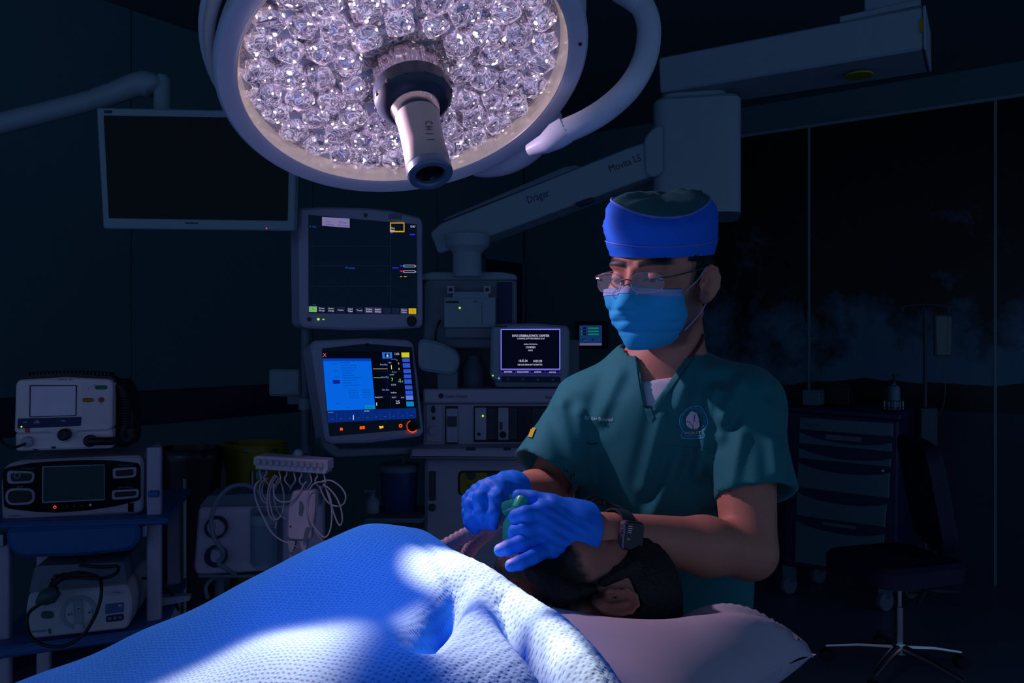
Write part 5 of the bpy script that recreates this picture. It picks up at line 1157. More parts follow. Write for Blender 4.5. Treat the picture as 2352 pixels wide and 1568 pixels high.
# ---------------------------------------------------------------- doctor: joints in the room
HM = frame(Vector((0.258, 1.445, 1.619)), (-0.05, -0.13, 1.0), (-math.sin(rad(38)), -math.cos(rad(38)), -0.12))
LS, RS = Vector((0.396, 1.43, 1.385)), Vector((0.142, 1.555, 1.366))
LE, LW = P(1722, 1268, 1.33), P(1378, 1220, 1.205)
RE, RW = P(1252, 1142, 1.55), P(1172, 1132, 1.31)
CH, WA, HP = Vector((0.268, 1.53, 1.27)), Vector((0.275, 1.545, 1.08)), Vector((0.285, 1.56, 0.93))
NK = HM @ Vector((0, -0.035, -0.13)); NB = Vector((0.268, 1.515, 1.44))
tyaw = math.atan2(RS.y - LS.y, RS.x - LS.x) + math.pi       # torso heading
ty = (LS - RS).normalized(); ty.z = 0; ty.normalize()        # person's left
tf = Vector((ty.y, -ty.x, 0))                                # forward
if tf.y > 0: tf = -tf
def tloc(p):
    d_ = p - np.array(CH, np.float32); return np.stack([d_ @ np.array(ty, np.float32), d_ @ np.array(tf, np.float32), d_[:, 2]], 1)
def tl(v): d_ = v - CH; return (d_.dot(ty), d_.dot(tf), d_.z)
def torso(p, g):
    q = tloc(p); q = q * np.array([1, 1.5, 1], np.float32)
    h, wv = tl(HP), tl(WA)
    f = s_cone(q, (wv[0], wv[1]*1.5, wv[2]), (0, 0.0, 0.03), 0.150 + g, 0.158 + g)
    f = smin(f, s_cone(q, (h[0], h[1]*1.5, h[2]), (wv[0], wv[1]*1.5, wv[2]), 0.165 + g, 0.152 + g), 0.05)
    return f / 1.25
v3 = lambda v: (v.x, v.y, v.z)
def skin_body(p):
    f = torso(p, -0.022)
    for S in (LS, RS): f = smin(f, s_cone(p, v3(NB + (S - NB) * 0.35), v3(S), 0.052, 0.054), 0.05)
    f = smin(f, s_cone(p, v3(NK), v3(NB), 0.057, 0.075), 0.05)
    for S, E, W, in ((LS, LE, LW), (RS, RE, RW)):
        f = smin(f, s_cone(p, v3(S), v3(E), 0.058, 0.043), 0.03)
        m = E.lerp(W, 0.32)
        fa = smin(s_cone(p, v3(E), v3(m), 0.0405, 0.0435), s_cone(p, v3(m), v3(W), 0.0435, 0.0285), 0.02)
        f = smin(f, fa, 0.016)
    return f
BV, BQ = nets(skin_body, (-0.06, 1.15, 0.85), (0.56, 1.76, 1.56), 0.0055)
BV = relax(BV, BQ, 1, 0.4)
doc = empty('person', (HP.x, HP.y, 0), 'man in teal scrubs, blue cap and blue face mask bending over the patient', 'person')
hv = xfm(HV, HM); hc = face_cols(HV, 0.75, STB)
bc = np.tile(SKIN, (len(BV), 1)) * (1 + 0.06 * fbm(BV, 30, 5))[:, None]
body = link('body', npmesh('body', np.concatenate([hv, BV]), np.concatenate([HQ, BQ + len(hv)]), np.concatenate([hc, bc])), 'skin', None, 180)
fixw(body, doc)
def hm(mb, m, name, mat, parent, sm=60): return fixw(mb.xf(m).obj(name, mat, None, sm), parent)
# eyes: dark irises looking down under the lids
M('eye', (0.30, 0.25, 0.26), 0.2, var=0); M('iris', (0.015, 0.01, 0.012), 0.1, var=0)
for s in (-1, 1):
    eb = hm(MB().ball((s*0.0325, 0.0825, -0.0052), (0.0120, 0.0116, 0.0042), 16, 12), HM, 'eye', 'eye', doc)
    hm(MB().ball((s*0.0325 - 0.001, 0.0915, -0.0056), (0.0062, 0.0034, 0.0034), 14, 8), HM, 'iris', 'iris', eb)
# hair under the cap
def hair_doc(p):
    ax = np.abs(p[:, 0]); q = np.stack([ax, p[:, 1], p[:, 2]], 1)
    f = s_ell(q, (0, -0.014, 0.036), (0.0805, 0.101, 0.087))
    f = smin(f, s_cone(q, (0.074, -0.045, 0.0), (0.062, -0.06, -0.055), 0.014, 0.012), 0.02)
    f = smin(f, s_cone(q, (0.030, -0.09, 0.0), (0.028, -0.078, -0.06), 0.022, 0.014), 0.02)
    f = smin(f, s_cone(q, (0.0755, 0.022, 0.03), (0.0725, 0.012, -0.012), 0.0075, 0.0045), 0.008)
    keep = np.maximum(p[:, 1] - 0.034 - 0.25 * (p[:, 2] - 0.03) * (p[:, 2] > 0.03), -p[:, 2] - 0.075)
    back = np.where((p[:, 2] < 0.022) & (ax > 0.0) & (p[:, 1] > -0.030) & (p[:, 1] < 0.006), 0.01, -1)
    f = smax(f, keep, 0.004); f = np.maximum(f, np.where(p[:, 2] < 0.020, np.minimum(p[:, 1] + 0.030, 0.030 - np.abs(p[:, 1] - 0.04)), -1) * (p[:, 2] < 0.02))
    return f + 0.0012 * np.sin(p[:, 1] * 900 + 3 * np.sin(p[:, 2] * 300))
gv, gq = nets(hair_doc, (-0.10, -0.13, -0.09), (0.10, 0.06, 0.135), 0.003)
fixw(link('hair', npmesh('hair', xfm(gv, HM), gq), 'hair_black', None, 180), doc)

# ---------------------------------------------------------------- cap
def cap_ring(t):
    """ring of the cap at height parameter t (0 hem .. 1 crown): list of points in head space"""
    out = []; n = 72
    for i in range(n):
        a = 2*math.pi*i/n; c, s = math.cos(a), math.sin(a)
        z = 0.030 + 0.094 * t
        rx, ry = 0.0835, 0.108
        bulge = 1 + 0.075 * math.sin(min(t, 1) * math.pi * 0.9) + (0.02 if t > 0.12 else 0)
        if t > 0.3: bulge += (0.010*math.sin(3*a + 1) + 0.008*math.sin(7*a + 9*t)) * (t - 0.3) * 1.6
        dfold = (t - 0.30) * 1.0 - (rad(48) - ((a + math.pi) % (2*math.pi) - math.pi)) * 0.62
        if t > 0.28: bulge += 0.055 * math.exp(-(dfold / 0.10)**2) * min(1, (t - 0.28) * 4) - 0.03 * math.exp(-((dfold - 0.22) / 0.12)**2) * min(1, (t - 0.28) * 4)
        if t > 0.75: bulge -= (t - 0.75) ** 1.5 * 1.1
        hem = (0.004 + 0.006 * c) * (1 - t)
        sag = 0.020 * t * math.sin(a + 2.4) + 0.008 * t * math.sin(2*a)
        out.append(Vector((rx * c * bulge, -0.012 + ry * s * bulge, z + hem * 0.6 + sag)))
    return out
capE = empty('cap', HM, 'blue cloth cap with green crown and pale seams'); capE.parent = doc; capE.matrix_parent_inverse = doc.matrix_basis.inverted()
def rings(ts, f):
    mb = MB(); n = 72
    for t in ts: mb.v += [tuple(q) for q in f(t)]
    for k in range(len(ts) - 1):
        for i in range(n): j = (i+1) % n; mb.f.append((k*n+i, k*n+j, (k+1)*n+j, (k+1)*n+i))
    return mb
def band_ring(t): return [Vector((q.x*1.012, (q.y + 0.012)*1.012 - 0.012, q.z)) for q in cap_ring(t)]
rings([0.0, 0.08, 0.16, 0.24, 0.27], band_ring).obj('band', 'cap_blue', capE, 60)
cr = rings([0.0, 0.1, 0.22, 0.3, 0.4, 0.5, 0.6, 0.7, 0.8, 0.9, 0.97], cap_ring)
n_ = len(cr.v)
cr.v = [tuple(Vector(v) + Vector((0, 0, 0.0025 * math.sin(Vector(v).y*150 + Vector(v).x*70))) if 0.05 < v[2] else v) for v in cr.v]
cr.obj('side_cloth', 'cap_blue', capE, 60)
top = cap_ring(0.97); cz = sum((q.z for q in top)) / 72; mbt = MB(); n = 72
for k, (s, dz) in enumerate(((1.0, 0.0), (0.92, 0.006), (0.7, 0.013), (0.45, 0.015), (0.2, 0.014))):
    mbt.v += [(q.x*s, -0.012 + (q.y + 0.012)*s, cz + (q.z - cz)*s + dz + 0.003*math.sin(q.x*160*s + k)) for q in top]
for k in range(4):
    for i in range(n): j = (i+1) % n; mbt.f.append((k*n+i, k*n+j, (k+1)*n+j, (k+1)*n+i))
mbt.f.append(tuple(range(4*n, 5*n))); mbt.obj('crown_cloth', 'cap_green', capE, 60)
MB().tube([q * 1.004 for q in cap_ring(0.965)], 0.0022, 6, True).obj('crown_piping', 'cap_piping', capE, 60)
MB().tube([Vector((q.x*1.016, (q.y + 0.012)*1.016 - 0.012, q.z)) for q in cap_ring(0.262)], 0.0011, 5, True).obj('band_seam', 'cap_piping', capE, 60)

# ---------------------------------------------------------------- face mask
def mask_sdf(p):
    ax = np.abs(p[:, 0]); q = np.stack([ax, p[:, 1], p[:, 2]], 1)
    f = s_ell(q, (0, 0.032, -0.058), (0.065, 0.084, 0.070))
    f = smin(f, s_cone(q, (0, 0.101, -0.020), (0, 0.117, -0.042), 0.0135, 0.0165), 0.022)
    f = smin(f, s_ball(q, (0, 0.080, -0.106), 0.024), 0.02)
    f = smin(f, s_cone(q, (0.048, 0.066, -0.030), (0.046, 0.05, -0.07), 0.0235, 0.0195), 0.02)
    z = p[:, 2]
    for zz, am in ((-0.052, 0.0020), (-0.071, 0.0024), (-0.089, 0.002)):
        f = f + am * np.exp(-((z - zz + 0.10 * ax) / 0.0035) ** 2) * (p[:, 1] > 0.05)
    f = f + 0.0013 * np.sin(p[:, 0] * 120 + z * 190) * np.exp(-((z + 0.07) / 0.03) ** 2)
    cut = np.maximum(np.maximum(z + 0.0145 - 0.0035 * (ax < 0.012) + 0.10 * ax, -(z + 0.122) - 0.25 * np.clip(0.07 - p[:, 1], 0, 1)), 0.030 - p[:, 1] + 0.22 * np.clip(z + 0.08, -0.1, 0.1) - 0.03 * np.clip(-(z + 0.075) / 0.03, 0, 1) * 0)
    return np.maximum(f, cut)
mv, mq = nets(mask_sdf, (-0.085, 0.0, -0.135), (0.085, 0.145, 0.0), 0.0022)
mv = relax(mv, mq, 1, 0.5)
mk = empty('face_mask', HM, 'pleated light blue face mask with pale top edge'); mk.parent = doc; mk.matrix_parent_inverse = doc.matrix_basis.inverted()
link('mask_cloth', npmesh('mask_cloth', mv, mq), 'mask_blue', mk, 180)
mb_ = BVHTree.FromPolygons([tuple(map(float, v)) for v in mv], [tuple(map(int, q)) for q in mq])
def on_mask(x_, z_, off):
    h = mb_.ray_cast(Vector((x_ * 2.4, 0.3, z_)), Vector((-x_ * 1.4, -0.26, 0)).normalized() if abs(x_) > 1e-6 else Vector((0, -1, 0)))
    return None if h[0] is None else h[0] + h[1] * (off if h[1].y > -0.2 else 0)
strip = MB(); row = []
for i in range(41):
    x_ = -0.063 + 0.126 * i / 40; zt_ = -0.0155 - 0.10 * abs(x_) + 0.003 * (abs(x_) < 0.012)
    a = on_mask(x_, zt_ - 0.0014, 0.0012); b_ = on_mask(x_, zt_ - 0.0115, 0.0012)
    row.append(None if a is None or b_ is None else len(strip.v))
    if row[-1] is not None: strip.v += [tuple(a), tuple(b_)]
for i in range(40):
    if row[i] is not None and row[i+1] is not None: strip.f.append((row[i], row[i]+1, row[i+1]+1, row[i+1]))
strip.obj('top_edge', 'mask_pale', mk, 60)
for s in (-1, 1):
    MB().tube(catmull([(s*0.067, 0.036, -0.026), (s*0.078, 0.016, -0.012), (s*0.084, -0.006, 0.008), (s*0.083, -0.026, 0.010)], 6), 0.0011, 6).obj('ear_loop', 'mask_pale', mk)
    MB().tube(catmull([(s*0.062, 0.034, -0.094), (s*0.076, 0.008, -0.070), (s*0.083, -0.012, -0.048), (s*0.083, -0.026, -0.036)], 6), 0.0011, 6).obj('ear_loop', 'mask_pale', mk)

# ---------------------------------------------------------------- rimless glasses
gl = empty('glasses', HM, 'rimless glasses with thin metal temples'); gl.parent = doc; gl.matrix_parent_inverse = doc.matrix_basis.inverted()
M('lens_glass', (0.75, 0.8, 0.9), 0.03, var=0, alpha=0.10); M('lens_edge', (0.35, 0.36, 0.45), 0.15, var=0); M('gold_wire', (0.45, 0.33, 0.30), 0.25, 0.9, var=0)
for s in (-1, 1):
    ol = [(s*(0.0355 + 0.0265*math.copysign(abs(math.cos(a))**0.7, math.cos(a))), -0.008 + 0.0165*math.copysign(abs(math.sin(a))**0.75, math.sin(a))) for a in [2*math.pi*i/36 for i in range(36)]]
    pts = [Vector((x_, 0.117 - 5.0*(abs(x_) - 0.012)**2 - 0.10*(z_ + 0.008)*0, z_)) for x_, z_ in ol]
    mb = MB(); mb.v = [tuple(q) for q in pts] + [(q.x, q.y - 0.0018, q.z) for q in pts]
    mb.f = [tuple(range(36)), tuple(range(71, 35, -1))] + [(i, (i+1) % 36, 36 + (i+1) % 36, 36 + i) for i in range(36)]
    mb.obj('lens', 'lens_glass', gl, 30)
    MB().tube(pts, 0.0006, 5, True).obj('lens_edge', 'lens_edge', gl)
    MB().tube(catmull([(s*0.060, 0.107, -0.001), (s*0.068, 0.100, 0.0005), (s*0.0755, 0.086, 0.002), (s*0.082, 0.03, 0.006), (s*0.083, -0.006, 0.008), (s*0.080, -0.03, -0.006)], 6), 0.0013, 6).obj('temple', 'gold_wire', gl)
    MB().tube([(s*0.056, 0.1085, -0.001), (s*0.062, 0.1065, -0.001)], 0.0022, 8).obj('hinge', 'steel', gl)
    MB().tube(catmull([(s*0.0105, 0.1165, -0.008), (s*0.009, 0.110, -0.012), (s*0.0105, 0.105, -0.014)], 4), 0.0009, 6).obj('nose_pad', 'gold_wire', gl)
MB().tube(catmull([(-0.0105, 0.1175, -0.005), (-0.004, 0.1195, -0.002), (0.004, 0.1195, -0.002), (0.0105, 0.1175, -0.005)], 4), 0.0011, 6).obj('bridge', 'gold_wire', gl)

# ---------------------------------------------------------------- scrub shirt
LSE, RSE = P(1738, 1137, 1.36), P(1250, 1086, 1.50)            # sleeve ends
ldir = (LSE - LS).normalized(); rdir = (RSE - RS).normalized()
folds = [  # radiating creases (pixel start, pixel end, depth start, depth end, size)
    ((1640, 900), (1600, 1090), 0.010), ((1660, 900), (1655, 1000), 0.008), ((1700, 880), (1660, 960), 0.010), ((1590, 830), (1560, 930), 0.007), ((1330, 950), (1345, 1100), 0.008),
    ((1420, 860), (1375, 960), 0.006), ((1520, 960), (1480, 1120), 0.006), ((1560, 1050), (1500, 1180), 0.007), ((1700, 1000), (1680, 1110), 0.007), ((1290, 930), (1320, 1060), 0.008), ((1770, 930), (1785, 1080), 0.007)]
def vneck(p):
    """wedge cut out at the neck, seen along the torso's front"""
    D = p[:, 1]; px = 1176 + F * p[:, 0] / D; py = 784 - F * (p[:, 2] - 1.5) / D
    a = (1488 - px) - (944 - py) * (28 / 155.0); b_ = (px - 1488) - (944 - py) * (112 / 155.0)
    f = np.maximum(np.maximum(a, b_), -(945 - py)) * 0.00055
    return np.maximum(f, (p - np.array(NB, np.float32)) @ (-np.array(tf, np.float32)) - 0.015)
def shirt_solid(p, g=0.0):
    f = torso(p, 0.006 + g)
    mid = LS.lerp(RS, 0.5)
    for S in (LS, RS):
        f = smin(f, s_cone(p, v3(NB + (S - NB) * 0.35 + Vector((0, 0, 0.0))), v3(S), 0.066 + g, 0.068 + g), 0.05)
    f = smin(f, s_cone(p, v3(NB + Vector((0, 0, -0.012))), v3(LS.lerp(RS, 0.5)), 0.078 + g, 0.09 + g), 0.06)
    for S, E, k in ((LS, LSE, 1), (RS, RSE, 0)):
        dr = (E - S).normalized(); E2_ = E + dr * 0.08
        sl = s_cone(p, v3(S), v3(E2_), 0.068 + g, (0.068 if k else 0.062) + g)
        f = smin(f, sl, 0.035)
        cut = (p - np.array(E, np.float32)) @ np.array(dr, np.float32)
        near = s_cone(p, v3(E), v3(E2_ + dr * 0.1), 0.105, 0.105)
        f = np.where(near < 0, np.maximum(f, cut), f)
    return f
FO = [(P(a[0], a[1], 1.40), P(b_[0], b_[1], 1.40), s) for a, b_, s in folds]
def shirt(p):
    f = shirt_solid(p)
    D = np.maximum(p[:, 1], 0.5); X = (p[:, 0]) / D * 1.40; Z = 1.5 + (p[:, 2] - 1.5) / D * 1.40
    q = np.stack([X, np.zeros_like(X), Z], 1).astype(np.float32)
    for a, b_, s in FO:
        d_ = s_cone(q, (a.x, 0, a.z), (b_.x, 0, b_.z), 0, 0)
        f = f - s * 0.8 * np.exp(-(d_ / 0.011) ** 2) + s * 0.5 * np.exp(-((d_ - 0.020) / 0.012) ** 2)
    f = f - 0.0022 * fbm(p, 38, 11, 2)
    # hem and neck opening, hollow sleeves
    for S, E, k in ((LS, LSE, 1), (RS, RSE, 0)):
        dr = (E - S).normalized(); f = np.maximum(f, -s_cone(p, v3(E - dr * 0.0), v3(E + dr * 0.1), 0.056, 0.066))
    f = np.maximum(f, -vneck(p))
    f = np.maximum(f, -s_cone(p, v3(NB + Vector((0, 0, -0.03))), v3(NK + Vector((0, 0, 0.1))), 0.068, 0.085))
    return np.maximum(f, 0.86 - p[:, 2])
SV, SQ = nets(shirt, (-0.06, 1.24, 0.84), (0.56, 1.80, 1.54), 0.0045)
SV = relax(SV, SQ, 1, 0.5)
sh = fixw(link('scrub_shirt', npmesh('scrub_shirt', SV, SQ), 'scrub_teal', None, 180), doc)
SF = Surf(SV, SQ)
# white undershirt and necklace cord
def tee(p):
    f = np.maximum(shirt_solid(p, -0.010), p[:, 2] - P(1490, 880, 1.40).z - 0.15 * np.abs(p[:, 0] - 0.22)); return np.maximum(np.maximum(f, vneck(p) - 0.012), 1.2 - p[:, 2])
tv_, tq_ = nets(tee, (0.05, 1.30, 1.22), (0.45, 1.68, 1.47), 0.006)
fixw(link('undershirt', npmesh('undershirt', tv_, tq_), 'tee_white', None, 180), doc)
BF = Surf(np.concatenate([hv, BV]), np.concatenate([HQ, BQ + len(hv)]))
cord = [BF.hit(a, b_, 0.004) for a, b_ in ((1612, 768), (1606, 785), (1598, 800), (1590, 812), (1580, 826))]
cord = [c for c in cord if c is not None]
if len(cord) > 2: fixw(MB().tube(catmull(cord, 4), 0.0032, 7).obj('neck_cord', M('cord_maroon', (0.10, 0.02, 0.03), 0.6), None), doc)
# neck band, badge, lettering, pocket, shoulder tab
NBm = M('scrub_band', (0.012, 0.17, 0.19), 0.8, var=0.08)
mb = SF.ribbon([(1460, 790), (1466, 808), (1472, 850), (1480, 900), (1490, 945), (1497, 962)], 16, 0.0022); SF.ribbon([(1606, 793), (1570, 842), (1530, 893), (1494, 942)], 17, 0.0026, mb)
fixw(mb.obj('neck_band', 'scrub_band', None, 60), sh)
cc_ = NK.lerp(NB, 0.62); rg = []
for k in range(29):
    th = rad(-125 + 250 * k / 28); rg.append(cc_ + (-tf * math.cos(th) + ty * math.sin(th)) * 0.0775 + Vector((0, 0, 0.004 + 0.012 * math.cos(th))))
fixw(MB().tube(rg, 0.0065, 10).obj('neck_band', 'scrub_band', None, 60), sh)
M('badge_blue', (0.08, 0.50, 0.85), 0.7, var=0.05); M('badge_white', (0.75, 0.62, 0.80), 0.7, var=0.12, scale=300); M('badge_red', (0.30, 0.02, 0.05), 0.7, var=0)
bd = empty('chest_badge', doc.matrix_basis.copy(), 'round stitched badge with pale heart and lettering'); bd.parent = sh; bd.matrix_parent_inverse = Matrix()
bd.matrix_basis = doc.matrix_basis.copy(); bd.matrix_parent_inverse = (doc.matrix_basis @ sh.matrix_parent_inverse @ sh.matrix_basis).inverted()
def badge(mb, name, mat): 
    o = mb.obj(name, mat, None, 60); o.parent = bd; o.matrix_parent_inverse = doc.matrix_basis.inverted(); return o
ol = [(1569, 991), (1562, 975), (1561, 962), (1566, 948), (1577, 937), (1594, 932.5), (1610, 934), (1620, 946), (1625, 962), (1624, 976), (1615, 989)]
badge(SF.ribbon(ol, 1.7, 0.0022, None, 6), 'badge_rim', 'badge_blue')
badge(SF.ribbon([(1568, 990), (1567, 1004), (1614, 1005), (1616, 990)], 1.7, 0.0022, None, 8), 'badge_rim', 'badge_blue')
mb = MB(); ring_t = 'MOHAMMED BIN KHALIFA BIN SULMAN AL KHALIFA'
for i, ch_ in enumerate(ring_t):
    if ch_ == ' ': continue
    a = rad(215 - 250 * i / (len(ring_t) - 1)); cx, cy = 1593 + 26 * math.cos(a), 964 - 26 * math.sin(a)
    SF.letters(ch_, cx, cy, 3.6, 2.2, 0.0022, 90 - math.degrees(a), mb)
badge(mb, 'badge_lettering', 'badge_blue')
badge(SF.letters('SPECIALIST', 1570, 996, 5.5, 42, 0.0022), 'badge_lettering', 'badge_white'); badge(SF.letters('CARDIAC CENTRE', 1570, 1003, 4.5, 42, 0.0022), 'badge_lettering', 'badge_blue')
ht = [(1574, 969), (1576, 957), (1581, 950), (1584, 945), (1590, 944), (1596, 947), (1601, 949), (1605, 957), (1609, 969), (1609, 980), (1604, 984), (1594, 985), (1584, 983), (1576, 977)]
mb = MB(); cen = SF.hit(1592, 967, 0.0022); hp_ = [SF.hit(a, b_, 0.0022) for a, b_ in ht]
if cen is not None and all(h is not None for h in hp_):
    mb.v = [tuple(cen)] + [tuple(h) for h in hp_]; mb.f = [(0, 1 + (i+1) % len(hp_), 1 + i) for i in range(len(hp_))]; badge(mb, 'heart_patch', 'badge_white')
badge(SF.ribbon([(1596, 951), (1594, 962), (1592, 975), (1590, 986)], 2.0, 0.0032), 'red_stitch', 'badge_red')
badge(SF.ribbon([(1573, 969), (1580, 968), (1586, 974), (1591, 978)], 1.3, 0.0032), 'red_stitch', 'badge_red'); badge(SF.ribbon([(1595, 968), (1600, 964), (1606, 967), (1611, 972)], 1.3, 0.0032), 'red_stitch', 'badge_red')
nm_ = SF.letters('Dr. Izar Bukamal', 1342, 963, 8, 66, 0.0016, 3); 
if nm_.v: fixw(nm_.obj('name_stitching', M('stitch_pale', (0.55, 0.70, 0.80), 0.7, var=0.1), None, 0), sh)
fixw(SF.ribbon([(1536, 1026), (1570, 1029), (1600, 1031), (1640, 1036)], 5, 0.0018).obj('pocket_edge', 'scrub_band', None, 60), sh)
fixw(SF.ribbon([(1348, 1018), (1360, 1019), (1373, 1017)], 3, 0.0016).obj('pen_slot', M('scrub_dark', (0.004, 0.03, 0.04), 0.8), None, 60), sh)
fixw(SF.ribbon([(1648, 1124), (1690, 1128), (1740, 1130), (1790, 1132), (1815, 1134)], 2.0, 0.0016).obj('sleeve_hem', 'scrub_band', None, 60), sh)
tb_ = SF.grid([(1224, 982), (1233, 985), (1224, 1007), (1215, 1004)], 4, 5, 0.003)
if tb_.v: fixw(tb_.obj('yellow_tab', 'yellow', None, 60), sh)
# trousers and shoes (below the table)
def legs(p):
    f = 9e9
    for s in (-1, 1):
        h = HP + ty * (0.085 * s) + Vector((0, 0, 0.02)); k_ = h + Vector((0, 0, -0.45)) + tf * 0.02; a = Vector((h.x, h.y, 0.06))
        g = smin(s_cone(p, v3(h), v3(k_), 0.098, 0.075), s_cone(p, v3(k_), v3(a), 0.075, 0.068), 0.03); f = smin(f, g, 0.03) if s > 0 else g
    return np.maximum(f, 0.06 - p[:, 2])
lv, lq = nets(legs, (0.05, 1.36, 0.03), (0.52, 1.78, 1.06), 0.009)
fixw(link('trousers', npmesh('trousers', lv, lq), 'scrub_teal', None, 180), doc)
for s in (-1, 1):
    h = HP + ty * (0.085 * s); mt = Matrix(((ty.x, tf.x, 0, h.x), (ty.y, tf.y, 0, h.y), (0, 0, 1, 0), (0, 0, 0, 1)))
    mb = vprism(roundp([(-0.045, -0.09), (0.045, -0.09), (0.05, 0.16), (-0.05, 0.16)], 0.04, 6), 0.0, 0.085, 0.02); hm(mb, mt, 'shoe', 'dark_grey', doc, 40)

# ---------------------------------------------------------------- gloves
def hand(name, chains, palm, cuff, lo, hi, label):
    def f(p):
        d_ = None
        for a, b_, ra, rb in palm:
            g = s_cone(p, v3(a), v3(b_), ra, rb); d_ = g if d_ is None else smin(d_, g, 0.016)
        fing = None
        for ch_ in chains:
            g = None
            for (a, ra), (b_, rb) in zip(ch_[:-1], ch_[1:]):
                h = s_cone(p, v3(a), v3(b_), ra, rb); g = h if g is None else smin(g, h, 0.004)
            fing = g if fing is None else np.minimum(fing, g) if False else smin(fing, g, 0.0025)
        d_ = smin(d_, fing, 0.006)
        a, b_, ra, rb = cuff; dr = np.array((b_ - a).normalized(), np.float32)
        cf = s_cone(p, v3(a), v3(b_ + (b_ - a)), ra, rb)
        d_ = smin(d_, cf, 0.012)
        # creases along the back of the hand
        t = (p - np.array(a, np.float32)) @ dr
        d_ = d_ + 0.0011 * np.sin(p[:, 0] * 260 + p[:, 2] * 420) * np.clip(1 - np.abs(t + 0.04) / 0.06, 0, 1)
        d_ = np.maximum(d_, (p - np.array(b_, np.float32)) @ dr)
        return d_
    v, q = nets(f, lo, hi, 0.0022); v = relax(v, q, 1, 0.5)
    o = fixw(link(name, npmesh(name, v, q), 'glove_blue', None, 180), doc); o['label'] = label; return v, q
W = LW
mI, mM, mR, mP = P(1246, 1176, 1.172), P(1244, 1204, 1.165), P(1252, 1231, 1.165), P(1266, 1256, 1.158)
tC, tM = P(1335, 1186, 1.20), P(1272, 1158, 1.195)
LHV, LHQ = hand('glove', [
    [(tC, .018), (tM, .0135), (P(1226, 1145, 1.20), .0118), (P(1192, 1139, 1.205), .0105)],
    [(mI, .0125), (P(1206, 1181, 1.155), .0118), (P(1187, 1187, 1.16), .0112), (P(1190, 1190, 1.19), .0100)],
    [(mM, .0125), (P(1204, 1216, 1.148), .0115), (P(1185, 1222, 1.152), .011), (P(1187, 1224, 1.185), .0098)],
    [(mR, .0120), (P(1196, 1248, 1.138), .0110), (P(1166, 1258, 1.136), .0102), (P(1149, 1263, 1.138), .0092)],
    [(mP, .0115), (P(1222, 1279, 1.125), .0103), (P(1194, 1292, 1.112), .0096), (P(1174, 1298, 1.110), .0088)]],
    [(W, mI, .026, .0135), (W, mM, .026, .0140), (W, mR, .026, .0140), (W, mP, .026, .0130), (W, tC, .026, .020), (tC, tM, .020, .0135), (mI, mP, .0130, .0125)],
    (W - (W - mM).normalized() * 0.030, W - (W - mM).normalized() * 0.016, .0325, .034), (-0.03, 1.09, 1.14), (0.17, 1.27, 1.31), 'bright blue nitrile glove on the near hand')
RW2 = RW
nI, nM, nR, nP = P(1146, 1126, 1.27), P(1120, 1122, 1.275), P(1099, 1134, 1.285), P(1086, 1152, 1.30)
RHV, RHQ = hand('glove', [
    [(P(1172, 1142, 1.30), .016), (P(1172, 1155, 1.275), .0125), (P(1168, 1170, 1.255), .0115), (P(1163, 1186, 1.245), .0100)],
    [(nI, .0125), (P(1137, 1146, 1.235), .0115), (P(1132, 1180, 1.222), .0105), (P(1131, 1206, 1.228), .0092)],
    [(nM, .0125), (P(1103, 1142, 1.238), .0118), (P(1104, 1178, 1.226), .0108), (P(1112, 1202, 1.236), .0095)],
    [(nR, .0120), (P(1081, 1158, 1.252), .0112), (P(1083, 1192, 1.240), .0104), (P(1094, 1212, 1.248), .0092)],
    [(nP, .0115), (P(1076, 1178, 1.275), .0104), (P(1080, 1202, 1.266), .0096), (P(1092, 1216, 1.27), .0086)]],
    [(RW2, nI, .027, .0155), (RW2, nM, .027, .0160), (RW2, nR, .027, .0155), (RW2, nP, .027, .0150), (nI, nP, .0145, .0140)],
    (RW2, RW2 + (RW2 - nM).normalized() * 0.012, .0325, .034), (-0.12, 1.17, 1.17), (0.06, 1.40, 1.34), 'bright blue nitrile glove on the far hand')
# ---------------------------------------------------------------- wrist watch
wt = empty('wrist_watch', doc.matrix_basis.copy(), 'black wrist watch with rounded square face'); wt.parent = doc; wt.matrix_parent_inverse = doc.matrix_basis.inverted()
ax_ = (LE - LW).normalized(); wc = LW.lerp(LE, 0.10)
sd = Vector((-0.10, -1.0, 0.22)); sd = (sd - ax_ * sd.dot(ax_)).normalized(); up_ = ax_.cross(sd)
if up_.z < 0: up_ = -up_
WM = Matrix(((ax_.x, -sd.x, up_.x, wc.x), (ax_.y, -sd.y, up_.y, wc.y), (ax_.z, -sd.z, up_.z, wc.z), (0, 0, 0, 1)))
def wp(mb, name, mat, par=None):
    o = mb.xf(WM).obj(name, mat, None, 40); o.parent = par or wt; o.matrix_parent_inverse = doc.matrix_basis.inverted(); return o
M('watch_band', (0.012, 0.035, 0.045), 0.55, var=0.1); M('watch_case', (0.16, 0.13, 0.20), 0.25, 0.6, var=0); M('watch_glass', (0.003, 0.004, 0.008), 0.06, var=0)
rw = 0.0335
st = MB(); n = 48
for i in range(n):
    a = 2*math.pi*i/n; c, s = math.cos(a), math.sin(a)
    for xx, rr in ((-0.0115, rw), (-0.0115, rw + 0.003), (0.0115, rw + 0.003), (0.0115, rw)): st.v.append((xx, c*rr, s*rr))
for i in range(n):
    j = (i+1) % n
    for k in range(4): l = (k+1) % 4; st.f.append((i*4+k, j*4+k, j*4+l, i*4+l))
wp(st, 'strap', 'watch_band')
sq = lambda a, b_, r: roundp([(-a, -b_), (a, -b_), (a, b_), (-a, b_)], r, 6)
wp(MB().slab(sq(0.0178, 0.0215, 0.009), -rw - 0.0115, -rw + 0.002, 0.003), 'watch_case', 'watch_case')
wp(MB().slab(sq(0.0160, 0.0195, 0.008), -rw - 0.0122, -rw - 0.009, 0.001), 'watch_glass', 'watch_glass')
mb = MB()
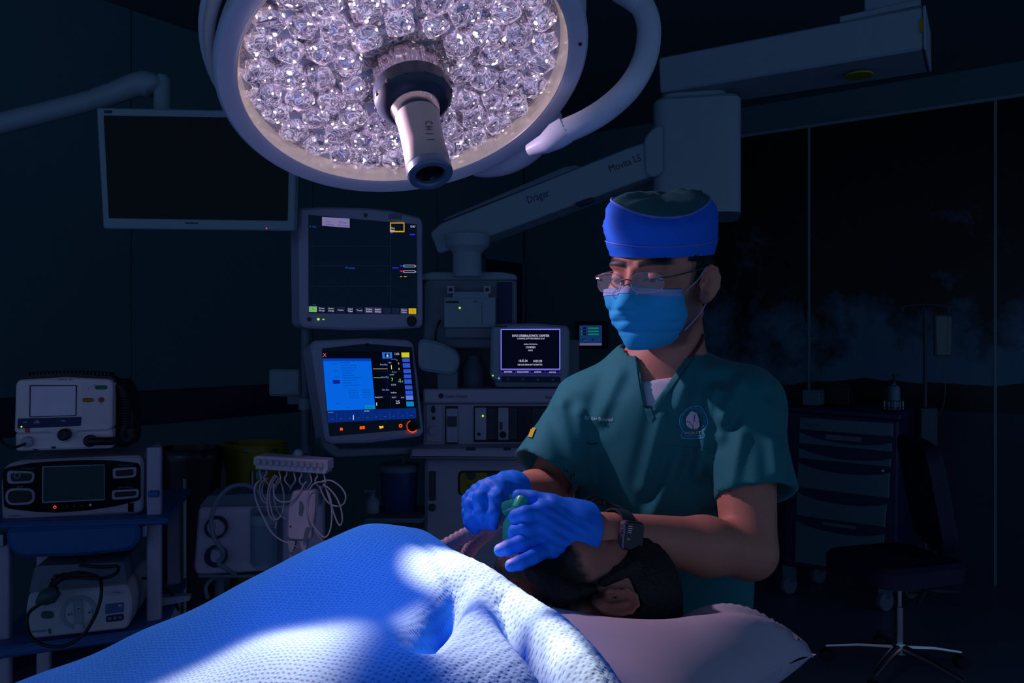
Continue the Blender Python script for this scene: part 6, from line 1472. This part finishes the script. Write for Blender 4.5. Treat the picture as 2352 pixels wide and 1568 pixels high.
for body_, x0, z0_, h in (('RR 1', -0.0125, -0.006, 0.0026),):
    vs, fs, wd = text2d(body_); mb.add([(x0 + vx*h*0.8, -rw - 0.0124, z0_ + vy*h) for vx, vy in vs], fs)
for k in range(4): mb.box((-0.0125, -rw - 0.01235, 0.004 + k*0.003), (-0.0055, -rw - 0.0122, 0.0048 + k*0.003))
wp(mb, 'watch_readout', glow('watch_txt', (70, 80, 110)))
wp(MB().lathe([(0, 0.002), (0.003, 0.0018), (0.0033, -0.001)], 12, Matrix.Translation((-0.0185, -rw - 0.005, 0.006)) @ Matrix.Rotation(rad(-90), 4, 'Y')), 'crown_button', 'watch_case')
# ================================================================ patient
PM = frame(Vector((0.122, 1.206, 1.137)), (0.85, 0.45, 0.25), (-0.45, 0.15, 0.88))
pat = empty('person', (0.06, 1.15, 1.0), 'bearded patient lying face up under the blue blanket, head on pillow', 'person')
pv = xfm(HV, PM)
pcol = face_cols(HV, 1.0, BRW) * np.array([0.85, 0.8, 0.8])
A_ = Vector((-0.88, -0.47, 0)).normalized(); B_ = Vector((-A_.y, A_.x, 0)); B_ = B_ if B_.y < 0 else -B_     # towards the feet, towards the camera side
O_ = Vector((0.122, 1.206, 0))
def st_(s, t, z): q = O_ + A_ * s + B_ * t; return Vector((q.x, q.y, z))
pnk = PM @ Vector((0, -0.04, -0.13))
def hair_pat(p):
    ax = np.abs(p[:, 0]); q = np.stack([ax, p[:, 1], p[:, 2]], 1)
    f = s_ell(q, (0, -0.016, 0.040), (0.083, 0.102, 0.087))
    f = smin(f, s_cone(q, (0.055, -0.07, 0.0), (0.045, -0.075, -0.05), 0.022, 0.016), 0.02)
    f = smin(f, s_cone(q, (0.0765, 0.020, 0.03), (0.0705, 0.014, -0.02), 0.008, 0.006), 0.012)
    line = np.maximum(p[:, 1] - 0.030 - 0.55 * np.clip(p[:, 2] - 0.02, 0, 1) + 0.35 * np.clip(p[:, 2] - 0.10, 0, 1), -p[:, 2] - 0.065)
    f = smax(f, line, 0.006)
    f = np.maximum(f, np.where((p[:, 2] < 0.018) & (p[:, 1] > -0.034) & (p[:, 1] < 0.006), 0.01, -1))
    return f + 0.0016 * fbm(p, 420, 9, 2)
gv, gq = nets(hair_pat, (-0.10, -0.13, -0.08), (0.10, 0.09, 0.14), 0.0032)
fixw(link('hair', npmesh('hair', xfm(gv, PM), gq), 'hair_black', None, 180), pat)
def beard(p):
    ax = np.abs(p[:, 0]); q = np.stack([ax, p[:, 1], p[:, 2]], 1)
    f = s_cone(q, (0.064, 0.012, -0.040), (0.055, 0.022, -0.078), 0.010, 0.016)
    f = smin(f, s_cone(q, (0.055, 0.022, -0.078), (0.022, 0.076, -0.106), 0.017, 0.019), 0.02)
    f = smin(f, s_cone(q, (0.022, 0.076, -0.106), (0.0, 0.084, -0.110), 0.019, 0.020), 0.01)
    f = smin(f, s_cone(q, (0.030, 0.080, -0.062), (0.026, 0.074, -0.095), 0.010, 0.014), 0.012)
    f = smin(f, s_cone(q, (0.0, 0.096, -0.055), (0.026, 0.088, -0.060), 0.0065, 0.006), 0.006)
    return f + 0.0016 * fbm(p, 420, 4, 2)
gv, gq = nets(beard, (-0.09, -0.01, -0.145), (0.09, 0.125, -0.02), 0.003)
fixw(link('beard', npmesh('beard', xfm(gv, PM), gq), 'hair_black', None, 180), pat)

# ================================================================ operating table
TA = Matrix(((-A_.x, -B_.x, 0, O_.x), (-A_.y, -B_.y, 0, O_.y), (0, 0, 1, 0), (0, 0, 0, 1)))       # x towards the head end, y away from the camera
tbl = empty('operating_table', TA, 'narrow padded operating table under patient and blanket', 'operating table')
M('pad_black', (0.02, 0.022, 0.03), 0.5, var=0.1)
for x0, x1 in ((-1.75, -0.95), (-0.94, -0.32), (-0.31, 0.13)):
    vprism(roundp([(x0, -0.255), (x1, -0.255), (x1, 0.255), (x0, 0.255)], 0.03), 0.92, 0.985, 0.015).obj('pad', 'pad_black', tbl)
    MB().box((x0 + 0.005, -0.25, 0.895), (x1 - 0.005, 0.25, 0.92)).obj('table_top', 'steel', tbl)
for s in (-1, 1): MB().box((-1.7, s*0.285 - 0.006, 0.895), (0.08, s*0.285 + 0.006, 0.925)).obj('side_rail', 'steel', tbl)
vprism(roundp([(-0.75, -0.13), (-0.45, -0.13), (-0.45, 0.13), (-0.75, 0.13)], 0.05), 0.12, 0.895).obj('column', 'cool_grey', tbl)
vprism(roundp([(-1.25, -0.24), (-0.15, -0.24), (-0.15, 0.24), (-1.25, 0.24)], 0.08), 0.0, 0.12, 0.02).obj('base', 'slate_grey', tbl)

# ================================================================ pillow
M('pillow_cloth', (0.52, 0.46, 0.58), 0.8, var=0.05, scale=15, bump=0.05, bscale=120)
pax = Vector((0.638, 0.77, 0)).normalized(); pbx = Vector((-pax.y, pax.x, 0)); pcen = Vector((0.105, 1.165, 1.070))
def pillow():
    vs = []; fs = []; n = 56
    for side in (1, -1):
        for i in range(n + 1):
            for j in range(n + 1):
                u = -1 + 2*i/n; v = -1 + 2*j/n
                pin = 0.055 * (1 - v*v) ; pin2 = 0.05 * (1 - u*u)
                X = 0.205 * u * (1 - pin * abs(u) * 1.2); Yv = 0.250 * v * (1 - pin2 * abs(v) * 1.2)
                e = (1 - u**4) * (1 - v**4); h = 0.083 * max(e, 0) ** 0.55 if side > 0 else -0.078 * max(e, 0) ** 0.6
                cr = max(abs(u), abs(v))
                if side > 0: h += 0.006*math.sin(9*u + 5*v)*max(0, abs(u) - 0.45)*2 + 0.005*math.sin(14*math.atan2(v + 1.0, u - 1.0))*max(0, (u - v)/2 - 0.35)*3
                # hollow where the head lies
                hx = pcen + pax*X + pbx*Yv
                dd = math.hypot(hx.x - 0.165, hx.y - 1.215); 
                if side > 0: h -= 0.085 * math.exp(-(dd/0.10)**2)
                sag = 0.02*max(0, u - 0.5)
                vs.append((hx.x, hx.y, pcen.z + h - sag))
        b = 0 if side > 0 else (n+1)**2
        for i in range(n):
            for j in range(n):
                q = (b+i*(n+1)+j, b+(i+1)*(n+1)+j, b+(i+1)*(n+1)+j+1, b+i*(n+1)+j+1); fs.append(q if side > 0 else q[::-1])
    return vs, fs
vs, fs = pillow(); mb = MB(); mb.v = vs; mb.f = fs
po_ = mb.obj('pillow', 'pillow_cloth', None, 180); tag(po_, 'pale pillow with pointed corner under the patient head', 'pillow')
bm = bmesh.new(); bm.from_mesh(po_.data); bmesh.ops.remove_doubles(bm, verts=bm.verts, dist=0.0005); bm.to_mesh(po_.data); bm.free(); po_.data.shade_smooth()

# ================================================================ blanket
CP = []
def cp(px, py, D): q = P(px, py, D); CP.append((q.x, q.y, q.z))
for a in ((60, 1568, 1.02), (300, 1470, 1.10), (550, 1352, 1.17), (700, 1272, 1.215), (840, 1207, 1.25), (950, 1217, 1.255), (1040, 1262, 1.20), (1120, 1300, 1.13), (1190, 1385, 1.03), (1335, 1568, 0.88),
          (620, 1500, 0.88), (850, 1400, 1.0), (700, 1400, 1.02), (400, 1520, 0.95), (1044, 1413, 0.985), (900, 1300, 1.12), (1000, 1300, 1.12), (1090, 1480, 0.92), (1230, 1560, 0.86), (900, 1568, 0.80), (650, 1620, 0.78), (300, 1650, 0.82)): cp(*a)
for s, t, z in ((0.30, -0.31, 1.12), (0.50, -0.32, 1.04), (0.75, -0.32, 1.0), (1.1, -0.30, 0.99), (1.6, -0.3, 0.98), (1.1, 0, 1.09), (1.6, 0, 1.07), (1.1, 0.28, 1.02), (1.6, 0.28, 1.0), (0.75, 0.32, 1.06), (0.45, 0.34, 1.07), (0.25, 0.36, 1.06), (0.9, 0.0, 1.10)):
    q = st_(s, t, z); CP.append((q.x, q.y, z))
CP = np.array(CP)
def tps_fit(C, lam=0.0004):
    n = len(C); d = np.linalg.norm(C[:, None, :2] - C[None, :, :2], axis=2); Kk = np.where(d > 0, d*d*np.log(np.maximum(d, 1e-9)), 0) + lam*np.eye(n)
    Pm = np.concatenate([np.ones((n, 1)), C[:, :2]], 1); Am = np.block([[Kk, Pm], [Pm.T, np.zeros((3, 3))]])
    w_ = np.linalg.solve(Am, np.concatenate([C[:, 2], np.zeros(3)]))
    return lambda X: (lambda dd: np.where(dd > 0, dd*dd*np.log(np.maximum(dd, 1e-9)), 0) @ w_[:n] + np.concatenate([np.ones((len(X), 1)), X], 1) @ w_[n:])(np.linalg.norm(X[:, None, :] - C[None, :, :2], axis=2))
TP = tps_fit(CP)
def pbody(p):
    f = s_cone(p, v3(pnk), v3(st_(0.22, 0, 1.07)), 0.058, 0.07)
    f = smin(f, s_cone(p, v3(st_(0.24, -0.15, 1.075)), v3(st_(0.24, 0.15, 1.07)), 0.055, 0.055), 0.04)
    for t_ in (-0.07, 0.07):
        f = smin(f, s_cone(p, v3(st_(0.30, t_, 1.085)), v3(st_(0.62, t_, 1.075)), 0.085, 0.075), 0.05)
        f = smin(f, s_cone(p, v3(st_(0.75, t_ * 1.2, 1.045)), v3(st_(1.55, t_, 1.04)), 0.07, 0.04), 0.05)
    for t_ in (-0.20, 0.20): f = smin(f, s_cone(p, v3(st_(0.26, t_, 1.065)), v3(st_(0.75, t_ * 1.05, 1.035)), 0.045, 0.033), 0.02)
    lid = p[:, 2] - (TP(p[:, :2].astype(np.float64)) - 0.085 - 0.08 * np.clip(0.30 - ((p[:, 0] - O_.x) * A_.x + (p[:, 1] - O_.y) * A_.y), 0, 0.3) * (p[:, 2] > 0)).astype(np.float32)
    s_ = (p[:, 0] - O_.x) * A_.x + (p[:, 1] - O_.y) * A_.y
    return np.maximum(np.where(s_ > 0.14, np.maximum(f, lid), f), 0.99 - p[:, 2])
qv, qq = nets(pbody, (-1.4, 0.3, 0.99), (0.2, 1.5, 1.22), 0.011)
fixw(link('body', npmesh('body', np.concatenate([pv, qv]), np.concatenate([HQ, qq + len(pv)]), np.concatenate([pcol, np.tile(SKIN * 0.8, (len(qv), 1))])), 'skin', None, 180), pat)
def trench(X, pts, w0, dep):
    """soft crease along a polyline given as photo points"""
    out = np.zeros(len(X)); q = [Vector(P(*p)).to_2d() for p in pts]; best = np.full(len(X), 9.0); tt = np.zeros(len(X)); tot = len(q) - 1
    for k in range(tot):
        a = np.array(q[k]); b = np.array(q[k+1]); ab = b - a; t = np.clip(((X - a) @ ab) / (ab @ ab), 0, 1); d = np.linalg.norm(X - a - t[:, None]*ab, axis=1)
        m = d < best; best = np.where(m, d, best); tt = np.where(m, (k + t)/tot, tt)
    prof = np.sin(np.clip(tt*0.9 + 0.1, 0, 1)*math.pi*0.75)
    return dep * np.exp(-(best/w0)**2) * prof
S0, S1, T0, T1 = 0.10, 1.70, -0.36, 0.40
ns, ntt = 520, 300
sv = S0 + (S1 - S0) * (np.arange(ns) / (ns - 1)) ** 1.5; tvv = np.linspace(T0, T1, ntt)
SS, TT = np.meshgrid(sv, tvv, indexing='ij')
# collar edge runs a little further down on the far side
SS2 = SS + np.interp(TT, [-0.36, -0.2, -0.04, 0.06, 0.14, 0.3, 0.4], [0.05, 0.05, 0.036, 0.018, 0.0, 0.005, 0.01]) * (1 - (SS - S0) / (S1 - S0))
XX = np.stack([O_.x + A_.x*SS2 + B_.x*TT, O_.y + A_.y*SS2 + B_.y*TT], -1).reshape(-1, 2)
ZZ = TP(XX)
ZZ -= trench(XX, [(1150, 1375, 1.04), (1190, 1440, 0.97), (1240, 1510, 0.91), (1290, 1580, 0.86)], 0.017, 0.070)
ZZ -= trench(XX, [(1050, 1350, 1.07), (1035, 1390, 1.02), (1010, 1440, 0.97), (960, 1520, 0.88)], 0.017, 0.055)
ZZ += trench(XX, [(1330, 1480, 0.93), (1370, 1540, 0.885), (1400, 1600, 0.85)], 0.012, 0.008)
for k in range(5): ZZ -= trench(XX, [(930 + 22*k, 1235 + 26*k, 1.22 - 0.035*k), (990 + 16*k, 1275 + 26*k, 1.17 - 0.035*k), (1040 + 10*k, 1310 + 24*k, 1.12 - 0.03*k)], 0.007, 0.0035)
ZZ += 0.0035 * fbm(np.concatenate([XX, ZZ[:, None]*0], 1), 22, 21, 2)
# rolls over at the neck edge
sr = (SS2.reshape(-1) - S0); Sg = SS.reshape(-1) - S0
ZZ -= 0.095 * np.clip(1 - Sg / 0.060, 0, 1) ** 2.0
# fine pile
ZZ += 0.0009 * fbm(np.concatenate([XX, ZZ[:, None]*0], 1), 520, 31, 2) * np.clip((XX[:, 0] + 0.15) / 0.1, 0, 1)
# hanging skirts
T_ = TT.reshape(-1)
for sgn, lim in ((1, 0.33), (-1, 0.30)):
    ex = np.clip(T_ * sgn - lim, 0, 1)
    ZZ -= ex * 5.0
VX = np.concatenate([XX, ZZ[:, None]], 1)
ex = np.clip(T_ - 0.33, 0, 1); VX[:, 0] -= B_.x * ex * 0.75; VX[:, 1] -= B_.y * ex * 0.75
ex = np.clip(-T_ - 0.30, 0, 1); VX[:, 0] += B_.x * ex * 0.75; VX[:, 1] += B_.y * ex * 0.75
ii = np.arange(ns * ntt).reshape(ns, ntt)
BQd = np.stack([ii[:-1, :-1], ii[:-1, 1:], ii[1:, 1:], ii[1:, :-1]], -1).reshape(-1, 4)
me = npmesh('blanket', VX, BQd)
uvl = me.uv_layers.new(name='weave'); li_ = np.empty(len(me.loops), np.int32); me.loops.foreach_get('vertex_index', li_)
uvl.data.foreach_set('uv', np.stack([SS2.reshape(-1), T_], 1)[li_].astype(np.float32).ravel())
bmx = bpy.data.materials.new('blanket_weave'); bmx.use_nodes = True; MATS['blanket_weave'] = bmx
nt = bmx.node_tree; N = nt.nodes; L = nt.links; b = N['Principled BSDF']; b.inputs['Roughness'].default_value = 0.9; b.inputs['Specular IOR Level'].default_value = 0.0
uvn = N.new('ShaderNodeUVMap'); uvn.uv_map = 'weave'
mp = N.new('ShaderNodeMapping'); mp.inputs['Scale'].default_value = (165, 165, 1); mp.inputs['Rotation'].default_value = (0, 0, rad(45)); L.new(uvn.outputs[0], mp.inputs['Vector'])
vo = N.new('ShaderNodeTexVoronoi'); vo.voronoi_dimensions = '2D'; vo.inputs['Scale'].default_value = 1.0; vo.inputs['Randomness'].default_value = 0.3; L.new(mp.outputs[0], vo.inputs['Vector'])
hole = N.new('ShaderNodeMapRange'); hole.inputs['From Min'].default_value = 0.12; hole.inputs['From Max'].default_value = 0.36; L.new(vo.outputs['Distance'], hole.inputs['Value'])
nz = N.new('ShaderNodeTexNoise'); nz.inputs['Scale'].default_value = 260; nz.inputs['Detail'].default_value = 4; tcn = N.new('ShaderNodeTexCoord'); L.new(tcn.outputs['Object'], nz.inputs['Vector'])
mul = N.new('ShaderNodeMath'); mul.operation = 'MULTIPLY_ADD'; L.new(nz.outputs['Fac'], mul.inputs[0]); mul.inputs[1].default_value = 0.9; L.new(hole.outputs[0], mul.inputs[2])
bpn = N.new('ShaderNodeBump'); bpn.inputs['Strength'].default_value = 0.28; bpn.inputs['Distance'].default_value = 0.0022; L.new(mul.outputs[0], bpn.inputs['Height']); L.new(bpn.outputs[0], b.inputs['Normal'])
mxn = N.new('ShaderNodeMix'); mxn.data_type = 'RGBA'; L.new(hole.outputs[0], mxn.inputs[0]); mxn.inputs[6].default_value = (0.036, 0.19, 0.68, 1); mxn.inputs[7].default_value = (0.045, 0.28, 0.86, 1); L.new(mxn.outputs[2], b.inputs['Base Color'])
bl = link('blanket', me, None, None, 180); me.materials.append(bmx)
sm_ = bl.modifiers.new('thickness', 'SOLIDIFY'); sm_.thickness = 0.004; sm_.offset = -1
tag(bl, 'fluffy blue woven blanket draped over the patient body', 'blanket')

# ================================================================ breathing mask held by both hands, hose and bag
M('mask_green', (0.02, 0.30, 0.26), 0.12, var=0.05, alpha=0.72); M('cap_bright', (0.05, 0.55, 0.30), 0.3, var=0.05); M('cushion_clear', (0.05, 0.25, 0.28), 0.2, var=0.05, alpha=0.85); M('hose_pale', (0.42, 0.30, 0.36), 0.45, var=0.05)
mo = PM @ Vector((0, 0.112, -0.060)); Fv = (PM.to_3x3() @ Vector((0, 1, 0))).normalized()
fm = empty('breathing_mask', Matrix.Translation(mo) @ Fv.to_track_quat('Z', 'Y').to_matrix().to_4x4(), 'translucent green breathing mask with bright green cap held between the gloved hands', 'breathing mask')
MB().lathe([(0.045, -0.004), (0.043, 0.010), (0.036, 0.026), (0.022, 0.040), (0.013, 0.046), (0.012, 0.062), (0.0105, 0.062), (0.010, 0.046), (0.030, 0.026), (0.040, 0.010)], 32).obj('shell', 'mask_green', fm)
MB().lathe([(0.044 + 0.008*math.cos(a), -0.004 + 0.009*math.sin(a)) for a in [2*math.pi*i/12 for i in range(13)]], 32).obj('cushion', 'cushion_clear', fm)
gc = P(1197, 1153, 1.19)
fixw(MB().lathe([(0, 0.008), (0.008, 0.0075), (0.010, 0.004), (0.010, -0.010), (0, -0.010)], 18, Matrix.Translation(gc) @ Matrix.Rotation(rad(25), 4, 'Y') @ Matrix.Rotation(rad(-25), 4, 'X')).obj('port_cap', 'cap_bright', None), fm)
fixw(MB().tube([gc, P(1180, 1162, 1.20), P(1165, 1168, 1.21)], [0.0085, 0.011, 0.012], 12).obj('elbow', 'mask_green', None), fm)
def rib_tube(path, r, k, amp):
    q = catmull([P(*p) for p in path], 24); return MB().tube(q, [r + amp*math.sin(i*k) for i in range(len(q))], 14)
bh = empty('breathing_hose', P(1080, 1240, 1.3), 'pale breathing hose running from mask down behind the blanket', 'hose')
fixw(rib_tube([(1140, 1195, 1.25), (1110, 1208, 1.27), (1070, 1228, 1.29), (1030, 1250, 1.31), (980, 1275, 1.33), (900, 1310, 1.36)], 0.0115, 0.9, 0.0008).obj('hose_limb', 'hose_pale', None, 60), bh)
fixw(rib_tube([(1140, 1198, 1.255), (1120, 1222, 1.29), (1092, 1245, 1.33), (1075, 1270, 1.35), (1060, 1300, 1.37), (1020, 1330, 1.40)], 0.0115, 0.9, 0.0008).obj('hose_limb', 'hose_pale', None, 60), bh)
fixw(MB().tube([P(1152, 1190, 1.235), P(1140, 1196, 1.25), P(1126, 1204, 1.262)], [0.011, 0.014, 0.013], 14).obj('y_piece', 'hose_pale', None), bh)

# ================================================================ small things by the machine
am.rect('side_shelf', 838, 1190, 972, 1200, -0.12, 0.12, 'slate_grey', 0.004)
cn = P(915, 1189, 2.98); cs = am.m @ Vector((am.L(915, 1190, 0.0)[0], 0.02, am.L(915, 1190, -0.12)[1] + 0.001))
M('canister_blue', (0.02, 0.06, 0.20), 0.25, var=0.1)
ca = empty('suction_canister', cs, 'dark blue lidded canister on the shelf left of the anaesthesia machine', 'canister')
MB().lathe([(0, 0.0), (0.062, 0.0), (0.066, 0.008), (0.070, 0.15), (0.0, 0.152)], 32).obj('canister_body', 'canister_blue', ca)
MB().lathe([(0, 0.185), (0.03, 0.183), (0.070, 0.175), (0.076, 0.168), (0.076, 0.150), (0.0, 0.150)], 32).obj('canister_lid', 'slate_grey', ca)
MB().tube(catmull([(0.02, -0.02, 0.18), (0.02, -0.03, 0.215), (0.05, -0.02, 0.235), (0.09, 0.0, 0.22), (0.10, 0.02, 0.16)], 5), 0.006, 8).obj('canister_hose', 'clear_hose', ca)
sb = empty('spray_bottle', am.m @ Vector((am.L(858, 1190, 0.0)[0], -0.03, am.L(858, 1190, -0.12)[1] + 0.001)), 'small pale bottle with nozzle beside the blue canister', 'bottle')
MB().lathe([(0, 0.0), (0.024, 0.0), (0.026, 0.005), (0.026, 0.045), (0.012, 0.058), (0.010, 0.066), (0, 0.066)], 20).obj('bottle', 'cool_grey', sb)
q = MB().lathe([(0.011, 0.064), (0.012, 0.078), (0, 0.080)], 14); q.box((-0.028, -0.006, 0.076), (0.012, 0.006, 0.086)); q.obj('nozzle', 'slate_grey', sb)
lc_ = empty('looped_cable', P(1370, 1160, 1.33), 'thin black cable loops between the watch wrist and the scrub shirt', 'cable')
for pts in ([(1335, 1168, 1.31), (1345, 1148, 1.32), (1365, 1140, 1.33), (1385, 1148, 1.33), (1392, 1166, 1.32)], [(1350, 1168, 1.30), (1362, 1150, 1.32), (1382, 1146, 1.33), (1400, 1156, 1.33), (1425, 1166, 1.32), (1445, 1178, 1.31)], [(1358, 1162, 1.31), (1375, 1156, 1.32), (1398, 1162, 1.325), (1420, 1170, 1.32), (1450, 1182, 1.31)]):
    fixw(MB().tube(catmull([P(*p) for p in pts], 6), 0.0022, 7).obj('cable_loop', 'black', None, 60), lc_)
bpy.context.view_layer.update()
